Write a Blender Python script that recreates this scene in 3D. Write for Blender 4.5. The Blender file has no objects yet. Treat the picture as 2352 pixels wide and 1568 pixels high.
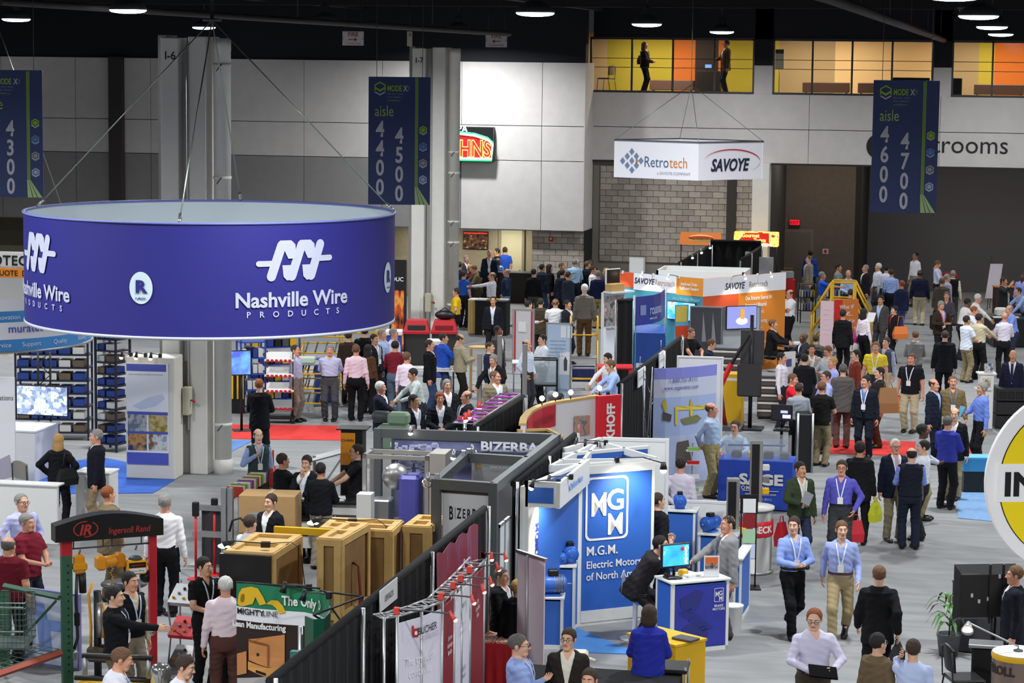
import bpy,bmesh,math,random
import numpy as np
from mathutils import Matrix,Vector,Euler
random.seed(7);np.random.seed(7)
S=bpy.context.scene
C=S.collection
PI=math.pi
F=5600.0;HC=8.3;YAW=math.radians(12.0);ROLL=.011
PITCH=math.atan((784-133.0)/F)
cyw,syw=math.cos(YAW),math.sin(YAW)
FWD=np.array([-syw*math.cos(PITCH),cyw*math.cos(PITCH),-math.sin(PITCH)])
_rt=np.array([cyw,syw,.0]);_up=np.cross(_rt,FWD)
RT=_rt*math.cos(ROLL)+_up*math.sin(ROLL)
UP=_up*math.cos(ROLL)-_rt*math.sin(ROLL)
cam_d=bpy.data.cameras.new('camera');cam=bpy.data.objects.new('camera',cam_d);C.objects.link(cam)
cam.matrix_world=Matrix(((RT[0],UP[0],-FWD[0],0),(RT[1],UP[1],-FWD[1],0),(RT[2],UP[2],-FWD[2],HC),(0,0,0,1)))
cam_d.sensor_width=36.0;cam_d.lens=36.0*F/2352.0;cam_d.clip_end=400;cam_d.clip_start=.5
S.camera=cam
S.view_settings.view_transform='Standard';S.view_settings.look='None'
S.view_settings.exposure=.2;S.view_settings.gamma=1.0;S.view_settings.use_curve_mapping=False
W=bpy.data.worlds.new('hall_ambient');S.world=W;W.use_nodes=True
W.node_tree.nodes['Background'].inputs[0].default_value=(.75,.85,1.0,1)
W.node_tree.nodes['Background'].inputs[1].default_value=.02
LAMP_W=520.0;LAMP_Z=9.15
LAMP_X=(-35.0,-26.5,-18.0,-9.6,-1.1,7.4,16.0);LAMP_Y=(4.5,18.5,33.0,47.0,61.0,76.0)
LAMP_COL=(.95,.98,1.0)
for lx in LAMP_X:
 for ly in LAMP_Y:
  pw_=.0 if(ly>70 and lx<-20)else(.45 if ly>70 and lx>-12 else 1.0)
  if not pw_:continue
  ld=bpy.data.lights.new('high_bay_light','AREA');ld.shape='DISK';ld.size=.6;ld.energy=LAMP_W*pw_;ld.color=LAMP_COL;ld.spread=math.radians(165)
  lo=bpy.data.objects.new('high_bay_light',ld);lo.location=(lx,ly,LAMP_Z-.13);C.objects.link(lo)
def ray(px,py):return FWD+RT*((px-1176)/F)-UP*((py-784)/F)
def at(px,py,z=.0):
 d=ray(px,py);t=(z-HC)/d[2];return Vector((t*d[0],t*d[1],z))
def atY(px,py,Y):
 d=ray(px,py);t=Y/d[1];return Vector((t*d[0],Y,HC+t*d[2]))
def atX(px,py,X):
 d=ray(px,py);t=X/d[0];return Vector((X,t*d[1],HC+t*d[2]))
def atD(px,py,D):
 d=ray(px,py)*D;return Vector((d[0],d[1],d[2]+HC))
def proj(x,y,z):
 v=np.array([x,y,z-HC]);c=v@FWD;return(1176+F*(v@RT)/c,784-F*(v@UP)/c)
def srgb(c):
 if isinstance(c,str):c=tuple(int(c[i:i+2],16)for i in(0,2,4))
 return tuple(((v/255)/12.92 if v/255<=.04045 else(((v/255)+.055)/1.055)**2.4)for v in c)
_M={}
def mat(col,rough=.6,metal=.0,emit=.0,grain=.0,gs=8.0,bump=.0,bs=30.0,alpha=1.0,trans=.0,name=None,spec=None):
 key=(col,rough,metal,emit,grain,gs,bump,bs,alpha,trans,spec)
 if key in _M:return _M[key]
 m=bpy.data.materials.new(name or 'paint_'+str(col));m.use_nodes=True
 nt=m.node_tree;b=nt.nodes['Principled BSDF'];rgb=srgb(col)
 b.inputs['Base Color'].default_value=(*rgb,1);b.inputs['Roughness'].default_value=rough;b.inputs['Metallic'].default_value=metal
 if spec is not None:b.inputs['Specular IOR Level'].default_value=spec
 if emit:
  b.inputs['Emission Color'].default_value=(*rgb,1);b.inputs['Emission Strength'].default_value=emit
 if alpha<1:b.inputs['Alpha'].default_value=alpha
 if trans:b.inputs['Transmission Weight'].default_value=trans;b.inputs['IOR'].default_value=1.02
 if grain or bump:
  tc=nt.nodes.new('ShaderNodeTexCoord')
  if grain:
   n=nt.nodes.new('ShaderNodeTexNoise');n.inputs['Scale'].default_value=gs;n.inputs['Detail'].default_value=5
   nt.links.new(tc.outputs['Object'],n.inputs['Vector'])
   r=nt.nodes.new('ShaderNodeMapRange');r.inputs[1].default_value=.3;r.inputs[2].default_value=.7
   r.inputs[3].default_value=1-grain;r.inputs[4].default_value=1+grain
   nt.links.new(n.outputs['Fac'],r.inputs[0])
   mx=nt.nodes.new('ShaderNodeMix');mx.data_type='RGBA';mx.blend_type='MULTIPLY';mx.inputs[0].default_value=1
   mx.inputs[6].default_value=(*rgb,1);nt.links.new(r.outputs[0],mx.inputs[7]);nt.links.new(mx.outputs[2],b.inputs['Base Color'])
  if bump:
   n2=nt.nodes.new('ShaderNodeTexNoise');n2.inputs['Scale'].default_value=bs;n2.inputs['Detail'].default_value=3
   nt.links.new(tc.outputs['Object'],n2.inputs['Vector'])
   bp=nt.nodes.new('ShaderNodeBump');bp.inputs['Strength'].default_value=bump;bp.inputs['Distance'].default_value=.02
   nt.links.new(n2.outputs['Fac'],bp.inputs['Height']);nt.links.new(bp.outputs[0],b.inputs['Normal'])
 _M[key]=m;return m
def fabric(c):return mat(c,rough=.9,grain=.05,gs=6,bump=.6,bs=7,spec=.2)
def metal(c='b8babd',r=.35):return mat(c,rough=r,metal=.85)
def glow(c,e=3.0):return mat(c,rough=.5,emit=e)
def mixmat(name,stops,scale,kind='noise',rough=.8,coord='Object',stretch=None,emit=.0,detail=4.0):
 """procedural picture-like print: noise / voronoi / brick mapped through a colour ramp"""
 m=bpy.data.materials.new(name);m.use_nodes=True;nt=m.node_tree;b=nt.nodes['Principled BSDF'];b.inputs['Roughness'].default_value=rough
 tc=nt.nodes.new('ShaderNodeTexCoord');mp=nt.nodes.new('ShaderNodeMapping')
 if stretch:mp.inputs['Scale'].default_value=stretch
 nt.links.new(tc.outputs[coord],mp.inputs['Vector'])
 if kind=='noise':
  n=nt.nodes.new('ShaderNodeTexNoise');n.inputs['Scale'].default_value=scale;n.inputs['Detail'].default_value=detail;out=n.outputs['Fac']
 elif kind=='voronoi':
  n=nt.nodes.new('ShaderNodeTexVoronoi');n.inputs['Scale'].default_value=scale;n.distance='CHEBYCHEV';out=n.outputs['Color']
 else:
  n=nt.nodes.new('ShaderNodeTexWave');n.inputs['Scale'].default_value=scale;n.inputs['Distortion'].default_value=.0;out=n.outputs['Fac']
 nt.links.new(mp.outputs[0],n.inputs['Vector'])
 r=nt.nodes.new('ShaderNodeValToRGB');e=r.color_ramp.elements
 while len(e)<len(stops):e.new(.5)
 for k,(p,c)in enumerate(stops):e[k].position=p;e[k].color=(*srgb(c),1)
 nt.links.new(out,r.inputs[0]);nt.links.new(r.outputs[0],b.inputs['Base Color'])
 if emit:nt.links.new(r.outputs[0],b.inputs['Emission Color']);b.inputs['Emission Strength'].default_value=emit
 return m
class MB:
 """collects shapes; build() links them as ONE mesh object"""
 def __init__(s):s.v=[];s.f=[];s.mi=[];s.cur=0;s.sm=[]
 def add(s,vs,fs,smooth=False):
  o=len(s.v);s.v+=[tuple(p)for p in vs];s.f+=[tuple(i+o for i in f)for f in fs]
  s.mi+=[s.cur]*len(fs);s.sm+=[smooth]*len(fs);return s
 def box(s,x0,x1,y0,y1,z0,z1):
  return s.add([(x0,y0,z0),(x1,y0,z0),(x1,y1,z0),(x0,y1,z0),(x0,y0,z1),(x1,y0,z1),(x1,y1,z1),(x0,y1,z1)],[(0,3,2,1),(4,5,6,7),(0,1,5,4),(1,2,6,5),(2,3,7,6),(3,0,4,7)])
 def bev(s,x0,x1,y0,y1,z0,z1,b=.01):
  """box with chamfered edges"""
  vs=[];idx={}
  for ix,(x,sx)in enumerate(((x0,1),(x1,-1))):
   for iy,(y,sy)in enumerate(((y0,1),(y1,-1))):
    for iz,(z,sz)in enumerate(((z0,1),(z1,-1))):
     for k,d in enumerate(((0,b*sy,b*sz),(b*sx,0,b*sz),(b*sx,b*sy,0))):
      idx[ix,iy,iz,k]=len(vs);vs.append((x+d[0],y+d[1],z+d[2]))
  fs=[]
  g=lambda a,b_,c,k:idx[a,b_,c,k]
  for i in(0,1):
   fs.append((g(i,0,0,0),g(i,1,0,0),g(i,1,1,0),g(i,0,1,0)));fs.append((g(0,i,0,1),g(1,i,0,1),g(1,i,1,1),g(0,i,1,1)));fs.append((g(0,0,i,2),g(1,0,i,2),g(1,1,i,2),g(0,1,i,2)))
   for j in(0,1):
    fs.append((g(i,j,0,0),g(i,j,0,1),g(i,j,1,1),g(i,j,1,0)));fs.append((g(i,0,j,0),g(i,0,j,2),g(i,1,j,2),g(i,1,j,0)));fs.append((g(0,i,j,1),g(0,i,j,2),g(1,i,j,2),g(1,i,j,1)))
    for k in(0,1):fs.append((g(i,j,k,0),g(i,j,k,1),g(i,j,k,2)))
  return s.add(vs,fs)
 def tube(s,pts,r,n=8,cap=True,smooth=True):
  pts=[Vector(p)for p in pts];R=r if isinstance(r,(list,tuple))else[r]*len(pts)
  vs=[];fs=[];prev=None
  for i,p in enumerate(pts):
   t=(pts[min(i+1,len(pts)-1)]-pts[max(i-1,0)]).normalized()
   if prev is None:
    a=Vector((0,0,1))if abs(t.z)<.9 else Vector((1,0,0));u=t.cross(a).normalized()
   else:u=(prev-t*prev.dot(t)).normalized()
   prev=u;w=t.cross(u)
   for k in range(n):
    a=2*PI*k/n;vs.append(p+(u*math.cos(a)+w*math.sin(a))*R[i])
  for i in range(len(pts)-1):
   for k in range(n):fs.append((i*n+k,i*n+(k+1)%n,(i+1)*n+(k+1)%n,(i+1)*n+k))
  s.add(vs,fs,smooth)
  if cap:
   o=len(s.v)-len(vs);s.f+=[tuple(o+k for k in range(n))[::-1],tuple(o+(len(pts)-1)*n+k for k in range(n))];s.mi+=[s.cur]*2;s.sm+=[False]*2
  return s
 def bar(s,a,b,w=.03,d=None):return s.tube([a,b],w*.7071 if d is None else w*.7071,4,smooth=False)
 def lathe(s,prof,n=24,cx=0,cy=0,smooth=True,cap=True,a0=0,a1=2*PI):
  vs=[];fs=[];full=abs(a1-a0-2*PI)<1e-6;m=n if full else n+1
  for(r,z)in prof:
   for k in range(m):
    a=a0+(a1-a0)*k/n;vs.append((cx+r*math.cos(a),cy+r*math.sin(a),z))
  for i in range(len(prof)-1):
   for k in range(n):
    k2=(k+1)%m;fs.append((i*m+k,i*m+k2,(i+1)*m+k2,(i+1)*m+k))
  s.add(vs,fs,smooth)
  if cap and full:
   o=len(s.v)-len(vs)
   if prof[0][0]>1e-4:s.f.append(tuple(o+k for k in range(n))[::-1]);s.mi.append(s.cur);s.sm.append(False)
   if prof[-1][0]>1e-4:s.f.append(tuple(o+(len(prof)-1)*m+k for k in range(n)));s.mi.append(s.cur);s.sm.append(False)
  return s
 def prism(s,poly,y0,y1):
  """polygon in xz, extruded along y"""
  n=len(poly);vs=[(x,y0,z)for x,z in poly]+[(x,y1,z)for x,z in poly]
  fs=[tuple(range(n)),tuple(range(2*n-1,n-1,-1))]+[((k+1)%n,k,n+k,n+(k+1)%n)for k in range(n)]
  return s.add(vs,fs)
 def prismz(s,poly,z0,z1):
  n=len(poly);vs=[(x,y,z0)for x,y in poly]+[(x,y,z1)for x,y in poly]
  fs=[tuple(range(n))[::-1],tuple(range(n,2*n))]+[(k,(k+1)%n,n+(k+1)%n,n+k)for k in range(n)]
  return s.add(vs,fs)
 def sheet(s,pts_top,pts_bot,th=.01):
  """vertical ribbon between two polylines with thickness along local normal"""
  n=len(pts_top);fr=[];bk=[]
  for i in range(n):
   t=Vector(pts_top[min(i+1,n-1)])-Vector(pts_top[max(i-1,0)]);nn=Vector((t.y,-t.x,0)).normalized()*th
   fr.append((Vector(pts_top[i]),Vector(pts_bot[i])));bk.append((Vector(pts_top[i])-nn,Vector(pts_bot[i])-nn))
  vs=[q for p in fr for q in p]+[q for p in bk for q in p];o=2*n;fs=[]
  for i in range(n-1):
   fs+=[(2*i+1,2*i+3,2*i+2,2*i),(o+2*i,o+2*i+2,o+2*i+3,o+2*i+1),(2*i,2*i+2,o+2*i+2,o+2*i),(2*i+3,2*i+1,o+2*i+1,o+2*i+3)]
  fs+=[(0,o,o+1,1),(2*n-1,o+2*n-1,o+2*n-2,2*n-2)]
  return s.add(vs,fs)
 def sphere(s,c,r,n=12,m=8,sc=(1,1,1)):
  vs=[];fs=[]
  for i in range(m+1):
   p=PI*i/m
   for k in range(n):a=2*PI*k/n;vs.append((c[0]+r*sc[0]*math.sin(p)*math.cos(a),c[1]+r*sc[1]*math.sin(p)*math.sin(a),c[2]+r*sc[2]*math.cos(p)))
  for i in range(m):
   for k in range(n):fs.append((i*n+k,(i+1)*n+k,(i+1)*n+(k+1)%n,i*n+(k+1)%n))
  return s.add(vs,fs,True)
 def mesh(s,name):
  me=bpy.data.meshes.new(name);me.from_pydata(s.v,[],s.f);me.polygons.foreach_set('use_smooth',s.sm)
  if any(s.mi):me.polygons.foreach_set('material_index',s.mi)
  return me
 def build(s,name,m,parent=None,loc=(0,0,0),rz=.0):
  me=s.mesh(name)
  for k in(m if isinstance(m,(list,tuple))else[m]):me.materials.append(k)
  return link(name,me,parent,loc,rz)
def link(name,me,parent=None,loc=(0,0,0),rz=.0):
 o=bpy.data.objects.new(name,me);C.objects.link(o);o.location=loc;o.rotation_euler=(0,0,rz)
 if parent is not None:o.parent=parent
 return o
LABELS=set()
def tag(o,label,cat,group=None):
 o['label']=label;o['category']=cat
 if group:o['group']=group
 return o
def thing(name,label,cat,loc=(0,0,0),rz=.0,group=None):
 return tag(link(name,None,None,loc,rz),label,cat,group)
def struct(o):o['kind']='structure';return o
def copy_tree(o,parent=None):
 c=o.copy();C.objects.link(c);c.parent=parent
 for ch in o.children:copy_tree(ch,c)
 return c
_TX={}
def text(s,size,m,parent,loc,name='lettering',rot=(PI/2,0,0),bold=.0,shear=.0,sx=1.0,sp=1.0,align='CENTER',ext=.004,lines=1.0):
 """flat lettering; size = cap height in metres"""
 key=(s,bold,shear,sp,align,lines)
 if key not in _TX:
  cu=bpy.data.curves.new('lettering','FONT');cu.body=s;cu.size=1.0/.729;cu.align_x=align;cu.align_y='CENTER' if '\n' in s else 'BOTTOM_BASELINE'
  cu.offset=bold;cu.shear=shear;cu.space_character=sp;cu.space_line=lines;cu.fill_mode='BOTH';cu.extrude=.0;cu.resolution_u=3
  ob=bpy.data.objects.new('tmp',cu);me=bpy.data.meshes.new_from_object(ob);bpy.data.objects.remove(ob);bpy.data.curves.remove(cu);_TX[key]=me
 me=_TX[key].copy();me.materials.clear();me.materials.append(m);me.name=name
 o=link(name,me,parent,loc);o.rotation_euler=rot;o.scale=(size*sx,size,1)
 return o
class Curve:
 """plan polyline of a standing curved sheet: finds where a pixel meets it and lays print on it"""
 def __init__(s,pts):
  s.p=[Vector((q[0],q[1]))for q in pts];s.l=[.0]
  for a,b in zip(s.p,s.p[1:]):s.l.append(s.l[-1]+(b-a).length)
 def at(s,d,off=.0):
  i=0
  while i<len(s.p)-2 and d>s.l[i+1]:i+=1
  t=(s.p[i+1]-s.p[i]).normalized();q=s.p[i]+t*(d-s.l[i]);return q+Vector((t.y,-t.x))*off
 def sz(s,px,py):
  best=None
  for k in range(241):
   d=s.l[-1]*(k/200-.1);q=s.at(d);r=ray(px,py);t=(q.x*FWD[0]+q.y*FWD[1])/(r[0]*FWD[0]+r[1]*FWD[1]);z=HC+t*r[2];e=abs(proj(q.x,q.y,z)[0]-px)
   if best is None or e<best[0]:best=(e,d,z)
  return best[1:]
 def bend(s,o,d0,z0,off=.02):
  me=o.data;sx,sy=o.scale[0],o.scale[1]
  for v in me.vertices:q=s.at(d0+v.co.x*sx,off);v.co=(q.x,q.y,z0+v.co.y*sy)
  o.scale=(1,1,1);o.rotation_euler=(0,0,0);o.location=(0,0,0);return o
 def text(s,t,px,py,st,size,m,**k):d,z=s.sz(px,py);return s.bend(text(st,size,m,t,(0,0,0),**k),d,z)
 def poly(s,t,pxs,m,name,off=.015):
  sz=[s.sz(*p)for p in pxs];pts=[]
  for a,b in zip(sz,sz[1:]+sz[:1]):
   for j in range(4):pts.append((a[0]+(b[0]-a[0])*j/4,a[1]+(b[1]-a[1])*j/4))
  return MB().add([(*s.at(d,off),z)for d,z in pts],[tuple(range(len(pts)))]).build(name,m,t)
class Panel:
 """vertical plane through two ground points; local x along it, local -y towards its front"""
 def __init__(s,a,b):
  s.o=Vector((a[0],a[1],0));d=Vector((b[0]-a[0],b[1]-a[1],0));s.w=d.length;s.a=math.atan2(d.y,d.x);s.d=d.normalized();s.n=Vector((s.d.y,-s.d.x,0))
 def uv(s,px,py):
  d=Vector(ray(px,py));t=(s.o-Vector((0,0,HC))).dot(s.n)/d.dot(s.n);p=Vector((0,0,HC))+d*t
  return((p-s.o).dot(s.d),p.z)
 def rect(s,x0,y0,x1,y1):
  """pixel rectangle -> (u0,u1,v0,v1)"""
  xm=(x0+x1)/2;ym=(y0+y1)/2
  return(s.uv(x0,ym)[0],s.uv(x1,ym)[0],s.uv(xm,y1)[1],s.uv(xm,y0)[1])
 def pt(s,u,y,z):
  n=s.o+s.d*u-s.n*y;n.z=z;return n
  # ================================================================== HALL
m_floor=mixmat('grey_hall_carpet',[(.3,'7f8080'),(.5,'898a8b'),(.7,'929394')],1.6,stretch=(.5,2.2,1),rough=.95)
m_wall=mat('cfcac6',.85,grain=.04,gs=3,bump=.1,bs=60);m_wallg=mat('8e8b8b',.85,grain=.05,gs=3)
m_navy=mat('15171f',.8);m_black=mat('141416',.85);m_dark=mat('2a2624',.8)
m_white=mat('e6e6e4',.5);m_offw=mat('d4d3cf',.6);m_col=mat('dddbd4',.55,grain=.03,gs=4)
m_alu=metal('b4b6b8',.4);m_dgrey=mat('4a4c50',.5);m_blk=mat('0e0e10',.45);m_red=mat('c4141c',.5)
m_glass=mat('20262c',.05,alpha=.14);m_clear=mat('c8d4d8',.05,alpha=.22)
fl=MB().box(-60,40,-6,95,-.2,0).build('floor',m_floor);struct(fl)
ce=MB().box(-60,40,-6,95,10.6,10.8).build('ceiling',m_black);struct(ce)
YL=79.0;xc=-14.45
wl=MB().box(-60,xc,YL+.12,YL+.6,2.68,8.12).build('wall_back_panelled',m_dark);struct(wl)
for o_ in(MB().box(-60,xc,YL+.12,YL+.6,8.14,10.6).build('wall_back_upper',m_navy),):struct(o_)
pw=2.72;x1=atY(1245,250,YL).x;edges=sorted([xc]+[x1-k*pw for k in range(0,14)])
rows=((2.65,4.92),(4.94,6.07),(6.09,8.16))
for i in range(len(edges)-1):
 a,b=edges[i],edges[i+1]
 for j,(z0,z1)in enumerate(rows):
  grey=(j==0 and b<-18.5)  # lower left panels: shade on the wall is put into their grey
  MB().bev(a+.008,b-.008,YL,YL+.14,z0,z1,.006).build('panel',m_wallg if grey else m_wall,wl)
struct(MB().bev(atY(255,300,YL).x,atY(287,300,YL).x,YL-.25,YL,0,8.2,.02).build('trim_1',mat('3a3432',.7)))
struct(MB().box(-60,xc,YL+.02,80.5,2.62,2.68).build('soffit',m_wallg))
struct(MB().box(-60,atY(1222,600,82.6).x,82.6,82.8,0,4).build('wall_concession',mat('a39a80',.8,grain=.05)))
dr=MB();x0,x1_=atY(1150,600,82.5).x,atY(1198,600,82.5).x
dr.box(x0-.09,x0,82.5,82.6,0,2.5).box(x1_,x1_+.09,82.5,82.6,0,2.5).box(x0-.09,x1_+.09,82.5,82.6,2.42,2.5)
dd=struct(dr.build('door_1',mat('8b8674',.6)));MB().box(x0,x1_,82.56,82.6,0,2.42).build('door_leaf',mat('c8c3a0',.6),dd);MB().sphere((x1_-.08,82.52,1.0),.035).build('door_handle',metal(),dd)  # pale leaf fills an open doorway; the brighter room behind is in its colour
px0,px1=atY(1222,600,79.35).x,xc
bm_=mat('a79d92',.9,grain=.10,gs=7,bump=.3,bs=40);bm2=mat('9b9187',.9,grain=.12,gs=7,bump=.3,bs=40);bm3=mat('b0a69a',.9,grain=.1,gs=7,bump=.3,bs=40)
mort=mat('857d74',.95)
pier=struct(MB().box(px0,px1,79.38,82.6,0,2.64).build('wall_brick_pier',mort))
struct(MB().box(px1,px1+.03,79.3,80.7,0,2.64).build('wall_recess_side',m_black))
bl,bh=.40,.20
def bricks(parent,xa,xb,Y,z0,z1):
 mesh=MB().bev(.006,bl-.006,-.03,.02,.006,bh-.006,.006)
 half={}
 for r in range(int(round((z1-z0)/bh))):
  x=xa-(bl/2 if r%2 else 0)
  while x<xb-.02:
   a,b=max(x,xa),min(x+bl,xb)
   if b-a>.05:
    key=(round(b-a,3),random.randrange(3))
    if key not in half:
     me=MB().bev(.006,b-a-.006,-.03,.02,.006,bh-.006,.006).mesh('brick');me.materials.append((bm_,bm2,bm3)[key[1]]);half[key]=me
    link('brick',half[key],parent,(a,Y+random.uniform(-.004,.004),z0+r*bh))
   x+=bl
bricks(pier,px0,px1,79.37,.6,2.6)
fa=thing('fire_alarm','small red fire alarm box on the brick pier','alarm',atY(1266,549,79.33));MB().bev(-.07,.07,-.05,0,-.08,.08,.01).build('alarm_body',m_red,fa);MB().sphere((0,-.05,.02),.035).build('strobe',m_white,fa)
YR=80.5;ZB=4.95;xr=8.0
wu=struct(MB().box(xc,xr,YR+.1,YR+.5,ZB,7.18).build('wall_upper',m_dark))
struct(MB().box(xc,xr,YR,YR+.6,ZB-.06,ZB).build('soffit_recess',m_dark))
struct(MB().box(xc-.01,xc+.02,YL,YR+.1,2.65,8.16).build('wall_return',m_wall))
wx=[(atY(1355,150,YR).x,atY(1733,150,YR).x),(atY(1775,150,YR).x,atY(2145,150,YR).x),(atY(2186,150,YR).x,1.6),(2.2,7.3)]
WZ0,WZ1=7.25,9.0
cols=[xc,atY(1857,330,YR).x,-3.0,.2,3.4,xr]
for i in range(len(cols)-1):
 for z0,z1 in((ZB,6.05),(6.07,7.22)):MB().bev(cols[i]+.006,cols[i+1]-.006,YR,YR+.12,z0,z1,.005).build('panel',m_wall,wu)
ed=[xc]+[v for w in wx for v in w]+[xr]
for i in range(0,len(ed),2):
 if ed[i+1]-ed[i]>.03:
  MB().box(ed[i],ed[i+1],YR,YR+.2,7.22,8.14).build('panel',m_wall,wu);MB().box(ed[i],ed[i+1],YR+.02,YR+.2,8.14,10.6).build('panel',m_navy,wu)
MB().box(xc,xr,YR+.02,YR+.2,WZ1,10.6).build('panel',m_navy,wu)
m_frame=mat('3a3a3e',.5)
mull=[[1451,1545,1641],[1866,1957,2049],[2280],[]]
for i,(a,b)in enumerate(wx):
 w=struct(MB().box(a,b,YR,YR+.12,WZ0-.05,WZ0+.02).box(a,a+.06,YR,YR+.12,WZ0,WZ1).box(b-.06,b,YR,YR+.12,WZ0,WZ1).box(a,b,YR,YR+.12,WZ1-.05,WZ1+.03).build('window_%d'%(i+1),m_frame))
 xs=[a]+[atY(p,150,YR).x for p in mull[i]]+[b]
 for k in range(1,len(xs)-1):MB().box(xs[k]-.03,xs[k]+.03,YR,YR+.1,WZ0,WZ1).build('mullion',m_frame,w)
 for k in range(len(xs)-1):MB().box(xs[k],xs[k+1],YR+.05,YR+.06,WZ0,WZ1).build('pane',m_glass,w)
 for zz in(8.03,8.33):MB().tube([(a,YR+.3,zz),(b,YR+.3,zz)],.012,6).build('guard_rail',metal('6a6a6a'),w)
YB=84.3
rm=struct(MB().box(xc,xr,YR+.2,YB,7.05,7.18).build('floor_mezzanine',mat('7a6a58',.8)))
struct(MB().box(xc,xr,YR+.2,YB+.1,9.25,9.35).build('ceiling_mezzanine',m_offw))
wb=struct(MB().box(xc,xr,YB,YB+.1,7.1,9.3).build('wall_mezzanine',mat('c9a57a',.8)))
oliv=mat('c8b83c',.8);beig=mat('d9b98a',.8);oran=mat('e07a28',.8);tan_=mat('b79f78',.8)
for a,b,m_ in((1340,1395,beig),(1395,1543,oliv),(1543,1597,oran),(1650,1664,oran),(1664,1790,oliv),(1790,1918,tan_),(1918,2145,mat('f0cd96',.8)),(2145,2248,tan_),(2248,2284,oliv),(2284,2420,oran)):
 MB().box(atY(a,150,YB).x,atY(b,150,YB).x,YB-.03,YB,7.18,9.25).build('panel',m_,wb)
MB().box(atY(1597,150,YB).x,atY(1650,150,YB).x,YB-.02,YB,7.18,9.25).build('panel',mat('2c1c14',.6),wb)
for xx in(-12.5,-7,-1.5,4):
 ld=bpy.data.lights.new('mezzanine_light','AREA');ld.shape='RECTANGLE';ld.size=3.0;ld.size_y=.6;ld.energy=140;ld.color=(1.0,.88,.66)
 lo=bpy.data.objects.new('mezzanine_light',ld);lo.location=(xx,82.4,9.2);C.objects.link(lo)
YK=80.62
bx0,bx1=xc+.03,atY(1768,450,YK).x
wk=struct(MB().box(bx0,bx1,YK+.02,YK+.3,0,ZB).build('wall_brick',mort))
bricks(wk,bx0+.25,bx1,YK,1.55,ZB-.2+.05)
struct(MB().box(atY(1670,450,YK).x,atY(1692,450,YK).x,YK-.1,YK,0,ZB).build('dark_band',mat('33302e',.7)))  # narrow dark upright band on the brick wall
struct(MB().bev(atY(1728,450,80.2).x,atY(1767,450,80.2).x,80.1,80.7,0,ZB,.02).build('trim_3',m_col))
ex=86.0;xe1=atY(1965,450,ex).x
struct(MB().box(bx1,xe1,ex,ex+.2,0,ZB+1).build('wall_exit',mat('6a5e56',.85,grain=.08,gs=5)))
struct(MB().box(bx1-.05,bx1,YK,ex,0,ZB+1).build('wall_exit_return',m_dark))
struct(MB().box(xe1,xe1+.2,ex,90.0,0,ZB+1).build('wall_partition_return',m_dark))
pm=mixmat('dark_ribbed_partition',[(.0,'625f64'),(1.0,'737075')],9.0,kind='wave',stretch=(0,0,1),rough=.7)
struct(MB().box(xe1,20,90.0,90.2,0,ZB+1).build('wall_partition',pm))
struct(MB().box(bx1,20,YK,90.2,ZB+.9,ZB+1).build('ceiling_recess',m_dark))
struct(MB().box(xr,xr+20,YR,YR+.5,ZB,10.6).build('wall_upper_side',m_wall))
d2=struct(MB().box(atY(1791,560,ex).x,atY(1868,560,ex).x,ex-.05,ex,0,2.42).build('door_2',mat('786e66',.6)))
MB().box(atY(1797,560,ex).x,atY(1862,560,ex).x,ex-.08,ex-.04,.0,2.32).build('door_leaf',mat('6c635b',.6),d2)
MB().box(atY(1800,605,ex).x,atY(1822,605,ex).x,ex-.14,ex-.08,1.0,1.06).build('push_bar',metal('d8b070'),d2)
es=thing('exit_sign','lit red exit sign over the grey door','sign',atY(1826,510,ex));MB().bev(-.19,.19,-.12,-.04,-.11,.11,.01).build('housing',m_dgrey,es)
MB().box(-.17,.17,-.126,-.12,-.09,.09).build('lit_face',glow('e01828',.9),es);text('EXIT',.11,mat('3a0408'),es,(0,-.13,-.055),bold=.02)
ns=thing('wall_sign','white notice with red symbol beside the exit door','sign',atY(1896,577,ex));MB().box(-.1,.1,-.02,.005,-.09,.09).build('plate',m_offw,ns);MB().lathe([(.06,0),(.06,.006)],16).build('symbol',m_red,ns,(0,-.02,0)).rotation_euler=(PI/2,0,0)
rs=thing('restroom_sign','black restrooms lettering with a round symbol on the wall','sign',(atY(2167,352,YR).x,YR,0));mk=mat('1c1a1e',.6)
za=atY(2230,352,YR).z;text('restrooms',.60,mk,rs,(atY(2317,352,YR).x-atY(2167,352,YR).x,-.012,za),align='RIGHT',ext=.01)
MB().lathe([(.42,-.01),(.42,.02)],32).build('symbol',mk,rs,(atY(2020,335,YR).x-atY(2167,352,YR).x,0,atY(2020,336,YR).z)).rotation_euler=(PI/2,0,0)
for x_,y_,z_,e_ in((-7.4,83.5,5.7,45),(-4,85.5,5.7,45),(-.5,85.5,5.7,45),(4,85.5,5.7,45),(-17.6,81.4,2.6,40),(-20.5,81.4,2.6,30)):  # unseen lights added to brighten the recess and concession walls
 ld=bpy.data.lights.new('added_recess_light','AREA');ld.shape='DISK';ld.size=.5;ld.energy=e_;ld.color=(1.0,.95,.86);lo=bpy.data.objects.new('added_recess_light',ld);lo.location=(x_,y_,z_-.04);C.objects.link(lo)
 t=thing('added_ceiling_light','flat round light in the ceiling of the recess','lamp',(x_,y_,z_),0,'flat lights under the recess ceiling');MB().lathe([(.26,-.03),(.28,.06),(0,.08)],20).build('housing',m_offw,t);MB().lathe([(.25,-.034),(0,-.034)],20).build('diffuser',glow('fff4e0',2.0),t)
lamp_lens=glow('eef2ff',9.0)
first=None
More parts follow.
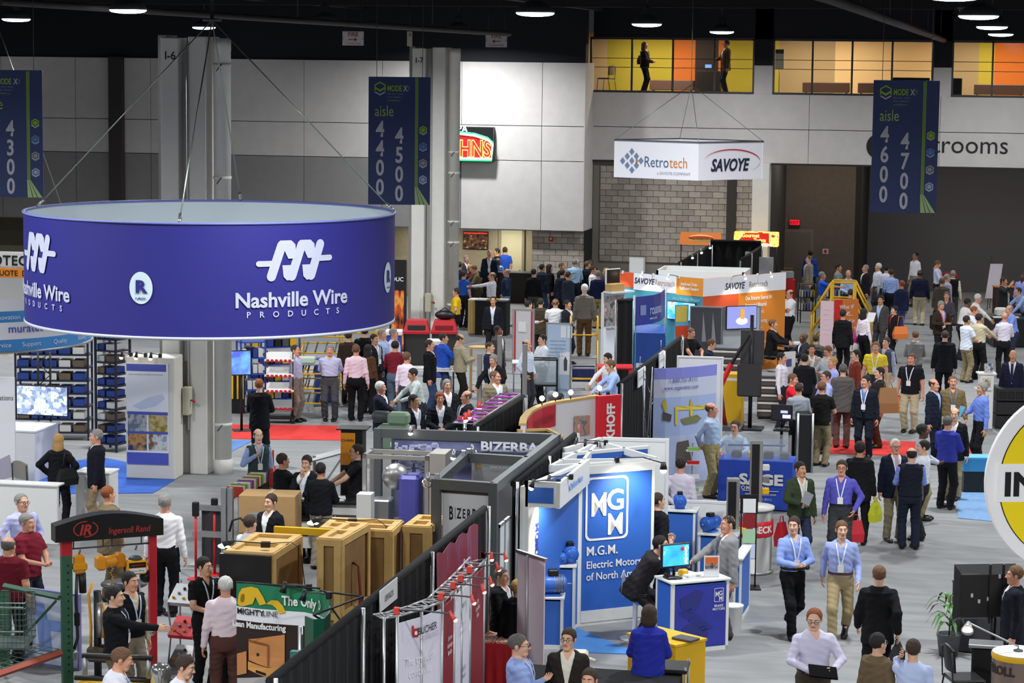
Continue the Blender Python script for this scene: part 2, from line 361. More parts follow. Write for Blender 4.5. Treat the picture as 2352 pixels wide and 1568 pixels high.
for lx in LAMP_X:
 for ly in LAMP_Y:
  if first is None:
   first=thing('high_bay_lamp','round white high bay lamp hanging from the dark ceiling','lamp',(lx,ly,LAMP_Z),0,'high bay lamps in the ceiling')
   MB().lathe([(.0,-.045),(.14,-.042),(.26,-.03),(.34,-.012),(.375,.015),(.37,.04)],24,cap=False).build('lens',lamp_lens,first)
   MB().lathe([(.38,.03),(.385,.06),(.30,.16),(.17,.24),(.12,.26),(.12,.45),(0,.46)],24).build('reflector',m_dgrey,first)
   MB().tube([(0,0,.45),(0,0,1.5)],.02,6).build('hanger',m_blk,first)
   l0=(lx,ly)
  else:
   c=copy_tree(first);c.location=(lx,ly,LAMP_Z)
for k,ly in enumerate((26,40,54,68.5)):
 struct(MB().box(-60,30,ly-.15,ly+.15,9.75,10.4).build('beam',m_black))
for k,lx in enumerate((-38,-30.5,-22,-14,-5.5,3)):
 struct(MB().box(lx-.12,lx+.12,-5,79,9.85,10.5).build('beam',m_black))
pd=mat('3a3533',.6)
p_=thing('ceiling_pipe','long grey sprinkler pipe running under the dark ceiling','pipe',(0,0,0));MB().tube([(-3.3,36,9.32),(-2.95,80.4,9.02)],.09,10).build('pipe_run',pd,p_)
for y_ in range(38,80,8):MB().tube([(-3.3+.35*(y_-36)/44.4,y_,9.2),(-3.3+.35*(y_-36)/44.4,y_,10.6)],.012,6).build('hanger',m_blk,p_)
p_=thing('ceiling_pipe','dim brown pipe slung across the ceiling between the columns','pipe',(0,0,0));a,b=atD(0,4,47),atD(1170,78,66);MB().tube([a,b],.07,8).build('pipe_run',pd,p_)
for q in(.2,.5,.8):c_=a.lerp(b,q);MB().tube([c_,(c_.x,c_.y,10.6)],.012,6).build('hanger',m_blk,p_)
cb=thing('camera_dome','clear security camera dome on a ceiling arm','camera',atD(2220,20,50));MB().lathe([(.0,-.16),(.09,-.13),(.145,-.06),(.155,.0)],20,cap=False).build('dome',mat('50504e',.1,alpha=.5),cb);MB().lathe([(.19,0),(.19,.04),(.05,.1),(.03,1.3)],16).build('mount',m_dgrey,cb)
def column(px_l,px_r,pp0,pp1,Y,num,ztop,lbl,elec,band):
 ax=lambda p,yy=600:atY(p,yy,Y).x
 L,R_=ax(px_l),ax(px_r);w=R_-L
 t=struct(link('column_'+num[-1],None,None,(0,0,0)))
 MB().bev(L,L+.40*w,Y,Y+.9,0,ztop,.015).build('flange',m_col,t)
 MB().bev(L+.60*w,R_,Y+.06,Y+.9,0,ztop+.03,.015).build('flange',m_col,t)
 MB().box(L+.38*w,L+.62*w,Y+.22,Y+.8,0,ztop-.02).build('web',mat('a8a6a2',.6),t)
 MB().box(L-.16,L+.02,Y+.3,Y+.9,0,ztop+.05).build('flange',mat('8c8a88',.6),t)
 MB().tube([(L+.59*w,Y+.03,.9),(L+.59*w,Y+.03,ztop)],.022,8).build('conduit',mat('b9b7b2',.5),t)
 p0,p1=ax(pp0),ax(pp1);r=(p1-p0)/2;cx=(p0+p1)/2;cyy=Y+.3
 pr=[(r,.05),(r,ztop-.25),(r*1.04,ztop-.25),(r*1.04,ztop)]
 pp=MB().lathe(pr,24,cx,cyy).build('drain_pipe',m_col,t)
 for zz in band:
  MB().lathe([(r*1.0,zz-.03),(r*1.07,zz-.025),(r*1.07,zz+.025),(r,zz+.03)],24,cx,cyy).build('coupling',m_col,pp)
  MB().tube([(cx-.05,cyy-r-.02,zz-.12),(cx,cyy-r-.035,zz-.05),(cx+.05,cyy-r-.02,zz+.01)],.012,5).build('clamp',m_dgrey,pp)
 MB().lathe([(r*1.12,0),(r*1.12,.28),(r,.3)],20,cx,cyy).build('base',m_col,t)
 text(num,.16,mat('26242a'),t,(L+.22*w,Y-.006,ztop-.42),name='stencil',bold=.02)
 if elec:
  ex0,ex1,ey0,ey1=elec;e=thing('electrical_box',lbl,'electrical box',(ax(ex0),Y,atY(ex0,ey1,Y).z));w2=ax(ex1)-ax(ex0);h2=atY(ex0,ey0,Y).z-atY(ex0,ey1,Y).z
  MB().bev(0,w2,-.2,0,0,h2,.015).build('housing',mat('b7b49c',.6),e);MB().box(w2,w2+.05,-.14,-.1,h2*.5,h2*.55).build('lever',m_dgrey,e);MB().sphere((w2+.07,-.12,h2*.5),.035).build('knob',m_red,e)
 return t
column(371,472,481,519,45.5,'I-6',8.62,'beige electrical box with red knob on the column stencilled I-6',(424,441,886,950),(1.0,4.7,5.3,5.9,8.1))
column(944,1018,1023,1048,68.0,'I-7',8.55,'beige electrical box with red knob on the column stencilled I-7',(980,994,672,715),(1.2,3.0,3.6,5.0,5.6))
for x_,y_,d_,lb in((811,88,66,'white FIRE CONNECTION sign with an arrow pointing right'),(1140,92,66,'white FIRE CONNECTION sign with an arrow pointing left')):
 c0=atD(x_,y_,d_);t=thing('fire_sign',lb,'sign',c0,YAW);MB().bev(-.29,.29,-.012,.012,-.19,.19,.008).build('plate',mat('b8b4b2',.4),t)
 mr=mat('7a1c22',.6);text('FIRE',.12,mr,t,(0,-.016,.05),bold=.02,sx=.95);text('CONNECTION',.05,mr,t,(0,-.016,-.17),sx=.9)
 s_=1 if 'right' in lb else-1
 MB().prism([(-.12*s_,-.045),(.04*s_,-.045),(.04*s_,-.085),(.12*s_,-.035),(.04*s_,.015),(.04*s_,-.025),(-.12*s_,-.025)],-.018,-.012).build('arrow',mr,t)
 for q in(-1,1):text('NO SMOKING' if False else 'FIRE',.035,mr,t,(q*.25,-.016,.0),rot=(PI/2,PI/2*q,0));MB().tube([(q*.22,0,.18),(q*.22,0,1.2)],.006,5).build('wire',m_blk,t)
c0=atD(941,89,66);t=thing('fire_sign','narrow red and white fire sign hanging edge-on above the column stencilled I-7','sign',c0,YAW+1.3);MB().bev(-.2,.2,-.012,.012,-.2,.2,.008).build('plate',mat('b8b4b2',.4),t);text('FIRE',.1,mat('7a1c22',.6),t,(0,-.016,.06));MB().tube([(0,0,.19),(0,0,1.2)],.006,5).build('wire',m_blk,t)
# ================================================================== PEOPLE: implicit bodies meshed on a grid
def surfnet(D,org,h):
 """naive surface nets: zero level of D -> verts, quads"""
 nx,ny,nz=D.shape;ins=D<0
 c=[D[i:nx-1+i,j:ny-1+j,k:nz-1+k]for i in(0,1)for j in(0,1)for k in(0,1)]
 s=np.zeros((nx-1,ny-1,nz-1),np.int8)
 for a in c:s+=(a<0)
 act=(s>0)&(s<8);idx=np.full(act.shape,-1,np.int64);n=int(act.sum());idx[act]=np.arange(n)
 ijk=np.argwhere(act).astype(float);vals=np.stack([a[act]for a in c],1)
 off=np.array([(i,j,k)for i in(0,1)for j in(0,1)for k in(0,1)],float)
 acc=np.zeros((n,3));cnt=np.zeros(n)
 for a in range(8):
  for b in range(a+1,8):
   if np.abs(off[a]-off[b]).sum()!=1:continue
   va,vb=vals[:,a],vals[:,b];m=(va<0)!=(vb<0)
   t=np.where(m,va/np.where(m,va-vb,1),0);p=off[a]+(off[b]-off[a])*t[:,None]
   acc+=p*m[:,None];cnt+=m
 V=(ijk+acc/cnt[:,None])*h+org
 Q=[]
 for ax in range(3):
  sl0=[slice(None)]*3;sl1=[slice(None)]*3;sl0[ax]=slice(0,-1);sl1[ax]=slice(1,None)
  a,b=ins[tuple(sl0)],ins[tuple(sl1)];e=np.argwhere(a!=b);flip=a[tuple(e.T)]
  u,w=[k for k in range(3)if k!=ax]
  ok=(e[:,u]>0)&(e[:,w]>0)&(e[:,u]<D.shape[u]-1)&(e[:,w]<D.shape[w]-1);e=e[ok];flip=flip[ok]
  def cell(du,dw):
   q=e.copy();q[:,u]-=du;q[:,w]-=dw;return idx[tuple(q.T)]
  q=np.stack([cell(1,1),cell(0,1),cell(0,0),cell(1,0)],1)
  if ax==1:flip=~flip
  q[~flip]=q[~flip][:,::-1];Q.append(q)
 return V,np.concatenate(Q)
def smin(a,b,k):
 h=np.clip(.5+.5*(b-a)/k,0,1);return b*(1-h)+a*h-k*h*(1-h)
def cap(P,a,b,ra,rb):
 a=np.asarray(a,float);b=np.asarray(b,float);ba=b-a;pa=P-a
 h=np.clip((pa@ba)/max(ba@ba,1e-9),0,1);d=pa-h[...,None]*ba
 return np.sqrt((d*d).sum(-1))-(ra+(rb-ra)*h)
def ell(P,c,r):
 q=(P-np.asarray(c))/np.asarray(r);k=np.sqrt((q*q).sum(-1));return(k-1)*min(r)
def grid(lo,hi,h):
 ax=[np.arange(lo[i],hi[i]+h,h)for i in range(3)];return np.stack(np.meshgrid(*ax,indexing='ij'),-1),np.array(lo,float)
def npmesh(name,V,Q,mi=None):
 me=bpy.data.meshes.new(name);me.vertices.add(len(V));me.vertices.foreach_set('co',np.ascontiguousarray(V,np.float32).ravel())
 nf=len(Q);me.loops.add(nf*4);me.polygons.add(nf);me.loops.foreach_set('vertex_index',Q.astype(np.int32).ravel())
 me.polygons.foreach_set('loop_start',np.arange(nf,dtype=np.int32)*4)
 me.polygons.foreach_set('use_smooth',np.ones(nf,bool))
 if mi is not None:me.polygons.foreach_set('material_index',np.ascontiguousarray(mi,np.int32))
 me.update(calc_edges=True);return me
def rotm(yaw=0,pitch=0,roll=0):
 return np.array(Euler((pitch,roll,yaw),'XYZ').to_matrix())
def make_head(fem=False):
 P,o=grid((-.105,-.15,-.20),(.105,.135,.15),.0072)
 d=ell(P,(0,.018,.038),(.076,.096,.088))
 d=smin(d,ell(P,(0,-.030,-.035),(.060 if not fem else .056,.064,.084)),.03)
 d=smin(d,cap(P,(-.022,-.066,-.098),(.022,-.066,-.098),.022,.022),.03)
 d=smin(d,cap(P,(-.034,-.078,.031),(.034,-.078,.031),.012,.012),.015)
 d=smin(d,cap(P,(-.04,-.07,-.022),(-.036,-.066,-.04),.018,.016),.02)
 d=smin(d,cap(P,(.04,-.07,-.022),(.036,-.066,-.04),.018,.016),.02)
 for s in(-1,1):d=-smin(-d,ell(P,(s*.032,-.104,.008),(.021,.016,.012)),.012)
 d=smin(d,cap(P,(0,-.088,.016),(0,-.112,-.026),.009,.0135),.012)
 d=smin(d,cap(P,(-.012,-.1,-.03),(.012,-.1,-.03),.009,.009),.008)
 d=smin(d,cap(P,(-.019,-.089,-.062),(.019,-.089,-.062),.0085,.0085),.006)
 for s in(-1,1):d=smin(d,ell(P,(s*.079,.012,-.004),(.011,.022,.034)),.008)
 d=smin(d,cap(P,(0,.012,-.05),(0,.022,-.2),.052 if not fem else .045,.054 if not fem else .046),.03)
 V,Q=surfnet(d,o,.0072);cen=V[Q].mean(1);mi=np.zeros(len(Q),int)
 mi[(np.abs(cen[:,0])<.024)&(np.abs(cen[:,2]+.062)<.0085)&(cen[:,1]<-.086)]=3
 Vs,Qs,M=[V],[Q],[mi];n=len(V)
 for s in(-1,1):
  for(cc,r,m_,ny_)in(((s*.032,-.0785,.007),.0118,1,1),((s*.032,-.0855,.007),.0064,2,1)):
   b=MB().sphere(cc,r,8,6);vv=np.array(b.v);qq=np.array(b.f);Vs.append(vv);Qs.append(qq+n);M.append(np.full(len(qq),m_));n+=len(vv)
 return np.concatenate(Vs),np.concatenate(Qs),np.concatenate(M)
HEAD={False:make_head(False),True:make_head(True)}
HEAD_TOP=.126
def make_hair(style):
 big=style in('long','bob','pony');h=.0085
 P,o=grid((-.125,-.14,-.30 if style=='long' else-.17),(.125,.16,.17),h)
 th={'short':.008,'curly':.016,'recede':.006,'ring':.006,'long':.017,'bob':.018,'pony':.011,'side':.011,'buzz':.002}[style]
 d=ell(P,(0,.018,.038),(.078+th,.096+th,.09+th))
 d=d+.0035*np.sin(P[...,0]*130+P[...,2]*60)*np.sin(P[...,1]*110+P[...,2]*40)
 y=P[...,1];z=P[...,2]
 fr={'recede':([-.13,-.06,-.045,-.02,.03,.1],[.20,.125,.05,.0,-.055,-.07])}.get(style,([-.13,-.085,-.055,-.035,-.02,.03,.1],[.095,.082,.062,.022,-.015,-.055,-.075]))
 zb=np.interp(y,*fr);d=np.maximum(d,zb-z)
 if style=='ring':d=np.maximum(d,z-.062-.03*np.clip(y*10,0,1))
 if style in('long','bob'):
  c=ell(P,(0,.045,-.09 if style=='long' else-.045),(.104,.082,.185 if style=='long' else .10));c=np.maximum(c,(-.02-y));d=smin(d,c,.02)
 if style=='pony':d=smin(d,cap(P,(0,.11,.05),(0,.13,-.12),.03,.018),.02)
 sk=ell(P,(0,.018,.038),(.068,.088,.082));d=np.maximum(d,-sk)
 V,Q=surfnet(d,o,h);n=len(V)
 for s in(-1,1):
  b=MB().tube([(s*.013,-.0935,.031),(s*.033,-.0925,.036),(s*.05,-.081,.030)],[.004,.0045,.003],5,cap=False);V=np.concatenate([V,np.array(b.v)]);Q=np.concatenate([Q,np.array(b.f)+n]);n=len(V)
 return npmesh('hair',V,Q)
_HAIR={}
def hair_mesh(st):
 if st not in _HAIR:_HAIR[st]=make_hair(st)
 return _HAIR[st]
def make_hand(curl):
 P,o=grid((-.09,-.075,-.205),(.035,.06,.03),.0048)
 d=ell(P,(0,0,-.055),(.017,.041,.052));d=smin(d,cap(P,(0,0,.03),(0,0,-.02),.026,.022),.02)
 for k,(yy,l)in enumerate(((-.031,.072),(-.0105,.082),(.0105,.077),(.030,.060))):
  p=np.array([0,yy,-.092]);a=.25*curl
  for seg,f_ in enumerate((.45,.32,.23)):
   q=p+np.array([-math.sin(a),.08*(yy/.03)*.4,-math.cos(a)])*l*f_;d=smin(d,cap(P,p,q,.0088-.0008*seg,.0082-.0008*seg),.003);p=q;a+=.62*curl
 p=np.array([-.004,-.03,-.035]);q=p+np.array([-.012,-.026,-.028]);r=q+np.array([-.012*(1+curl),-.004,-.028]);d=smin(d,cap(P,p,q,.0125,.0105),.008);d=smin(d,cap(P,q,r,.0100,.0085),.004)
 return surfnet(d,o,.0048)
HANDS={k:make_hand(c)for k,c in(('relax',.75),('grip',2.0),('flat',.2))}
def make_shoe():
 P,o=grid((-.07,-.24,-.02),(.07,.12,.15),.011)
 d=cap(P,(0,.05,.042),(0,-.13,.035),.042,.046);d=smin(d,ell(P,(0,-.155,.028),(.043,.06,.035)),.03);d=smin(d,cap(P,(0,.035,.05),(0,.03,.11),.042,.044),.03);d=np.maximum(d,-P[...,2]);d=np.maximum(d,P[...,2]-.115)
 V,Q=surfnet(d,o,.011);return npmesh('shoe',V,Q)
SHOE=make_shoe()
DN=lambda s:((s*.255,-.02,.86),(s*.2,1,.1),'relax')
def P_(hr,hl,lean=0,twist=0,legs='stand',pitch=0,pz=.0,pyaw=0):return dict(h=(hr,hl),lean=lean,legs=legs,pitch=pitch)
FR=lambda s:((s*.045,-.27,1.07),(s*1,.5,-.5),'grip')
PK=lambda s:((s*.215,-.075,.95),(s*1,.9,0),'relax')
POSE=dict(stand=P_(DN(-1),DN(1)),pocket=P_(PK(-1),PK(1)),pocket1=P_(PK(-1),DN(1)),behind=P_(((-.05,.19,.96),(-1,.5,0),'relax'),((.05,.2,.97),(1,.5,0),'relax')),back1=P_(((-.06,.19,1.02),(-1,.5,0),'relax'),DN(1)),cross=P_(((.14,-.205,1.19),(-.5,0,-1),'relax'),((-.14,-.225,1.17),(.5,0,-1),'relax')),front=P_(FR(-1),FR(1)),hold=P_(((-.13,-.32,1.10),(-1,.5,-.6),'grip'),((.13,-.32,1.10),(1,.5,-.6),'grip'),pitch=12),hold1=P_(((-.10,-.30,1.12),(-1,.5,-.6),'grip'),DN(1)),bag=P_(DN(-1),((.28,.0,.84),(.2,1,.1),'grip')),chin=P_(((-.02,-.175,1.44),(-.5,-.3,-1),'grip'),((-.07,-.2,1.14),(1,.2,-.8),'relax'),pitch=6),phone=P_(((-.125,-.05,1.53),(-.35,-.5,-1),'grip'),DN(1)),strap=P_(((-.10,-.17,1.30),(-1,.2,-1),'grip'),DN(1)),hips=P_(((-.20,-.02,1.02),(-1,.6,0),'relax'),((.20,-.02,1.02),(1,.6,0),'relax')),hip1=P_(((-.20,-.02,1.02),(-1,.6,0),'relax'),DN(1)),give=P_(((-.14,-.46,1.10),(-1,.3,-1),'grip'),DN(1)),both=P_(((-.16,-.46,1.06),(-1,.3,-1),'relax'),((.16,-.44,1.06),(1,.3,-1),'relax')),point=P_(((-.2,-.52,1.30),(-1,.2,-1),'flat'),DN(1)),walk=P_(((-.25,.13,.90),(-.2,1,.1),'relax'),((.25,-.19,.90),(.2,1,.1),'relax'),legs='walk',lean=3),wfront=P_(FR(-1),FR(1),legs='walk',lean=2),bend=P_(((-.19,-.58,.95),(-1,.2,.4),'flat'),((.19,-.58,.95),(1,.2,.4),'flat'),lean=30,pitch=-8),bend1=P_(((-.19,-.50,1.02),(-1,.2,.4),'flat'),((.12,-.42,1.08),(1,.2,-.4),'grip'),lean=15,pitch=14),read=P_(((-.10,-.30,1.16),(-1,.4,-.7),'grip'),((.10,-.30,1.16),(1,.4,-.7),'grip'),pitch=22),sit=P_(((-.17,-.44,.78),(-1,.4,-.3),'relax'),((.17,-.44,.78),(1,.4,-.3),'relax'),legs='sit',lean=6),sitchin=P_(((-.04,-.34,1.04),(-1,-.5,-1),'grip'),((.12,-.44,.80),(1,.4,-.3),'relax'),legs='sit',lean=20,pitch=6),perch=P_(((-.12,-.50,1.42),(-.5,-.6,-1),'grip'),((.10,-.60,1.12),(1,.2,-.5),'relax'),legs='perch',lean=34,pitch=-4),raise_=P_(((-.26,-.30,1.55),(-1,0,-1),'flat'),((.17,-.38,.9),(1,.4,-.5),'relax')),)
ZP=.95
TZ=[.80,.86,.95,1.06,1.20,1.33,1.41,1.455,1.50]
TW={False:[.12,.156,.166,.150,.158,.174,.166,.115,.058],True:[.12,.160,.176,.138,.142,.158,.150,.105,.05]}
TD={False:[.09,.112,.122,.115,.120,.124,.108,.085,.055],True:[.09,.115,.125,.098,.110,.125,.100,.08,.05]}
def torso_d(P,fem,pad=.0,low=.80,n=2.25,hem=.0):
 z=P[...,2];w=np.interp(z,TZ,TW[fem])+pad;d=np.interp(z,TZ,TD[fem])+pad
 if hem:k=np.clip((1.15-z)/.3,0,1);w=np.maximum(w,(.158+.02*k)*min(hem,1)+pad);d=np.maximum(d,(.116+.01*k)*min(hem,1)+pad);w=np.where(z>1.43,np.interp(z,TZ,TW[fem])+pad,w);d=np.where(z>1.43,np.interp(z,TZ,TD[fem])+pad,d)
 yo=np.interp(z,[.9,1.1,1.3,1.45],[.0,-.012,-.006,.012])
 q=((np.abs(P[...,0])/w)**n+(np.abs(P[...,1]-yo)/d)**n)**(1/n);r=(q-1)*np.minimum(w,d)
 return np.maximum(np.maximum(r,low-z),z-1.51)
def ik(a,t,l1,l2,pole):
 a=np.array(a,float);t=np.array(t,float);v=t-a;L=np.linalg.norm(v);u=v/L
 if L>(l1+l2)*.995:L=(l1+l2)*.995;t=a+u*L
 x=(l1*l1-l2*l2+L*L)/(2*L);hh=math.sqrt(max(l1*l1-x*x,0));p=np.array(pole,float);p=p-u*(p@u);p/=max(np.linalg.norm(p),1e-6)
 return a+u*x+p*hh,t
class Rig:
 cache={}
 def __init__(s,pose,fem):
  s.fem=fem;p=POSE[pose];s.pose=pose;lg=p['legs']
  s.dz={'stand':.0,'walk':-.035,'sit':-.40,'perch':-.17}[lg]
  s.R=rotm(pitch=math.radians(p['lean']));s.piv=np.array([0,0,ZP])
  s.hipz=.90+s.dz
  tf=lambda q:s.R@(np.array(q,float)-s.piv)+s.piv+np.array([0,0,s.dz])
  s.tf=tf;sx=.172 if not fem else .15
  s.arm=[]
  for i,sd in enumerate((-1,1)):
   sh=tf((sd*sx,.005,1.395));tgt,pole,kind=p['h'][i]
   tgt=np.array(tgt,float)
   el,wr=ik(sh,tgt,.285,.255,pole);s.arm.append((sh,el,wr,kind))
  s.leg=[]
  ank={'stand':(((-.10,.03,.09),0),((.105,.0,.09),0)),'walk':(((-.09,-.27,.10),-12),((.09,.33,.19),38)),'sit':(((-.11,-.40,.09),0),((.12,-.36,.09),0)),'perch':(((-.12,-.05,.09),0),((.14,-.32,.12),0))}[lg]
  for i,sd in enumerate((-1,1)):
   hp=np.array([sd*.088,.0,s.hipz]);kn,an=ik(hp,ank[i][0],.43,.41,(sd*.12,-1,.25));s.leg.append((hp,kn,an,ank[i][1]))
  nb=tf((0,.015,1.47));s.hc=nb+np.array([0,-.012,.155])if p['lean']<12 else nb+s.R@np.array([0,-.015,.155])*.5+np.array([0,-.02,.078])
  s.pitch=math.radians(p['pitch'])
  pts=[q for a in s.arm for q in a[:3]]+[q for l in s.leg for q in l[:3]]+[tf((0,0,1.5)),tf((0,0,.8))]
  pts=np.array(pts);lo=pts.min(0)-np.array([.16,.17,.02]);hi=pts.max(0)+np.array([.16,.17,.10]);lo[2]=max(lo[2]-.02,-.01)
  s.h=.0132;s.P,s.o=grid(lo,hi,s.h);s.T=((s.P-s.piv-np.array([0,0,s.dz]))@s.R)+s.piv
  P=s.P
  s.au=[cap(P,a[0],a[1],.052,.043)for a in s.arm];s.af=[cap(P,a[1],a[2],.041,.028)for a in s.arm]
  s.lt=[cap(P,l[0],l[1],.086,.058)for l in s.leg];s.ls=[cap(P,l[1],l[2]+np.array([0,.0,-.0]),.055,.038)for l in s.leg]
  s.td=torso_d(s.T,fem);s._m={}
 def surf(s,kind):
  if kind in s._m:return s._m[kind]
  P,T=s.P,s.T;z=T[...,2];wr=.004*np.sin(P[...,2]*55+P[...,0]*30)*np.sin(P[...,1]*38+P[...,2]*17)
  mn=lambda L:np.minimum(L[0],L[1])
  if kind=='body':
   d=s.td+.006;d=smin(d,cap(P,s.tf((0,.015,1.42)),s.hc+np.array([0,.02,-.06]),.056 if not s.fem else .047,.05 if not s.fem else .043),.03)
   for i in(0,1):d=smin(d,smin(s.au[i],s.af[i],.02),.05 if i<2 else 0);
   for i in(0,1):d=smin(d,smin(s.lt[i],s.ls[i],.02),.03);d=np.minimum(d,cap(P,s.leg[i][2],s.leg[i][2]+np.array([0,-.1,-.045]),.032,.025))
  elif kind in('trousers','skirt'):
   d=np.maximum(torso_d(T,s.fem,.010),z-1.045)
   for i in(0,1):
    hp,kn,an,_=s.leg[i];l=smin(cap(P,hp,kn,.098,.076),np.maximum(cap(P,kn,an+(an-kn)/np.linalg.norm(an-kn)*.08,.073,.066),(P-an)@((an-kn)/np.linalg.norm(an-kn))-.045),.03)+wr*1.2
    d=smin(d,l,.03)
  elif kind in('shirt','polo'):
   d=np.maximum(torso_d(T,s.fem,.012)+wr,.99-z)
   for i in(0,1):
    a,e,w,_=s.arm[i]
    if kind=='shirt':l=smin(cap(P,a,e,.058,.051),cap(P,e,w,.050,.038),.02)+wr
    else:l=cap(P,a,a+(e-a)*.78,.064,.066)+wr;u=(e-a)/np.linalg.norm(e-a);l=np.maximum(l,(P-a)@u-.20)
    d=smin(d,l,.03)
   op=np.interp(z,[1.37,1.39,1.48,1.55],[-.01,.0,.052,.06]);d=np.maximum(np.maximum(d,z-1.492),-np.maximum(np.abs(T[...,0])-op,T[...,1]+.035))
  elif kind in('sweater','jacket','coat','vest','vestv','polo_out','shirt_out'):
   low={'sweater':.90,'coat':.86,'jacket':.76,'vest':.93,'vestv':.93,'polo_out':.86,'shirt_out':.86}[kind];pad={'sweater':.024,'coat':.034,'jacket':.030,'vest':.026,'vestv':.026,'polo_out':.020,'shirt_out':.02}[kind]
   T2=T
   d=np.maximum(torso_d(np.stack([T[...,0],T[...,1],np.maximum(z,.87)],-1),s.fem,pad,.5,hem=1.0 if kind in('jacket','coat')else .95)+wr,low-z)
   if kind not in('vest','vestv'):
    for i in(0,1):
     a,e,w,_=s.arm[i];x=.008 if kind in('jacket','coat')else .0
     if kind=='polo_out':u=(e-a)/np.linalg.norm(e-a);l=np.maximum(cap(P,a,a+(e-a)*.78,.066,.068)+wr,(P-a)@u-.20)
     else:l=smin(cap(P,a,e,.061+x,.055+x),cap(P,e,e+(w-e)*(.95 if kind=='jacket' else 1.0),.053+x,.043+x*.6),.02)+wr
     d=smin(d,l,.028)
   else:
    for i in(0,1):a,e,w,_=s.arm[i];d=smin(d,cap(P,a+np.array([0,0,.03]),a+np.array([0,0,.02]),.045,.045),.03)
   if kind=='jacket':
    ax=np.abs(T[...,0]);op=np.interp(z,[.74,.98,1.12,1.47,1.55],[.055,.012,.012,.085,.085]);d=np.maximum(d,-np.maximum(ax-op,T[...,1]+.03))
    d=np.maximum(d,z-1.492)
   elif kind=='coat':
    ax=np.abs(T[...,0]);op=np.interp(z,[.8,1.2,1.47,1.55],[.022,.03,.075,.08]);d=np.maximum(d,-np.maximum(ax-op,T[...,1]+.03));d=np.maximum(d,z-1.50)
   elif kind=='vestv' or kind=='vest':
    ax=np.abs(T[...,0]);op=np.interp(z,[1.24,1.26,1.47,1.55],[-.01,.0,.07,.07]);d=np.maximum(d,-np.maximum(ax-op,T[...,1]+.03));d=np.maximum(d,z-1.485)
   elif kind=='sweater':
    ax=np.abs(T[...,0]);op=np.interp(z,[1.38,1.40,1.48,1.55],[-.01,.0,.06,.06]);d=np.maximum(d,-np.maximum(ax-op,T[...,1]+.04));d=np.maximum(d,z-1.485)
   else:d=np.maximum(d,z-1.495)
  V,Q=surfnet(d,s.o,s.h);s._m[kind]=(V,Q);return V,Q
 def cloth_mesh(s,kind):
  key=('mesh',kind)
  if key not in s._m:s._m[key]=npmesh(kind,*s.surf(kind))
  return s._m[key]
 def body_mesh(s,hy,hp):
  key=('b',hy,hp)
  if key in s._m:return s._m[key]
  V,Q=s.surf('body');Vs,Qs,M,n=[V],[Q],[np.zeros(len(Q),int)],len(V)
  hv,hq,hm=HEAD[s.fem];Rm=s.headrot(hy,hp);Vs.append(hv@Rm.T+s.hc);Qs.append(hq+n);M.append(hm);n+=len(hv)
  for i,sd in enumerate((-1,1)):
   sh,el,wr,kind=s.arm[i];f=(wr-el)/np.linalg.norm(wr-el);v,q=HANDS[kind]
   v=v*np.array([-1,1,1])if sd<0 else v;q=q[:,::-1]if sd<0 else q
   zax=-f;ref=np.array([0,-1,0])if abs(f[1])<.75 else np.array([-sd*.5,0,1.0]);yax=-(ref-zax*(ref@zax));yax/=np.linalg.norm(yax);xax=np.cross(yax,zax)
   Vs.append(v@np.stack([xax,yax,zax],0)+wr);Qs.append(q+n);M.append(np.zeros(len(q),int));n+=len(v)
  s._m[key]=npmesh('body',np.concatenate(Vs),np.concatenate(Qs),np.concatenate(M));return s._m[key]
 def headrot(s,hy,hp):return rotm(yaw=math.radians(hy))@rotm(pitch=s.pitch+math.radians(hp))
 def hands(s):
  out=[]
  for sh,el,wr,k in s.arm:f=(wr-el)/np.linalg.norm(wr-el);out.append(Vector(wr+f*.085))
  return out
 def strip(s,pad,path,w):
  """ribbon lying on the chest: path of (x, z) in torso space"""
  b=MB();pts=[]
  for x,z in path:
   wd=float(np.interp(z,TZ,TW[s.fem]))+pad;dp=float(np.interp(z,TZ,TD[s.fem]))+pad;yo=float(np.interp(z,[.9,1.1,1.3,1.45],[.0,-.012,-.006,.012]))
   if pad>.025 and z<1.15:k=min((1.15-z)/.3,1);dp=max(dp,.118+pad+.012*k)
   y=yo-dp*max(1-(abs(x)/wd)**2.5,.02)**.4-.008;pts.append(Vector(s.tf((x,y,z))))
  vs=[];
  for i,p in enumerate(pts):
   t=(pts[min(i+1,len(pts)-1)]-pts[max(i-1,0)]).normalized();sd=t.cross(Vector(s.R@np.array([0,-1,0]))).normalized()*w/2;nn=Vector(s.R@np.array([0,-1,0]))*.004
   vs+=[p-sd,p+sd,p+sd+nn,p-sd+nn]
  fs=[]
  for i in range(len(pts)-1):
   o=4*i
   for k in range(4):fs.append((o+k,o+(k+1)%4,o+4+(k+1)%4,o+4+k))
  fs+=[(3,2,1,0),tuple(len(vs)-4+k for k in range(4))]
  return b.add(vs,fs)
def rig(pose,fem=False):
 if(pose,fem)not in Rig.cache:Rig.cache[pose,fem]=Rig(pose,fem)
 return Rig.cache[pose,fem]
SKIN=dict(f='d9a98c',p='e2b79d',t='c48f6c',b='7a4f38',d='5a3a2a',r='d4987c')
HAIRC=dict(k='1c1614',b='3a2a20',l='6a4c34',g='8a8784',w='d8d6d2',y='b08a50',r='8a4a24',s='5c5854')
def setm(o,mats):
 for i,m_ in enumerate(mats):o.material_slots[i].link='OBJECT';o.material_slots[i].material=m_
def slots(me,n):
 while len(me.materials)<n:me.materials.append(None)
eye_w=mat('e8e4de',.3);eye_d=mat('1e1612',.2)
def skinm(k):return mat(SKIN[k],.55,grain=.06,gs=12)
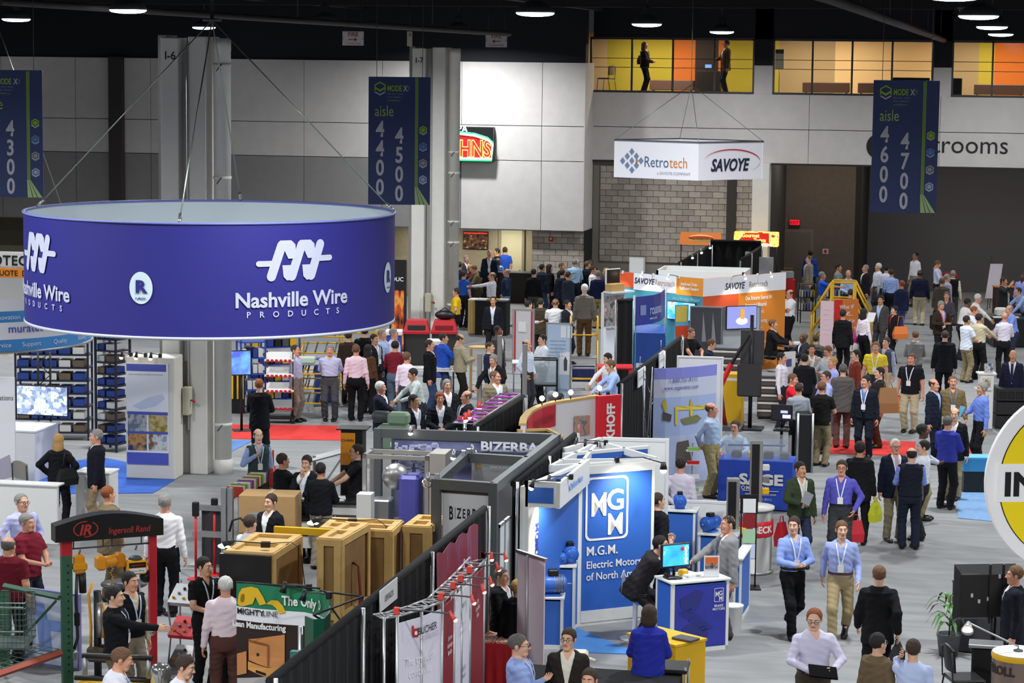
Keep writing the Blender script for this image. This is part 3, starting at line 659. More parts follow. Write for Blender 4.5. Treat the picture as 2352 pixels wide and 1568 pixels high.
def lipm(k):c=SKIN[k];return mat('%02x%02x%02x'%(int(int(c[0:2],16)*.82),int(int(c[2:4],16)*.62),int(int(c[4:6],16)*.62)),.5)
PEOPLE=[];SPOTS=[]
def person(px,py,face,pose,top,c1,label,c2='e8e8ea',pants='1b1c20',hair='short',hc='b',sk='f',H=1.76,hy=0,hp=0,fem=False,girth=1.0,mirror=False,base=.0,lan=None,tie=None,glasses=False,belt=None,shoes='16130f',dy=.0,Y=None):
 """px,py: pixel of the crown; face: 0 towards the camera, 90 towards picture right, 180 away"""
 r=rig(pose,fem);s=H/1.75;zt=(r.hc[2]+HEAD_TOP)*s+base
 w=at(px,py,zt)if Y is None else atY(px,py,Y);ang=YAW+math.radians(face)
 hx=-r.hc[0]if mirror else r.hc[0];off=Matrix.Rotation(ang,3,'Z')@Vector((hx*s,r.hc[1]*s,0));loc=Vector((w.x-off.x,w.y-off.y+dy,base))
 if base==0:
  rd_=Vector((w.x,w.y)).normalized()
  if-16.5<loc.x<-14.1 and loc.y>78.6 and px>1200:loc-=(rd_*((loc.y-78.6)/rd_.y)).to_3d()
  for k in range(40):
   o_=(k+1)//2*.05*(1 if k%2 else-1);c_=Vector((loc.x+rd_.x*o_,loc.y+rd_.y*o_))
   if all((c_-q_).length>.44 for q_ in SPOTS):break
  loc=Vector((c_.x,c_.y,0));SPOTS.append(c_)
 me=r.body_mesh(hy if not mirror else-hy,hp);slots(me,4)
 b=link('person',me);b.location=loc;b.rotation_euler=(0,0,ang);g=girth;b.scale=(-s*g if mirror else s*g,s*(1+(g-1)*1.2),s)
 setm(b,[skinm(sk),eye_w,eye_d,lipm(sk)]);tag(b,label,'person')
 def part(name,kind,col):
  m_=r.cloth_mesh(kind);slots(m_,1);o=link(name,m_,b);setm(o,[fabric(col)]);return o
 part('trousers','trousers',pants)
 pad=.016
 if top=='suit':part('shirt','shirt',c2);part('jacket','jacket',c1);pad=.030
 elif top=='coat':part('shirt','shirt',c2);part('jacket','coat',c1);pad=.034
 elif top=='vest':part('shirt','shirt',c2);part('vest','vest',c1);pad=.026
 elif top=='sweater':part('shirt','shirt',c2);part('sweater','sweater',c1);pad=.024
 elif top=='polo':part('polo_shirt','polo',c1)
 elif top=='polo_out':part('polo_shirt','polo_out',c1);pad=.02
 elif top=='shirt_out':part('shirt','shirt_out',c1);pad=.02
 else:part('shirt','shirt',c1)
 for i in(0,1):
  o=link('shoe',SHOE,b);slots(SHOE,1);setm(o,[mat(shoes,.35)]);a=r.leg[i][2];o.location=(a[0],a[1]-.03,a[2]-.09);o.rotation_euler=(math.radians(r.leg[i][3]),0,(-1 if i==0 else 1)*-.15)
 if hair:
  hm=hair_mesh(hair);slots(hm,1);o=link('hair',hm,b);setm(o,[mat(HAIRC[hc],.75,grain=.25,gs=60,bump=.5,bs=90)]);Rm=r.headrot(hy if not mirror else-hy,hp)
  o.matrix_local=Matrix.Translation(Vector(r.hc))@Matrix(Rm.tolist()).to_4x4()
 if belt and top in('polo','shirt',''):
  bm2_=MB();n=28;vs=[]
  for zz,pd in((1.012,.021),(1.048,.021)):
   wd=float(np.interp(zz,TZ,TW[fem]))+pd;dp=float(np.interp(zz,TZ,TD[fem]))+pd
   for k in range(n):a=2*PI*k/n;cx_=math.copysign(abs(math.cos(a))**.8,math.cos(a))*wd;cy_=math.copysign(abs(math.sin(a))**.8,math.sin(a))*dp-.008;vs.append(tuple(r.tf((cx_,cy_,zz))))
  bm2_.add(vs,[(k,(k+1)%n,n+(k+1)%n,n+k)for k in range(n)],True);bm2_.build('belt',mat(belt,.4),b)
 if tie:r.strip(.017,[(0,1.455),(0,1.40),(0,1.3),(0,1.2),(0,1.1),(0,1.03)],.055).build('tie',fabric(tie),b)
 if lan:
  zb=1.13;k=r.strip(pad,[(-.075,1.46),(-.06,1.40),(-.04,1.3),(-.012,zb+.03)],.018);k2=r.strip(pad,[(.075,1.46),(.06,1.40),(.04,1.3),(.012,zb+.03)],.018);k.add(k2.v,k2.f)
  lo_=k.build('lanyard',mat(lan,.6),b);r.strip(pad+.005,[(0,zb+.035),(0,zb-.075)],.085).build('badge',mat('f0eeea',.4),lo_)
 if glasses:
  gl=MB();Rm=r.headrot(hy if not mirror else-hy,hp)
  for q in(-1,1):
   gl.tube([(q*.032+.021*math.cos(a),-.108,.006+.016*math.sin(a))for a in[2*PI*t/10 for t in range(11)]],.0028,4);gl.tube([(q*.053,-.105,.01),(q*.074,-.05,.012),(q*.082,.02,.01)],.0025,4)
  gl.tube([(-.012,-.11,.01),(.012,-.11,.01)],.0028,4);o=gl.build('glasses',mat('18181a',.3),b);o.matrix_local=Matrix.Translation(Vector(r.hc))@Matrix(Rm.tolist()).to_4x4()
 PEOPLE.append((label,b));b['_rig']=pose
 hd=r.hands();mw=Matrix.LocRotScale(loc,Euler((0,0,ang)),b.scale)
 return dict(o=b,hr=mw@hd[0],hl=mw@hd[1],ang=ang,loc=loc,s=s,mw=mw)
 # ================================================================== PEOPLE IN THE PHOTOGRAPH
tab=person(1871,1398,8,'hold','shirt','d3cfe6','person in glasses and pale lilac shirt holding a black tablet',pants='4a3f36',hair='recede',hc='r',sk='p',belt='2a1c12',glasses=True,girth=1.14,hy=-22)
person(2018,1453,128,'stand','suit','6a5a42','person in olive brown jacket behind the one holding a phone',c2='dfe4f4',pants='2a2a2e',hair='short',hc='k',glasses=True,lan='ccd6ee')
ph=person(2098,1467,172,'phone','shirt','b9c6ea','person in pale blue shirt holding a phone to the ear',pants='30343e',hair='short',hc='b',mirror=True)
bc=person(2020,1298,172,'walk','suit','17171b','person in black suit walking away with a black briefcase',pants='17171b',hair='short',hc='l',hy=0,H=1.82)
w1=person(1824,1186,14,'wfront','shirt','8fa6e4','person in bright blue shirt and black trousers walking with hands together',pants='131316',hair='short',hc='b',belt='0c0c0c',lan='dfe6f4',hy=-35,H=1.80)
person(1934,1196,-8,'walk','shirt','9aa8dc','person in blue shirt and khaki trousers walking along the aisle',pants='a08f6c',hair='short',hc='l',belt='4a2c1c',lan='dfe6f4',hy=12,H=1.80)
person(1193,1457,78,'cross','shirt','9aaee2','person in glasses and blue shirt with folded arms by the white banner',pants='30343e',hair='short',hc='s',glasses=True,lan='c6d2ee',girth=1.1)
person(1306,1443,-8,'stand','suit','2a2421','person in dark suit with a white name badge and glasses',pants='2a2421',c2='e2dccb',hair='short',hc='b',glasses=True,sk='f',hy=-14)
person(1365,1520,-20,'stand','shirt','e4e2e4','person in white shirt with short brown hair behind the black machine table',pants='2a2a30',hair='short',hc='b',sk='r',dy=-.3)
person(276,1488,95,'bend1','shirt','e6e6f0','person in white shirt bending over the yellow hoist table',pants='6a6a6a',hair='short',hc='l',sk='r',lan='5a82c0',girth=1.1)
person(461,1481,75,'bend1','shirt','e8e8f2','dark-haired person in white shirt with a blue lanyard looking down by the red tool rack',pants='30343e',hair='side',hc='b',lan='5a82c0',sk='f',dy=-.5)
person(470,1279,35,'front','polo','141417','person in black polo shirt with hands together beside the tool rack',pants='1c1c20',hair='short',hc='k',lan='c6d8f0',sk='f',hy=25)
person(494,1338,-172,'stand','shirt','ecd8e0','white-haired person in pale pink shirt at the crates',pants='5a3a34',hair='short',hc='w',sk='r',girth=1.08,dy=.4)
person(299,1313,45,'stand','vest','15161c','smiling person in black sweater vest under the hoist frame',c2='c9bfa4',pants='9a9080',hair='short',hc='k',lan='c2d0ec',sk='r',hy=15)
person(264,1346,85,'point','shirt_out','141519','person in black pullover gripping a hoist handle',pants='6a5c48',hair='short',hc='k',sk='f',girth=1.06,lan='b8c4e0')
person(379,1135,176,'stand','shirt','f0eef2','grey-haired person in white shirt and black trousers seen from behind near the hoist frame',pants='141418',hair='short',hc='g',sk='r',girth=1.08,H=1.83)
person(249,1116,130,'pocket','suit','7a6a50','red-haired person in tan jacket standing behind the hoist frame',c2='b9c4dc',pants='5a4c3a',hair='short',hc='r',sk='r',H=1.80)
person(50,1134,45,'pocket','shirt','b9bce6','person in glasses and lilac shirt in front of the white counter',pants='23242c',hair='recede',hc='g',lan='e0e4f0',glasses=True,girth=1.14,sk='f')
person(79,1173,60,'front','polo_out','741c2c','grey-haired person in maroon polo shirt facing the lilac shirt',pants='23242c',hair='side',hc='g',sk='r',girth=1.1,dy=-.25)
person(74,1208,168,'stand','polo_out','6c1a28','bald person in maroon polo shirt seen from behind beside the wire carts',pants='16161a',hair='ring',hc='s',sk='r',girth=1.14,dy=-.8)
person(5,1196,70,'hold1','shirt','aab4bc','person in grey-green shirt with a badge beside the maroon shirts',pants='5a6a8a',hair='short',hc='g',lan='d8e2f0',dy=-.3)
bw=person(135,997,172,'hips','coat','15151a','blonde person in black jacket with hands on hips beside the white counter',pants='17171c',hair='long',hc='y',fem=True,H=1.70)
person(221,986,-80,'stand','suit','191a26','person in dark blazer and khaki trousers facing the white counter',pants='9a866a',hair='short',hc='g',sk='r',H=1.80)
person(596,870,172,'front','suit','131318','ginger-haired person in black suit on the red carpet, seen from behind',pants='1a1a20',hair='short',hc='r',sk='p',H=1.80)
person(593,985,18,'strap','vest','3c4a4e','bald person in blue shirt and patterned vest with a red bag strap',c2='9fb4e4',pants='4a4844',hair='ring',hc='l',sk='p',lan='e0e0e8')
person(650,1041,120,'give','suit','16171c','person in dark suit reaching towards the leaflet rack',pants='1c1c22',hair='short',hc='b',sk='r')
person(698,1049,-20,'chin','suit','17181e','person in dark jacket with a lanyard between two dark suits',pants='1c1c22',hair='short',hc='b',lan='d8e0f2',dy=.15)
person(737,1062,165,'front','sweater','191a1e','person in black sweater seen from behind at the black table',c2='191a1e',pants='9a9080',hair='short',hc='k',sk='t')
person(804,1028,-80,'both','polo','15151a','person in glasses and black polo shirt at the demonstration table',pants='1c1c20',hair='short',hc='b',glasses=True,sk='f',H=1.80,dy=.4)
person(621,1134,-35,'stand','suit','18181c','person in dark suit and open white shirt behind the wooden crates',pants='18181c',hair='short',hc='b',sk='f',c2='f0f0f2')
person(575,1182,150,'stand','shirt','e8ecf4','dark-haired person in white shirt seen from behind at the wooden crates',pants='23242c',hair='short',hc='b',lan='4a78c0')
person(758,792,0,'behind','shirt','c3c6e6','person in lavender shirt standing with hands behind the back',pants='4c4e52',hair='short',hc='g',belt='15151a',sk='r',girth=1.12,H=1.74)
person(679,792,70,'stand','shirt','c0c4e6','person in lavender shirt behind the tall wire rack',pants='8a8278',hair='recede',hc='b',sk='r')
person(818,791,176,'stand','shirt','eccfda','person in pink shirt and black trousers seen from behind',pants='141418',hair='short',hc='l',sk='r',girth=1.06)
person(801,760,170,'stand','suit','3a2c26','person in brown suit seen from behind next to the pink shirt',pants='2c2420',hair='short',hc='b')
person(825,756,178,'stand','suit','141416','tall person in black suit seen from behind beside the yellow shelving',pants='141416',hair='short',hc='k',H=1.85,dy=.5)
person(846,792,150,'stand','sweater','5a3c28','dark-haired person in striped brown knit sweater',c2='5a3c28',pants='1c1a1c',hair='long',hc='k',fem=True,H=1.62)
person(860,767,50,'stand','coat','1d1f26','person in dark open jacket beside the brown knit sweater',pants='23242c',hair='short',hc='k',sk='t',lan='d8e0f2')
person(873,759,60,'stand','shirt','b3c6ec','grey-haired person in light blue shirt in front of the blue cabinet',pants='2a2c38',hair='short',hc='g',sk='r',dy=.2)
person(905,752,75,'stand','shirt','d8e2f4','tall grey-haired person in pale blue shirt near the red-lidded bins',pants='3a3c44',hair='short',hc='g',sk='r',H=1.82)
person(908,782,172,'front','shirt','7c2230','person in dark red shirt and jeans seen from behind',pants='5e7084',hair='short',hc='k',sk='r',girth=1.08)
person(940,806,150,'stand','shirt','ecdfee','person in pale pink shirt seen from behind beside the dark red shirt',pants='3a3c44',hair='short',hc='l',sk='r',girth=1.05,dy=-.2)
person(948,846,-75,'bend1','shirt','b9c4c2','person in grey-green shirt leaning over the white table',pants='2a2a30',hair='short',hc='k',sk='t')
person(987,780,85,'stand','suit','17171b','person in black suit and blue jeans next to the blue jacket',pants='34486a',hair='short',hc='b',sk='r')
person(1019,765,95,'both','coat','2c58c4','person in bright blue jacket at the wooden pedestal',pants='34486a',hair='short',hc='b',c2='e8e8f0',sk='f')
person(1057,767,105,'read','coat','b0a488','bald person in beige jacket reading at the wooden pedestal',pants='2c2a28',hair='ring',hc='b',sk='f',c2='c0b498')
person(875,876,75,'give','suit','1c2030','white-haired person in navy suit at the small table',pants='2a2a30',hair='side',hc='w',sk='r')
person(951,906,35,'stand','suit','16171f','dark-haired person in black suit with a pale lanyard beside the bearded one',pants='16171f',hair='short',hc='k',sk='t',lan='d0dcf4',hy=30)
person(1019,875,20,'stand','suit','1a1b22','grey-haired person in dark suit behind the bearded one',pants='1a1b22',hair='short',hc='g',sk='r',dy=.3)
person(1019,896,8,'front','suit','181a22','bearded person in dark suit with both hands raised in front',pants='181a22',hair='curly',hc='r',sk='r',lan='c8dcf4',girth=1.05,dy=-.3)
person(1071,897,-70,'front','suit','191b24','balding person in dark suit facing the bearded one',pants='191b24',hair='ring',hc='s',sk='r',lan='c8dcf4')
person(1138,852,30,'stand','suit','857a66','heavy person in tan jacket with a lanyard beside the folding table',pants='5a5446',hair='recede',hc='l',sk='r',lan='dcE6f4'.lower(),girth=1.15,hy=30)
person(1133,814,-35,'bend1','coat','16161a','grey-haired person in black jacket leaning over the white tubes',pants='23242c',hair='short',hc='g',sk='r',lan='d8e2f4')
person(1130,783,70,'stand','sweater','222a44','bearded person in navy sweater in front of the grey jacket',pants='23242c',hair='buzz',hc='b',sk='f',dy=-.2)
person(1138,751,60,'stand','suit','4c4844','person in grey jacket behind the navy sweater',pants='2c2a2a',hair='short',hc='k',sk='b',dy=.3)
person(1133,681,-6,'stand','coat','1b1b24','balding person in dark navy jacket walking from the food counter',pants='1b1b20',hair='recede',hc='k',sk='t',c2='d8dcf0',H=1.78)
person(1061,656,-100,'pocket','polo','e8c020','person in yellow and black shirt beside the wooden bar table',pants='15151a',hair='short',hc='b',sk='r',dy=-.7)
person(1089,561,178,'stand','polo','17171a','person in black T-shirt under the menu screen',pants='1c1c20',hair='short',hc='k',H=1.80)
person(1124,574,0,'stand','coat','1b2036','person in navy jacket and white lanyard at the food counter',pants='1c1c26',hair='buzz',hc='g',sk='r',lan='f0f2f6',H=1.80)
person(1141,554,-80,'stand','polo','141416','person in black shirt standing in the open doorway',pants='1c1c20',hair='short',hc='k',sk='t',Y=82.1)
person(1160,567,176,'stand','polo','2a58c8','person in blue polo shirt waiting at the food counter',pants='1c1c26',hair='short',hc='b',sk='r',H=1.78)
person(1144,595,170,'stand','polo','8fb0e8','small fair-haired person in light blue T-shirt at the bar table',pants='3a4a6a',hair='bob',hc='l',fem=True,H=1.48)
person(1071,586,30,'stand','suit','3a3a44','grey-haired person in charcoal jacket near the drain pipe',pants='2a2a30',hair='short',hc='g',sk='r')
person(1056,601,160,'stand','shirt','252c48','person in navy shirt seen from behind beside the drain pipe',pants='2a2a30',hair='short',hc='b')
person(1082,609,130,'stand','shirt','7a3040','blonde person in maroon top at the bar table',pants='2a2a30',hair='bob',hc='y',fem=True,H=1.64)
person(1096,606,-80,'bend1','shirt','5e543c','person in olive shirt leaning on the bar table',pants='3a3428',hair='short',hc='l',sk='r',dy=-.5)
person(1070,620,150,'stand','polo','2c5cc0','person in blue polo shirt with glasses beside the bar table',pants='1c1c26',hair='short',hc='b',sk='f',dy=-.3)
person(1130,625,-85,'point','shirt','e6e4ee','balding person in white shirt reaching across the bar table',pants='1c1c20',hair='ring',hc='s',sk='r',girth=1.08)
person(1164,617,-95,'pocket','sweater','26324e','person in striped navy sweater and jeans at the end of the bar table',c2='26324e',pants='7f9cc4',hair='ring',hc='g',sk='r',shoes='d8d8d8')
person(1226,617,165,'stand','sweater','131316','dark-haired person in black sweater seen from behind by the brick pier',c2='131316',pants='4a4844',hair='short',hc='k',H=1.78)
person(1237,610,130,'stand','coat','1e2436','person in navy jacket beside the black sweater',pants='30405e',hair='short',hc='k',sk='t',dy=.6)
person(1249,613,100,'stand','coat','15151a','long-haired person in black coat behind the navy jacket',pants='22222a',hair='long',hc='k',fem=True,H=1.68,dy=1.0)
person(1287,604,60,'stand','coat','23242c','person with brown hair in charcoal jacket in the queue',pants='23242c',hair='short',hc='l',sk='r',dy=.3)
person(1292,619,150,'stand','suit','1c2030','person in navy suit with a black bag in the queue',pants='23242c',hair='short',hc='k')
person(1310,622,130,'stand','suit','262c3a','person in slate suit next to the light blue shirt',pants='2c303c',hair='short',hc='b',sk='r',dy=-.3)
person(1320,594,175,'front','shirt','a7ccec','tall person in light blue shirt seen from behind in the queue',pants='22242e',hair='short',hc='g',H=1.84)
person(1312,590,160,'stand','shirt','c8d8ec','white-haired person behind the tall light blue shirt',pants='2a2a34',hair='short',hc='w',H=1.76,dy=.9)
person(1357,583,5,'stand','coat','141418','dark-skinned person in black jacket before the brick wall',pants='1c1c20',hair='buzz',hc='k',sk='d',c2='a8c0e0')
person(1350,599,120,'stand','coat','1c1c20','person in black jacket with a yellow collar in the queue',pants='2a2a30',hair='short',hc='l',c2='d8b040')
person(1362,611,80,'stand','shirt','f0f0f2','person in white shirt before the white booth wall',pants='2a2a30',hair='short',hc='b',sk='r')
person(1374,621,165,'stand','sweater','1b2244','grey-haired person in navy sweater and khaki trousers',c2='8fa8d8',pants='9c8c64',hair='short',hc='g',H=1.80)
person(1388,617,-80,'stand','sweater','3a3258','fair-haired person in purple sweater facing the navy sweater',c2='3a3258',pants='2c2c34',hair='short',hc='y',dy=.3)
person(1276,686,176,'front','polo','ecebf0','bald person in white polo shirt seen from behind',pants='2c2c34',hair='buzz',hc='l',sk='r',girth=1.14)
person(1242,685,170,'stand','suit','4a4030','person in brown jacket next to the white polo shirt',pants='3a342a',hair='short',hc='b')
person(1214,690,120,'cross','shirt','e8e0ee','dark-haired person in white shirt with folded arms',pants='2c2c34',hair='short',hc='k')
person(1301,690,60,'stand','suit','1e2230','person in navy suit between the white polo shirt and the ladder',pants='1e2230',hair='short',hc='k',sk='t',dy=.2)
lad=person(1343,652,178,'stand','sweater','6f6b64','white-haired person in grey sweater standing on the yellow ladder',c2='e8e0e0',pants='5a4228',hair='short',hc='w',base=1.0,H=1.78)
person(1211,780,60,'pocket','shirt','d7e2f4','person in white shirt and brown suspenders near the display boards',pants='3a3a40',hair='ring',hc='b',sk='f')
person(1240,771,-60,'front','shirt','e8ecf4','person in white shirt behind the light blue display board',pants='2c2c34',hair='short',hc='k',dy=.3)
person(1267,898,178,'stand','shirt','c8ccd0','grey-haired person behind the curved red booth wall',pants='3a3a40',hair='side',hc='g')
person(1385,818,-60,'bend1','shirt','ece6e6','dark-haired person in white shirt at the red stand',pants='2c2c34',hair='short',hc='k',dy=.6)
person(1402,827,-80,'bend1','shirt','a8c0f0','person in light blue shirt leaning on the red stand',pants='1c1c22',hair='short',hc='l',H=1.82)
person(1588,753,40,'bend1','polo_out','1a1718','bald person in black shirt at the work bench',pants='1c1c20',hair='buzz',hc='l',sk='r',H=1.8)
person(1635,779,85,'bend1','shirt','262c40','person in navy shirt and glasses bent over the work bench',pants='1c1c20',hair='short',hc='l',glasses=True,H=1.74)
person(1635,925,60,'behind','shirt','a9bcd8','balding person in light blue shirt and khaki trousers before the curved blue banner',pants='a09468',hair='ring',hc='l',sk='r',hy=20,H=1.82,girth=1.06)
person(1689,965,-25,'sit','shirt','bcd0ec','smiling person in light blue shirt seated behind the blue table',pants='5a5a60',hair='short',hc='b',sk='r',glasses=True,H=1.85)
person(1564,1050,168,'back1','shirt','cfc8d8','dark-haired person in striped grey shirt with a hand on the back',pants='131316',hair='recede',hc='k',sk='r',mirror=True,H=1.80)
person(1503,1142,110,'stand','suit','191a20','person in black jacket behind the blue logo wall',pants='191a20',hair='short',hc='b',dy=.4)
lean=person(1513,1238,80,'perch','suit','332f30','person in dark suit perched on the white stool with head in hand',pants='2a2728',hair='side',hc='k',sk='f',H=1.80,dy=.25)
person(1666,1192,-70,'give','suit','8e8e90','person in light grey suit standing at the white counter',pants='4a4a4c',hair='buzz',hc='k',sk='r',tie='5a5a6a',H=1.80,dy=.28)
person(1499,1380,172,'front','coat','2a34a4','brown-haired person in royal blue jacket at the yellow cabinet',pants='1c1c22',hair='bob',hc='b',fem=True,H=1.74,c2='2a34a4',dy=-.25)
person(1153,1303,60,'front','suit','17171b','grey-haired person in dark jacket behind the red table',pants='1c1c20',hair='short',hc='s',sk='r',lan='d0d8ee',H=1.62)
person(1188,1326,170,'stand','coat','141418','blonde person in black jacket beside the red table',pants='1c1c20',hair='curly',hc='y',fem=True,H=1.55)
gj=person(1839,1060,15,'hold1','coat','37432e','person in green fleece jacket holding a grey folder',pants='2c3648',hair='short',hc='k',sk='t',c2='d8d4cc',lan='e8e0e4',hy=20,mirror=False)
person(1934,1057,-12,'pocket1','shirt','5f5cc0','grey-bearded person in purple shirt and grey jeans',pants='3c3c40',hair='short',hc='b',sk='r',belt='1a1412',lan='dde6f4',glasses=True,girth=1.08,mirror=True)
person(1976,1014,160,'stand','suit','1b191c','dark-haired person in black suit seen from behind with a yellow bag',pants='1d1b1e',hair='curly',hc='k',sk='t',H=1.80)
person(2057,1008,6,'stand','suit','1c2234','white-haired person in navy blazer and khaki trousers',pants='988c74',hair='recede',hc='w',sk='r',tie='c8a8b0',lan='e8eaf0',glasses=True,H=1.80)
person(2094,1028,178,'front','vest','1b1e2a','balding person in dark sweater vest over a blue shirt seen from behind',c2='7f98e0',pants='1e2434',hair='ring',hc='k',sk='f',girth=1.06)
person(2119,1018,-95,'front','shirt','e8ecf4','dark-haired person in white shirt behind the sweater vest',pants='23242c',hair='short',hc='k',dy=.35)
bs=person(2178,955,145,'front','sweater','343c9c','grey-haired person in royal blue sweater holding an orange bag',c2='c8d0f0',pants='16161a',hair='short',hc='s',sk='r',girth=1.05)
person(2190,952,-20,'stand','suit','191a20','person in black jacket and khaki trousers hidden by the royal blue sweater',pants='9c906c',hair='ring',hc='l',dy=.9)
person(2119,980,80,'front','shirt','b9bcc8','dark-haired person in grey shirt beside the royal blue sweater',pants='9c906c',hair='curly',hc='k',sk='d',dy=.3)
person(2256,878,-75,'hold1','shirt','6c86d4','grey-haired person in blue shirt holding a brochure',pants='151519',hair='side',hc='g',sk='t',H=1.82)
person(2189,863,-4,'stand','sweater','7d6a48','balding person in olive brown sweater with a lanyard',c2='7d6a48',pants='c8c2b4',hair='buzz',hc='l',sk='r',lan='6a7a9c',girth=1.12)
person(2146,870,55,'stand','suit','1b2130','balding person in dark suit facing the olive sweater',c2='a8c0ec',pants='1b2130',hair='ring',hc='b',sk='r',H=1.78)
person(2094,812,-25,'stand','polo_out','191a22','person in black polo shirt and khaki trousers with a lanyard',pants='c0b294',hair='short',hc='l',sk='r',lan='e8eef4',girth=1.16,H=1.78)
person(2020,843,-75,'strap','shirt','2e2a2c','person with a large brown paper bag on the shoulder',pants='4a2c1e',hair='short',hc='k',sk='f')
person(1989,862,-20,'stand','coat','1b1e28','bearded person in dark navy jacket on the red carpet',pants='191c2a',hair='short',hc='k',sk='r',c2='6a86c4',lan='e4ecf6',hy=-30,girth=1.05)
person(1937,835,172,'stand','suit','5f5a58','grey-haired person in tweed blazer and maroon trousers on the red carpet',pants='5e3f3a',hair='short',hc='s',H=1.84)
person(1966,803,-80,'stand','shirt','7c3626','person in rust brown shirt beside the tweed blazer',pants='23242c',hair='short',hc='k',sk='f')
person(2012,785,-15,'stand','polo','e4c83c','person in yellow polo shirt with a lanyard',pants='2c3242',hair='short',hc='l',sk='r',lan='f0f0f0',girth=1.12)
person(2033,780,-40,'stand','vest','4a4e5c','person in grey vest behind the yellow polo shirt',c2='a8acc8',pants='c8bca4',hair='short',hc='b',sk='f',dy=.5)
person(1889,876,150,'front','polo_out','191716','person in black polo shirt and khaki trousers at the long counter',pants='8c7e60',hair='short',hc='l',sk='r',girth=1.06)
person(1893,858,-70,'front','shirt','a4b2ec','person in glasses and periwinkle shirt at the long counter',pants='5a5040',hair='short',hc='b',sk='r',glasses=True,dy=.45)
person(1835,879,174,'front','shirt','9aa2aa','person in grey shirt and black trousers seen from behind at the long counter',pants='16161a',hair='short',hc='b',sk='r')
person(1822,858,60,'chin','polo','d42230','person in red polo shirt with a hand on the chin',pants='c8c2b8',hair='short',hc='l',sk='r')
person(1910,824,-70,'hold1','shirt','a9aff0','fair-haired person in lilac shirt behind the periwinkle shirt',pants='5a5a6a',hair='short',hc='y',sk='r',dy=.3)
person(1899,798,-55,'read','shirt','b6bcc6','person in glasses and pale grey shirt beside the long counter',pants='3a3a44',hair='side',hc='l',sk='r',glasses=True,dy=.3)
person(1862,795,0,'strap','coat','a79f92','dark-haired person in beige jacket with a shoulder strap',pants='3a3a44',hair='short',hc='k',sk='t',dy=.3)
person(1850,810,170,'front','coat','191a20','person in black jacket seen from behind at the long counter',pants='191a20',hair='short',hc='k',c2='c8c8d8',dy=-.2)
person(1796,810,70,'stand','shirt','ece8f2','dark-haired person in white shirt behind the long counter',pants='2c2c34',hair='short',hc='k',sk='r')
person(1776,733,80,'sit','suit','1b191c','person in black suit seated at the round table',pants='1b191c',hair='short',hc='l',sk='r',H=1.88)
person(1846,764,-75,'sit','coat','22232b','bald dark-skinned person seated at the round table',pants='22232b',hair=None,sk='d',H=1.80)
person(1872,772,165,'sit','coat','54504c','person in grey jacket seated behind the round table',pants='2c2c34',hair='short',hc='b',H=1.66,dy=.3)
person(1814,665,-60,'cross','polo','eceaf2','person in glasses and white polo shirt with folded arms by the orange wall',pants='15151a',hair='ring',hc='k',sk='r',glasses=True,girth=1.12)
person(1889,624,85,'point','polo','2c5cd0','grey-haired person in blue polo shirt at the yellow platform',pants='a89a72',hair='short',hc='g',sk='r',H=1.76)
person(1937,711,150,'stand','suit','141418','person in black suit before the red and orange banner',pants='15151a',hair='short',hc='k',sk='t',H=1.78)
pb=person(1985,709,130,'stand','shirt','e9e0ea','dark-haired person in white blouse with a pink bag',pants='16161c',hair='long',hc='k',fem=True,H=1.66)
person(2024,679,-35,'hold1','suit','4a4848','person in grey suit holding a white folder',pants='3c3a3c',hair='short',hc='k',sk='t',c2='b4c8ec',H=1.78)
ob=person(2055,703,-70,'stand','coat','1a1a20','curly-haired person in black jacket with an orange bag on the shoulder',pants='17171c',hair='curly',hc='k',fem=True,H=1.62,c2='c02020')
person(2071,644,-150,'stand','coat','22294a','brown-haired person in navy jacket and jeans',pants='384c80',hair='short',hc='r',sk='r')
person(2114,620,172,'stand','sweater','1b2034','person in navy sweater and khaki trousers seen from behind in the aisle',c2='1b2034',pants='c0b496',hair='buzz',hc='k',sk='b',girth=1.12)
person(2048,618,165,'stand','shirt','9db4ea','person in blue shirt with a dark shoulder strap seen from behind',pants='1c1c26',hair='short',hc='b',sk='r')
person(2034,612,160,'stand','shirt','d5dcf0','dark-haired person in pale blue shirt beside the shoulder strap',pants='2a2c38',hair='short',hc='k',dy=.5)
person(2016,606,-70,'pocket','shirt','e4e4f4','white-haired person in white shirt near the dark partition',pants='4a4c58',hair='side',hc='w',sk='r',dy=.3)
person(1988,608,-75,'stand','suit','1e1e26','grey-haired person in black suit near the yellow platform',pants='1e1e26',hair='short',hc='g',sk='r')
person(1926,606,70,'front','shirt','8a8c90','person in grey plaid shirt behind the yellow platform',pants='30384a',hair='short',hc='k',sk='t')
person(1949,620,0,'front','shirt','b3cbee','bald person in light blue shirt behind the yellow platform',pants='30384a',hair=None,sk='r')
person(1944,676,160,'stand','shirt','6a5a50','brown-haired person behind the red and orange banner',pants='30384a',hair='short',hc='b',dy=1.7)
person(1858,587,-75,'stand','suit','8b867c','person in light grey suit near the exit door',pants='6a665e',hair='recede',hc='s',sk='f',H=1.80)
person(1865,573,165,'stand','coat','2c50b4','person in blue jacket and black cap by the exit door',pants='1c1c26',hair='short',hc='k',dy=-.5)
person(2103,579,-60,'stand','shirt','ececf6','tall person in white shirt and grey trousers before the dark partition',pants='8a8076',hair='recede',hc='k',sk='t',H=1.86)
rd=person(2154,598,75,'read','shirt','cdd4ee','person in pale blue shirt reading a booklet beside the red frame',pants='1c1c26',hair='short',hc='l',sk='r',H=1.80)
person(2189,622,168,'stand','vest','16161c','grey-haired person in black vest over a cream shirt seen from behind',c2='e4d9c0',pants='4a4640',hair='short',hc='g',dy=.2)
person(2164,638,165,'stand','suit','504a42','person in brown tweed jacket seen from behind',pants='3a3630',hair='side',hc='l')
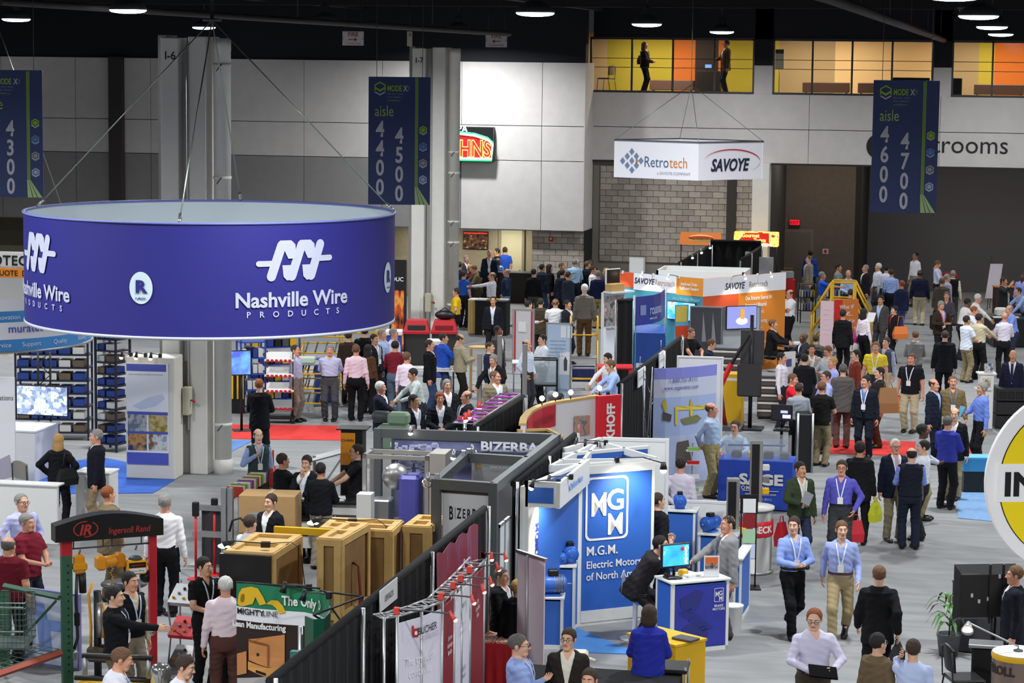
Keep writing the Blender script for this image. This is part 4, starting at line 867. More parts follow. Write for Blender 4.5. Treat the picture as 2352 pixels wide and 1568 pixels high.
person(2174,634,110,'stand','shirt','a09cb8','grey-haired person in mauve shirt beside the tweed jacket',pants='2c2c34',hair='short',hc='g',dy=.8)
person(2174,672,-15,'front','shirt','4a4650','dark-haired person in charcoal shirt behind the brown jacket',pants='2a2a30',hair='short',hc='s',sk='r',dy=.3)
person(2162,691,20,'read','coat','33291f','grey-haired person in dark brown jacket with a black backpack',c2='aebce8',pants='1d1d24',hair='short',hc='g',sk='r',H=1.80,lan='e04030')
person(2103,759,174,'front','sweater','7e7c7c','person in grey sweater seen from behind in the wide aisle',c2='e0e0e4',pants='3a3634',hair='short',hc='l',H=1.74)
person(2171,759,174,'stand','suit','16171e','person in black suit seen from behind in the wide aisle',pants='16171e',hair='short',hc='b',H=1.80,girth=1.06)
person(2223,685,110,'bend1','shirt','ece8e4','dark-haired person in white shirt in the group at the machine',pants='2c2c34',hair='short',hc='k',sk='b')
person(2246,678,90,'bend1','shirt','f2eee8','white-capped person in white shirt in the group at the machine',pants='3a3a40',hair='short',hc='w',sk='r',dy=.4)
person(2239,702,80,'bend1','shirt','e4e8f4','ginger-haired person in pale shirt in the group at the machine',pants='2c2c34',hair='recede',hc='r',sk='r',dy=-.2)
person(2222,722,120,'front','polo_out','dce4f2','dark-haired person in white polo shirt and khaki trousers at the machine',pants='8c7f62',hair='short',hc='k',sk='t',dy=-.3)
person(2250,720,130,'give','shirt','d2c6a4','dark-haired person in beige shirt and black trousers at the machine',pants='1b1a1c',hair='short',hc='k',sk='t',girth=1.08)
person(2308,717,176,'front','shirt','ddd6e4','bald person in white shirt seen from behind at the machine',pants='1c1c20',hair=None,sk='r')
person(2318,704,-80,'bend1','shirt','7f98e4','balding person in blue shirt leaning over the machine',pants='2c3040',hair='ring',hc='g',sk='r',dy=.4)
person(2338,660,-70,'bend','shirt','9cb4e6','person in blue shirt stretching across the black machine',pants='3a4a6a',hair='short',hc='b',sk='f')
person(2306,637,60,'raise_','suit','2c3030','dark-haired person in dark jacket raising one hand',pants='2c3030',hair='short',hc='b',sk='r')
person(2349,626,-30,'stand','shirt','8f9ce0','dark-skinned person in blue shirt near the white easel',pants='23242c',hair='buzz',hc='k',sk='d')
person(2327,804,-15,'stand','suit','1d2036','bald bearded person in navy suit and tie behind the black crate',pants='1d2036',hair=None,sk='t',tie='23284a',H=1.78)
person(2331,1299,-95,'stand','suit','1a1c26','person in dark suit behind the large black monitor',pants='1a1c26',hair='short',hc='l',sk='r')
ub=person(1481,110,75,'front','coat','2a1c20','long-haired person in black walking behind the upper window',pants='17141a',hair='long',hc='l',fem=True,base=7.18,H=1.70,Y=81.8)
um=person(1668,103,-75,'hold1','suit','5a4a3c','person in brown jacket standing behind the upper window',pants='22242e',hair='short',hc='k',sk='t',base=7.18,H=1.78,Y=81.8)
person(2,664,100,'stand','shirt','e8c4cc','person in pink shirt in the orange booth',pants='2c2c34',hair='short',hc='k',dy=0)
# ================================================================== BOOTH HELPERS
m_drape=mat('131315',.95,bump=.3,bs=10);m_pole=metal('b9bbbd',.4);m_pine=mat('c8a464',.7,grain=.10,gs=5,bump=.15,bs=25);m_ply=mat('8c6a3c',.75,grain=.12,gs=4)
m_blue=mat('2c62bc',.5);m_frm=mat('dfe1de',.45);m_steel=metal('9a9ca0',.45);m_yel=mat('e6b412',.45);m_print=mat('e9e9ee',.5)
m_bulb=glow('fff2dc',14.0)
def drape(label,a,b,h=2.44,col=None,wave=.045,poles=True):
 a=Vector((a[0],a[1],0));b=Vector((b[0],b[1],0));d=b-a;L=d.length;ang=math.atan2(d.y,d.x)
 t=thing('drape',label,'curtain',a,ang);n=max(int(L/.06),8)
 top=[(L*k/n,wave*.5*math.sin(k*1.15),h-.03)for k in range(n+1)];bot=[(L*k/n,wave*math.sin(k*1.15+.3),.01)for k in range(n+1)]
 MB().sheet(top,bot,.012).build('curtain',col or m_drape,t)
 MB().tube([(0,.0,h),(L,.0,h)],.045,8).build('gathered_heading',col or m_drape,t)
 if poles:
  k=max(1,round(L/3.0))
  for i in range(k+1):
   MB().tube([(L*i/k,.06,0),(L*i/k,.06,h+.03)],.024,8).build('upright',m_pole,t);MB().box(L*i/k-.2,L*i/k+.2,-.14,.26,0,.012).build('base_plate',m_steel,t)
 return t
def spot(loc,arm,label,group='clip-on booth spotlights',col=None,lit=True,power=0,k=.75):
 """clip light: arm vector from clamp to lamp head"""
 t=thing('spot_light',label,'lamp',loc,0,group);a=Vector(arm);cm=col or m_blk
 MB().tube([(0,0,0),a*.5+Vector((0,0,.01)),a],.010,6).build('arm',m_dgrey,t);MB().bev(-.03,.03,-.03,.03,-.05,.03,.006).build('clamp',cm,t)
 dn=Vector((a.x*.1,a.y*.1,-.12*k));h=a+dn
 MB().tube([a+Vector((0,0,.03)),a+dn*.4,h],[.028*k,.035*k,.062*k],10).build('lamp_head',cm,t)
 if lit:MB().sphere(tuple(h),.052*k,10,6).build('bulb',m_bulb,t)
 if power:
  ld=bpy.data.lights.new('spot_beam','SPOT');ld.energy=power;ld.spot_size=1.6;ld.spot_blend=.6;ld.color=(1.0,.9,.74);ld.shadow_soft_size=.05
  lo=bpy.data.objects.new('spot_beam',ld);C.objects.link(lo);p=Vector(loc)+h*1.0+dn*.6;lo.location=p;aim=(-a.normalized()*.6+Vector((0,0,-1)));lo.rotation_euler=aim.to_track_quat('-Z','Y').to_euler()
 return t
def card(t,u0,u1,v0,v1,m,name='graphic',y=-.012,th=.008):return MB().box(u0,u1,y,y+th,v0,v1).build(name,m,t)
def wall2(name,label,cat,a,b,h,m_face,m_edge=None,th=.05,z0=.0,frame=.035,group=None):
 """free-standing board with a frame and an inset face; returns thing, Panel"""
 p=Panel(a,b);t=thing(name,label,cat,p.o,p.a,group);L=p.w
 MB().box(frame,L-frame,-.004,th,z0+frame,h-frame).build('board',m_face,t)
 if frame:
  e=m_edge or m_frm
  for x in(0,L-frame):MB().box(x,x+frame,-.014,th+.014,0,h).build('post',e,t)
  for z in(z0,h-frame):MB().box(frame,L-frame,-.010,th+.01,z,z+frame).build('rail',e,t)
 return t,p
def plinth(label,loc,w,d,h,m_face,m_edge=None,rz=.0,name='display_plinth',cat='plinth',fr=.035,top=True):
 t=thing(name,label,cat,loc,rz);e=m_edge or m_frm
 for x in(0,w-fr):
  for y in(0,d-fr):MB().box(x,x+fr,y,y+fr,0,h).build('post',e,t)
 MB().box(.012,w-.012,.010,.02,.03,h-.03).build('front_panel',m_face,t);MB().box(.012,w-.012,d-.02,d-.010,.03,h-.03).build('back_panel',m_face,t)
 MB().box(.010,.02,.012,d-.012,.03,h-.03).build('side_panel',m_face,t);MB().box(w-.02,w-.010,.012,d-.012,.03,h-.03).build('side_panel',m_face,t)
 MB().bev(-.02,w+.02,-.02,d+.02,h,h+.03,.004).build('top',e,t);MB().box(.0,w,.0,d,.0,.06).build('kick_board',e,t)
 return t
def truss(b,p0,p1,w=.22,up=(0,0,1),n=6,r=.014):
 p0=Vector(p0);p1=Vector(p1);d=(p1-p0).normalized();sd=d.cross(Vector(up)).normalized()*w/2
 for s in(-1,1):b.tube([p0+sd*s,p1+sd*s],r,6)
 for k in range(n):
  a,c=p0.lerp(p1,k/n),p0.lerp(p1,(k+1)/n);s=1 if k%2 else-1;b.tube([a+sd*s,c-sd*s],r*.6,5);b.tube([a-sd,a+sd],r*.6,5)
 return b
def motor(label,loc,rz,s,col='2a64c8'):
 t=thing('electric_motor',label,'motor',loc,rz);mb_=mat(col,.35);r=.11*s
 b=MB().lathe([(.0,-.20*s),(r*.55,-.20*s),(r,-.17*s),(r,.0),(r*.92,.02*s),(r*.92,.13*s),(r*.6,.16*s),(0,.16*s)],20).build('housing',mb_,t,(0,0,r+.03));b.rotation_euler=(PI/2,0,0)
 for k in range(7):f=MB().lathe([(r*.9,0),(r*1.05,.0),(r*1.05,.008),(r*.9,.008)],20,cap=False).build('cooling_fin',metal('a8aaac',.4)if s>1.1 else mb_,t,(0,-.01-k*.018*s,r+.03));f.rotation_euler=(PI/2,0,0)
 f=MB().lathe([(.012,0),(.012,.07*s)],10).build('shaft',m_steel,t,(0,-.15*s,r+.03));f.rotation_euler=(PI/2,0,0)
 MB().bev(-.05*s,.05*s,-.06*s,.06*s,2*r+.02,2*r+.09*s,.01).build('terminal_box',m_blk,t);MB().box(-r*.8,r*.8,-.08*s,.10*s,0,.035).build('foot',mb_,t)
 return t
def screen(label,loc,rz,w,h,m,stand='table',name='monitor',back=m_blk,tilt=0):
 t=thing(name,label,'screen',loc,rz)
 z0=.16 if stand=='table' else .0
 MB().bev(-w/2,w/2,-.02,.03,z0,z0+h,.008).build('housing',back,t);MB().box(-w/2+.02,w/2-.02,-.026,-.02,z0+.025,z0+h-.02).build('display',m,t)
 if stand=='table':MB().tube([(0,.03,.01),(0,.03,z0+h*.4)],.022,8).build('neck',back,t);MB().lathe([(.11,0),(.11,.012),(.03,.025)],20).build('foot',back,t)
 return t
def table(label,loc,rz,w,d,h=.74,m=None,leg=None,name='table'):
 t=thing(name,label,'table',loc,rz);MB().bev(0,w,0,d,h-.035,h,.006).build('table_top',m or m_white,t)
 for x in(.04,w-.04):
  for y in(.04,d-.04):MB().tube([(x,y,0),(x,y,h-.03)],.016,8).build('leg',leg or m_steel,t)
 return t
def chair(label,loc,rz,m_seat,group=None):
 t=thing('chair',label,'chair',loc,rz,group);MB().bev(-.23,.23,-.22,.22,.44,.49,.02).build('seat',m_seat,t)
 n=8;top=[(-.22+.44*k/n,.23+.03*math.sin(PI*k/n),.92-.05*abs(2*k/n-1)**2)for k in range(n+1)];bot=[(-.2+.40*k/n,.20+.03*math.sin(PI*k/n),.58)for k in range(n+1)];MB().sheet(top,bot,-.03).build('backrest',m_seat,t)
 for x in(-.22,.22):MB().tube([(x,.24,.85),(x,.22,.46),(x,-.2,.45),(x,-.24,.0)],.012,6).build('leg',m_blk,t);MB().tube([(x,.2,.45),(x,.28,.0)],.012,6).build('leg',m_blk,t)
 return t
def logo_mgm(t,cx,cz,w,m,y=-.014):
 """rounded outline with the letters M, G, M stepping down"""
 h=w*1.32;r=w*.12;pts=[]
 for(qx,qz,a0)in((1,1,0),(-1,1,90),(-1,-1,180),(1,-1,270)):
  for k in range(6):a=math.radians(a0+18*k);pts.append((cx+qx*(w/2-r)+r*math.cos(a),cz+qz*(h/2-r)+r*math.sin(a)))
 b=MB();n=len(pts);k_=.045*w
 inn=[(cx+(x-cx)*(1-2*k_/w),cz+(z-cz)*(1-2*k_/h))for x,z in pts]
 b.add([(x,y,z)for x,z in pts]+[(x,y,z)for x,z in inn],[(i,(i+1)%n,n+(i+1)%n,n+i)for i in range(n)]);b.build('logo_outline',m,t)
 text('M',w*.50,m,t,(cx-w*.19,y,cz-h*.11),bold=.022,name='logo_letter',sx=.76);text('G',w*.44,m,t,(cx+w*.2,y,cz-h*.03),bold=.03,name='logo_letter',sx=.98);text('M',w*.46,m,t,(cx+w*.2,y,cz-h*.42),bold=.022,name='logo_letter',sx=.82)
 # ================================================================== LONG BLACK DRAPE AND THE BOOTHS ALONG IT
XD=-6.87
drape('long black drape between the wooden crates and the silver truss stand',(XD,30.7),(XD,21.5))
drape('black drape behind the grey framed booth and blue logo wall',(XD-.02,37.2),(XD-.02,32.6))
t=thing('booth_sign','white paper company sign hung on the black drape','sign',(XD+.07,27.2,1.95),PI/2)
pn=Panel((XD+.07,24),(XD+.07,34));u0,v0=pn.uv(872,1400);u1,v1=pn.uv(912,1325);t.location=(XD+.07,24+u0,0)
MB().box(0,u1-u0,-.006,.004,v1-.24,v1).build('sheet',mat('dcdcdc',.7),t);text('BUCHER HYDRAULICS, INC',.07,mat('333333'),t,((u1-u0)/2,-.012,v1-.16),sx=.42*(u1-u0),bold=.02)
tb=thing('truss_display','curved silver truss display with white and red printed panels','display',(0,0,0))
key=[at(880,1428,2.3),at(912,1424,2.3),at(1015,1390,2.3),at(1043,1362,2.3),at(1078,1330,2.3),at(1113,1290,2.3)]
pts=[Vector((-6.50,24.35)),Vector((-6.36,24.45)),Vector((-6.22,24.7)),Vector((-6.13,25.1)),Vector((-6.08,25.65)),Vector((-6.08,26.2)),Vector((-6.10,26.75)),Vector((-6.16,27.3))]
pxs=[(882,1428),(912,1424),(968,1408),(1015,1390),(1043,1364),(1060,1348),(1080,1328),(1112,1292)]
pts=[Vector(at(x,y,2.3)[:2])for x,y in pxs]
cols_=['e9e6f2','e4e0f0','e4e0f0','8a1626','e9e6f2','e9e6f2','8a1626']
for i in range(1,len(pts)-1):
 a,b=pts[i],pts[i+1]
 o=MB().sheet([(a.x,a.y,2.26),(b.x,b.y,2.26)],[(a.x,a.y,.05),(b.x,b.y,.05)],.012).build('printed_panel',mat(cols_[i],.55),tb)
for i in range(len(pts)):MB().tube([(pts[i].x,pts[i].y,0),(pts[i].x,pts[i].y,2.34)],.02,8).build('upright',m_alu,tb)
b=MB()
for i in range(len(pts)-1):truss(b,(pts[i].x-.09,pts[i].y+.06,2.34),(pts[i+1].x-.09,pts[i+1].y+.06,2.34),.2,n=3)
b.build('truss',m_alu,tb)
gt=mat('2c2c34',.6);gl_=mat('b8b4c4',.6);mr_=mat('c8202c',.5);mw_=mat('f6f2f4',.6);cv=Curve(pts[1:])
for px,py,s_,sz_,m_,k_ in((980,1450,'BUCHER',.085,gt,dict(bold=.01,sx=.9)),(984,1464,'HYDRAULICS',.06,gl_,dict(sx=.8)),(965,1525,'The tradition\ncontinues',.10,mw_,dict(sx=.8,bold=.01)),(1063,1392,'BUCHER',.06,gt,dict(sx=.6)),(1060,1440,'Smart solutions.\nSuperior support.',.06,mat('c9c4d8'),dict(sx=.55)),(1062,1542,'BUCHER\nhydraulics',.06,gt,dict(sx=.6)),(1030,1480,'Extreme\nAdvantage\nBenefits',.06,mw_,dict(sx=.7)),(1094,1395,'Quality\nEnergy Efficient\nSolutions',.06,mw_,dict(sx=.5))):cv.text(tb,px,py,s_,sz_,m_,**k_)
cv.poly(tb,[(945,1443),(958,1442),(958,1462),(945,1463)],mr_,'logo');cv.poly(tb,[(945,1436),(949,1436),(949,1444),(945,1444)],mr_,'logo');cv.poly(tb,[(948,1449),(955,1448),(955,1456),(948,1457)],mw_,'logo_ring',.025)
m_pink=glow('ffb4a8',1.6);m_shade=mat('d8443c',.4)
for k,(x,y)in enumerate(((1128,1278),(1158,1279),(1140,1302),(1124,1335),(1106,1352),(1082,1377),(1033,1415))):
 q=at(x,y,2.42);e=min(pts,key=lambda p:(Vector((q.x,q.y))-p).length);base=Vector((e.x-.02,e.y+.05,2.4));t=spot(base,(q.x-base.x,q.y-base.y,.05),'small pink halogen lamp on the silver truss display','pink lamps on the truss display',m_shade,True,0,.5);[c for c in t.children if c.name.startswith('bulb')][0].data.materials[0]=m_pink
t,pn=wall2('roll_up_banner','tall white roll-up banner seen from its plain back','banner',(-6.31,30.2,0),(-5.87,29.75,0),2.0,mat('e2d9e4',.6),m_alu,.012,frame=.0)
MB().box(-.03,pn.w+.03,-.02,.03,1.98,2.02).build('top_rail',m_alu,t);MB().bev(-.04,pn.w+.04,-.09,.09,0,.09,.01).build('base',m_alu,t);MB().tube([(pn.w*.45,-.04,.05),(pn.w*.45,-.04,2.0)],.012,6).build('support_pole',m_alu,t)
def cloth_table(label,loc,w,d,h,m,rz=.0):
 t=thing('draped_table',label,'table',loc,rz);n=26;ring=[]
 per=[(0,0),(w,0),(w,d),(0,d)]
 P=[]
 for k in range(4):
  a,b=Vector(per[k]),Vector(per[(k+1)%4])
  for j in range(n):P.append(a.lerp(b,j/n))
 c=Vector((w/2,d/2));top=[(p.x,p.y,h)for p in P];bot=[]
 for i,p in enumerate(P):q=(p-c).normalized()*(.02+.018*math.sin(i*.9));bot.append((p.x+q.x,p.y+q.y,.03))
 N=len(P);MB().add(top+bot,[tuple(range(N))]+[(k,N+k,N+(k+1)%N,(k+1)%N)for k in range(N)]).build('cloth',m,t)
 MB().box(.03,w-.03,.03,d-.03,h-.03,h-.004).build('table_top',m_white,t)
 for x in(.08,w-.08):
  for y in(.08,d-.08):MB().tube([(x,y,0),(x,y,h-.03)],.015,6).build('leg',m_steel,t)
 return t
mredc=mat('c8222a',.7,grain=.05);a=at(1108,1500,.76);a=Vector((-6.84,30.2,0))
cloth_table('table under a bright red cloth beside the truss display',a,.46,.85,.76,mredc)
for k in range(4):t=tag(MB().bev(0,.2,0,.27,0,.03,.003).build('brochure_stack',mixmat('brochure_print',[(.4,'c83a20'),(.55,'e8d8c0'),(.7,'a02818')],30),None,(a.x+.02+.22*(k%2),a.y+.02+.3*(k//2),.763),.0),'stack of red brochures on the red cloth table','brochures','brochures on the red table')
tag(MB().bev(0,.2,0,.22,0,.02,.003).build('magazine',mat('3a4450',.4),None,(a.x+.22,a.y+.62,.793),.0),'dark magazine lying on the red cloth table','magazine');tag(MB().bev(0,.2,0,.22,0,.02,.003).build('paper_stack',m_white,None,(a.x+.0,a.y+.6,.793),.0),'white papers lying on the red cloth table','papers')
pn=Panel((XD+.09,26.5),(XD+.09,31.2));ua,_=pn.uv(1003,1300);ub,_=pn.uv(1096,1250);_,zt=pn.uv(1096,1180)
t=thing('vinyl_banner','wrinkled red vinyl banner with pale lettering on the drape','banner',(XD+.09,26.5,0),PI/2)
n=14;top=[(ua+(ub-ua)*k/n,.012*math.sin(k*1.7),2.42-(.04 if k%4==2 else 0))for k in range(n+1)];bot=[(ua+(ub-ua)*k/n,-.03-.02*math.sin(k*1.3),.95)for k in range(n+1)]
MB().sheet(top,bot,.006).build('sheet',mat('8c1c2c',.3,grain=.12,gs=3),t);text('nmhg',.42,mat('e4c8cc'),t,((ua+ub)/2,-.05,1.72),bold=.03,sx=(ub-ua)*.42)
A,B=at(1326,1438),at(1497,1420)
t,pn=wall2('logo_wall','blue wall with large white MGM logo and lettering','booth wall',A,B,2.42,m_blue,m_frm,.05,.0,.045)
MB().box(.045,pn.w-.045,-.02,.0,.05,.22).build('plinth_board',m_frm,t);MB().box(.045,pn.w-.045,-.02,.0,2.26,2.38).build('header_board',m_frm,t)
u0,u1,v0,v1=pn.rect(1344,1097,1442,1235);logo_mgm(t,(u0+u1)/2,(v0+v1)/2,u1-u0,m_white)
for(x,y,s,sz)in((1345,1276,'M.G.M.',22),(1345,1306,'Electric Motors',18),(1345,1333,'of North America',18)):
 u,v=pn.uv(x,y);text(s,sz*.0064,m_white,t,(u,-.014,v),align='LEFT',bold=.018,sx=.94)
L0=Vector((-6.72,32.55,0));
t,pl=wall2('side_wall','lit white and blue side wall joining the logo wall','booth wall',L0,A,2.42,m_blue,m_frm,.05,0,.045)
MB().box(.06,.5,-.012,0,.05,2.3).build('light_panel',mat('f4f0e6',.5),t)
for k in range(3):text('MGM',.13,mat('3a4cb0'),t,(.38,-.02,1.2+.22*k),rot=(PI/2,PI/2,0),name='lettering',bold=.03)
f=thing('fascia','white header fascia with blue panel over the side wall','booth fascia',(L0.x,L0.y,0),.0)
fw=.46
MB().box(0,fw,0,.05,2.14,2.50).build('fascia_board',m_frm,f);card(f,.05,fw-.05,2.20,2.42,m_blue,'blue_inset')
MB().box(0,.05,0,.05,0,2.5).build('post',m_frm,f)
g=thing('fascia','white header fascia running back to the logo wall','booth fascia',(L0.x+fw,L0.y,0),math.atan2(A.y-L0.y,A.x+.1-L0.x-fw));gl=math.hypot(A.y-L0.y,A.x+.1-L0.x-fw)
MB().box(0,gl,-.05,0,2.14,2.5).build('fascia_board',m_frm,g);text('M.G.M. Electric Motors',.1,mat('6a9ae0'),g,(gl/2,-.06,2.28),sx=.75,bold=.03);MB().box(-.045,.0,-.05,.0,2.14,2.5).build('post',m_frm,g)
fb=MB()
C0,C1,C2=Vector((-6.72,34.4,2.42)),Vector((-6.45,36.9,2.42)),Vector((-5.3,35.5,2.42))
gr=thing('beam_frame','white beams forming a triangle over the blue logo wall','booth frame',(0,0,0))
for p,q in((C0,C2),(C0+Vector((.02,.55,0)),C2),(Vector((A.x,A.y,2.42)),C1),(C1,C2),(C0,C1)):
 d=(q-p).normalized();n_=Vector((-d.y,d.x,0))*.025;b=MB();b.add([p+n_,q+n_,q-n_,p-n_,p+n_-Vector((0,0,.1)),q+n_-Vector((0,0,.1)),q-n_-Vector((0,0,.1)),p-n_-Vector((0,0,.1))],[(0,1,2,3),(7,6,5,4),(0,4,5,1),(2,6,7,3),(1,5,6,2),(0,3,7,4)]);b.build('beam',m_frm,gr)
wall2('side_wall','blue inner wall behind the triangle of beams','booth wall',(-6.72,35.5,0),(-5.6,36.6,0),2.42,m_blue,m_frm,.05,0,.045)
for(x,y),a_,lb in(((1310,1098),(-.25,-.28,.02),'black clip lamp over the white fascia'),((1301,1118),(-.3,-.25,.02),'black clip lamp at the fascia corner'),((1376,1005),(-.3,-.1,.02),'black clip lamp on the rear beam'),((1361,1022),(-.3,-.1,.02),'black clip lamp beside the rear beam lamp')):
 spot({1310:(L0.x+fw+.1,L0.y+.5,2.51),1301:(L0.x+fw,L0.y+.1,2.51),1376:(-6.3,36.7,2.43),1361:(-6.42,36.5,2.43)}[x],a_,lb,None,power=0)
q=pn;sp=thing('spot_light','black arm lamp shining down on the blue logo wall','lamp',A+pn.d*.62+Vector((0,0,2.42)),pn.a)
MB().bev(-.03,.03,-.03,.03,-.02,.06,.005).build('clamp',m_blk,sp);MB().tube([(0,0,.05),(.3,-.25,.08),(.55,-.42,.0)],.009,6).build('arm',m_blk,sp);MB().tube([(.55,-.42,.02),(.55,-.42,-.09)],[.03,.06],10).build('lamp_head',m_blk,sp);MB().sphere((.55,-.42,-.1),.05).build('bulb',m_bulb,sp)
ld=bpy.data.lights.new('logo_wall_light','SPOT');ld.energy=60;ld.spot_size=1.9;ld.spot_blend=.9;ld.color=(1,.93,.8);ld.shadow_soft_size=.08;lo=bpy.data.objects.new('logo_wall_light',ld);C.objects.link(lo);lo.location=A+pn.d*.75+pn.n*.55+Vector((0,0,2.28));lo.rotation_euler=(Vector((-pn.n.x,-pn.n.y,-.9))).to_track_quat('-Z','Y').to_euler()
ld=bpy.data.lights.new('side_wall_light','SPOT');ld.energy=45;ld.spot_size=1.8;ld.spot_blend=.8;ld.color=(1,.9,.72);lo=bpy.data.objects.new('side_wall_light',ld);C.objects.link(lo);lo.location=(-6.3,32.9,2.1);lo.rotation_euler=Vector((-.7,.5,-.9)).to_track_quat('-Z','Y').to_euler()
for(pb,w,d,h,lb)in(((1243,1490),.30,.32,.72,'low blue plinth carrying a motor with silver fins'),((1268,1462),.32,.40,1.02,'middle blue plinth carrying two blue motors'),((1256,1437),.30,.30,1.30,'tall blue plinth carrying one blue motor')):
 q=at(*pb);plinth(lb,q,w,d,h,m_blue,rz=.15)
q=at(1243,1490);motor('electric motor with silver fins on the low blue plinth',(q.x+.13,q.y+.15,.75),1.9,1.2)
q=at(1268,1462);motor('larger blue motor on the middle blue plinth',(q.x+.2,q.y+.26,1.05),.3,1.0);motor('smaller blue motor on the middle blue plinth',(q.x+.1,q.y+.13,1.05),.3,.65)
q=at(1256,1437);motor('blue motor on the tall blue plinth',(q.x+.1,q.y+.14,1.33),-.2,.85)
k0,k1=at(1541,1503),at(1672,1490);pc=Panel(k0,k1)
cn=plinth('white and blue reception counter with brake motor picture',(k0.x,k0.y,0),pc.w,.5,1.0,m_blue,rz=pc.a,name='reception_counter',cat='counter',fr=.045)
m_ind=mat('3a3ca8',.5);card(cn,.05,pc.w-.05,.08,.95,mat('3038a0',.4,grain=.12,gs=3),'printed_panel',-.004);ii=mat('28307e',.5)
b=MB();b.prism([(.12,.78),(.38,.9),(.5,.86),(.42,.66),(.3,.58),(.14,.66)],-.010,-.005);o=b.build('printed_motor',ii,cn)
b=MB()
for k in range(8):b.prism([(.12+.05*k,.60-.04*k),(.30+.05*k,.64-.04*k),(.31+.05*k,.62-.04*k),(.12+.05*k,.57-.04*k)],-.010,-.005)
b.build('printed_fins',ii,cn);b=MB();b.prism([(.36+.22*math.cos(a),.26+.17*math.sin(a))for a in[2*PI*k/20 for k in range(20)]],-.010,-.005);b.build('printed_cover',ii,cn)
logo_mgm(cn,pc.w-.17,.80,.15,m_white,-.012);text('BRAKE\nMOTORS',.035,m_white,cn,(pc.w-.17,-.012,.62),bold=.02)
ct=pc.pt(0,0,1.03)
scr=mixmat('software_screen',[(.3,'1e8ac8'),(.6,'3fb4e0'),(.75,'e8eef0')],4,emit=.9)
q=pc.pt(.17,.25,1.03);ms=screen('black monitor showing a blue picture on the white counter',q,pc.a+.05,.46,.34,scr);text('Google!',.06,mat('f0f0f0',emit=1.0),ms,(.14,-.03,.33),rot=(PI/2,PI/2,0),bold=.03);MB().sphere((.1,-.03,.42),.03,8,5,(1,.1,1)).build('red_shape',mat('c82040',emit=.6),ms)
q=pc.pt(.02,.16,1.03);tp=thing('telephone','black desk telephone beside the monitor','telephone',q,pc.a);MB().bev(0,.16,0,.18,0,.04,.012).build('base',m_blk,tp);MB().tube([(.03,.02,.06),(.03,.16,.06)],.022,8).build('handset',m_blk,tp)
q=pc.pt(.58,.15,1.03);bs_=thing('brochure_stand','clear brochure stand with an orange leaflet on the counter','leaflet',q,pc.a-.3);MB().box(0,.22,0,.008,0,.31).build('holder',m_print,bs_);card(bs_,.02,.2,.2,.29,mat('e06a28'),'print_orange',-.006,.004);card(bs_,.02,.2,.12,.2,mixmat('leaflet_photo',[(.4,'3a3040'),(.6,'a89890')],30),'print_photo',-.006,.004);MB().box(0,.22,0,.09,0,.008).build('foot',m_print,bs_)
q=pc.pt(.36,.2,1.03);tag(MB().bev(0,.24,0,.3,0,.03,.004).build('paper_stack',m_white,None,q,pc.a+.2),'white papers spread on the reception counter','papers');q=pc.pt(.3,.33,1.03);tag(MB().bev(0,.14,0,.1,0,.09,.02).build('candy_box',m_yel,None,q,pc.a),'small yellow box behind the monitor','box')
sl=lean['loc'];st=thing('bar_stool','white moulded bar stool with a curved seat','stool',(sl.x+.0,sl.y,0),lean['ang'])
MB().lathe([(.22,0),(.22,.02),(.05,.05),(.035,.2),(.035,.62)],20).build('pedestal',mat('dfe6ee',.25),st);n=10
b=MB();rowsv=[]
for i in range(7):
 tt=i/6;y=-.18+.36*min(tt*1.5,1.0);z=.64+.02*math.cos(tt*6)+(max(tt-.62,0)*.75)
 for k in range(n+1):x=-.2+.4*k/n;rowsv.append((x*(1-.25*max(tt-.6,0)),y+.0,z+.05*(2*k/n-1)**2))
vs=rowsv+[(x,y,z-.025)for x,y,z in rowsv];N=len(rowsv);fs=[]
for i in range(6):
 for k in range(n):a_=i*(n+1)+k;fs+=[(a_,a_+1,a_+n+2,a_+n+1),(N+a_,N+a_+n+1,N+a_+n+2,N+a_+1)]
b.add(vs,fs,True);b.build('seat',mat('dfe6ee',.25),st)
tag(MB().prismz([tuple(at(x,y)[:2])for x,y in((1322,1442),(1440,1490),(1445,1503),(1290,1497))],.0,.012).build('carpet',mat('4a86c8',.95,grain=.08,gs=4)),'bright blue carpet patch in front of the logo wall','carpet')
wr=mat('e3e4e2',.6);W0,W1=at(1384,1004,2.42),at(1537,1008,2.42)
wall2('booth_wall','white panel wall behind the blue logo wall','booth wall',W0,W1,2.42,wr,m_frm,.05,0,.05)
wall2('booth_wall','white return wall at the back of the motor booth','booth wall',(W0.x-.35,W0.y-1.2,0),W0,2.42,wr,m_frm,.05,0,.05)
q=at(1506,1335);plinth('white topped blue plinth with a motor behind the counter',(q.x+.05,q.y+.5,0),.5,.4,1.05,m_blue);motor('blue brake motor on the plinth behind the counter',(q.x+.27,q.y+.68,1.08),.2,.9)
q=at(1600,1345);plinth('low white and blue plinth behind the person in the grey suit',(q.x,q.y+.1,0),.62,.45,.80,m_blue);motor('blue motor with a round flange beside the person in the grey suit',(q.x+.16,q.y+.28,.83),-.5,1.0)
q=at(1538,1350);wall2('booth_wall','low white partition beside the motor plinths','booth wall',(q.x+.0,q.y+1.5,0),(q.x+1.05,q.y+1.5,0),1.15,wr,m_frm,.05,0,.04)
q=at(1690,1430);plinth('narrow white and blue side counter at the aisle',(q.x-.05,q.y,0),.12,1.0,.95,m_blue,rz=-.02,name='side_counter',cat='counter')
y0=at(1441,1560,.35);yc=thing('steel_cabinet','bright yellow steel cabinet with an open top rim','cabinet',(-4.84,30.05,0),-.62)
MB().bev(0,.84,0,.56,.03,1.02,.01).build('body',m_yel,yc);MB().box(-.01,.85,-.01,.57,1.02,1.05).build('rim',m_yel,yc)
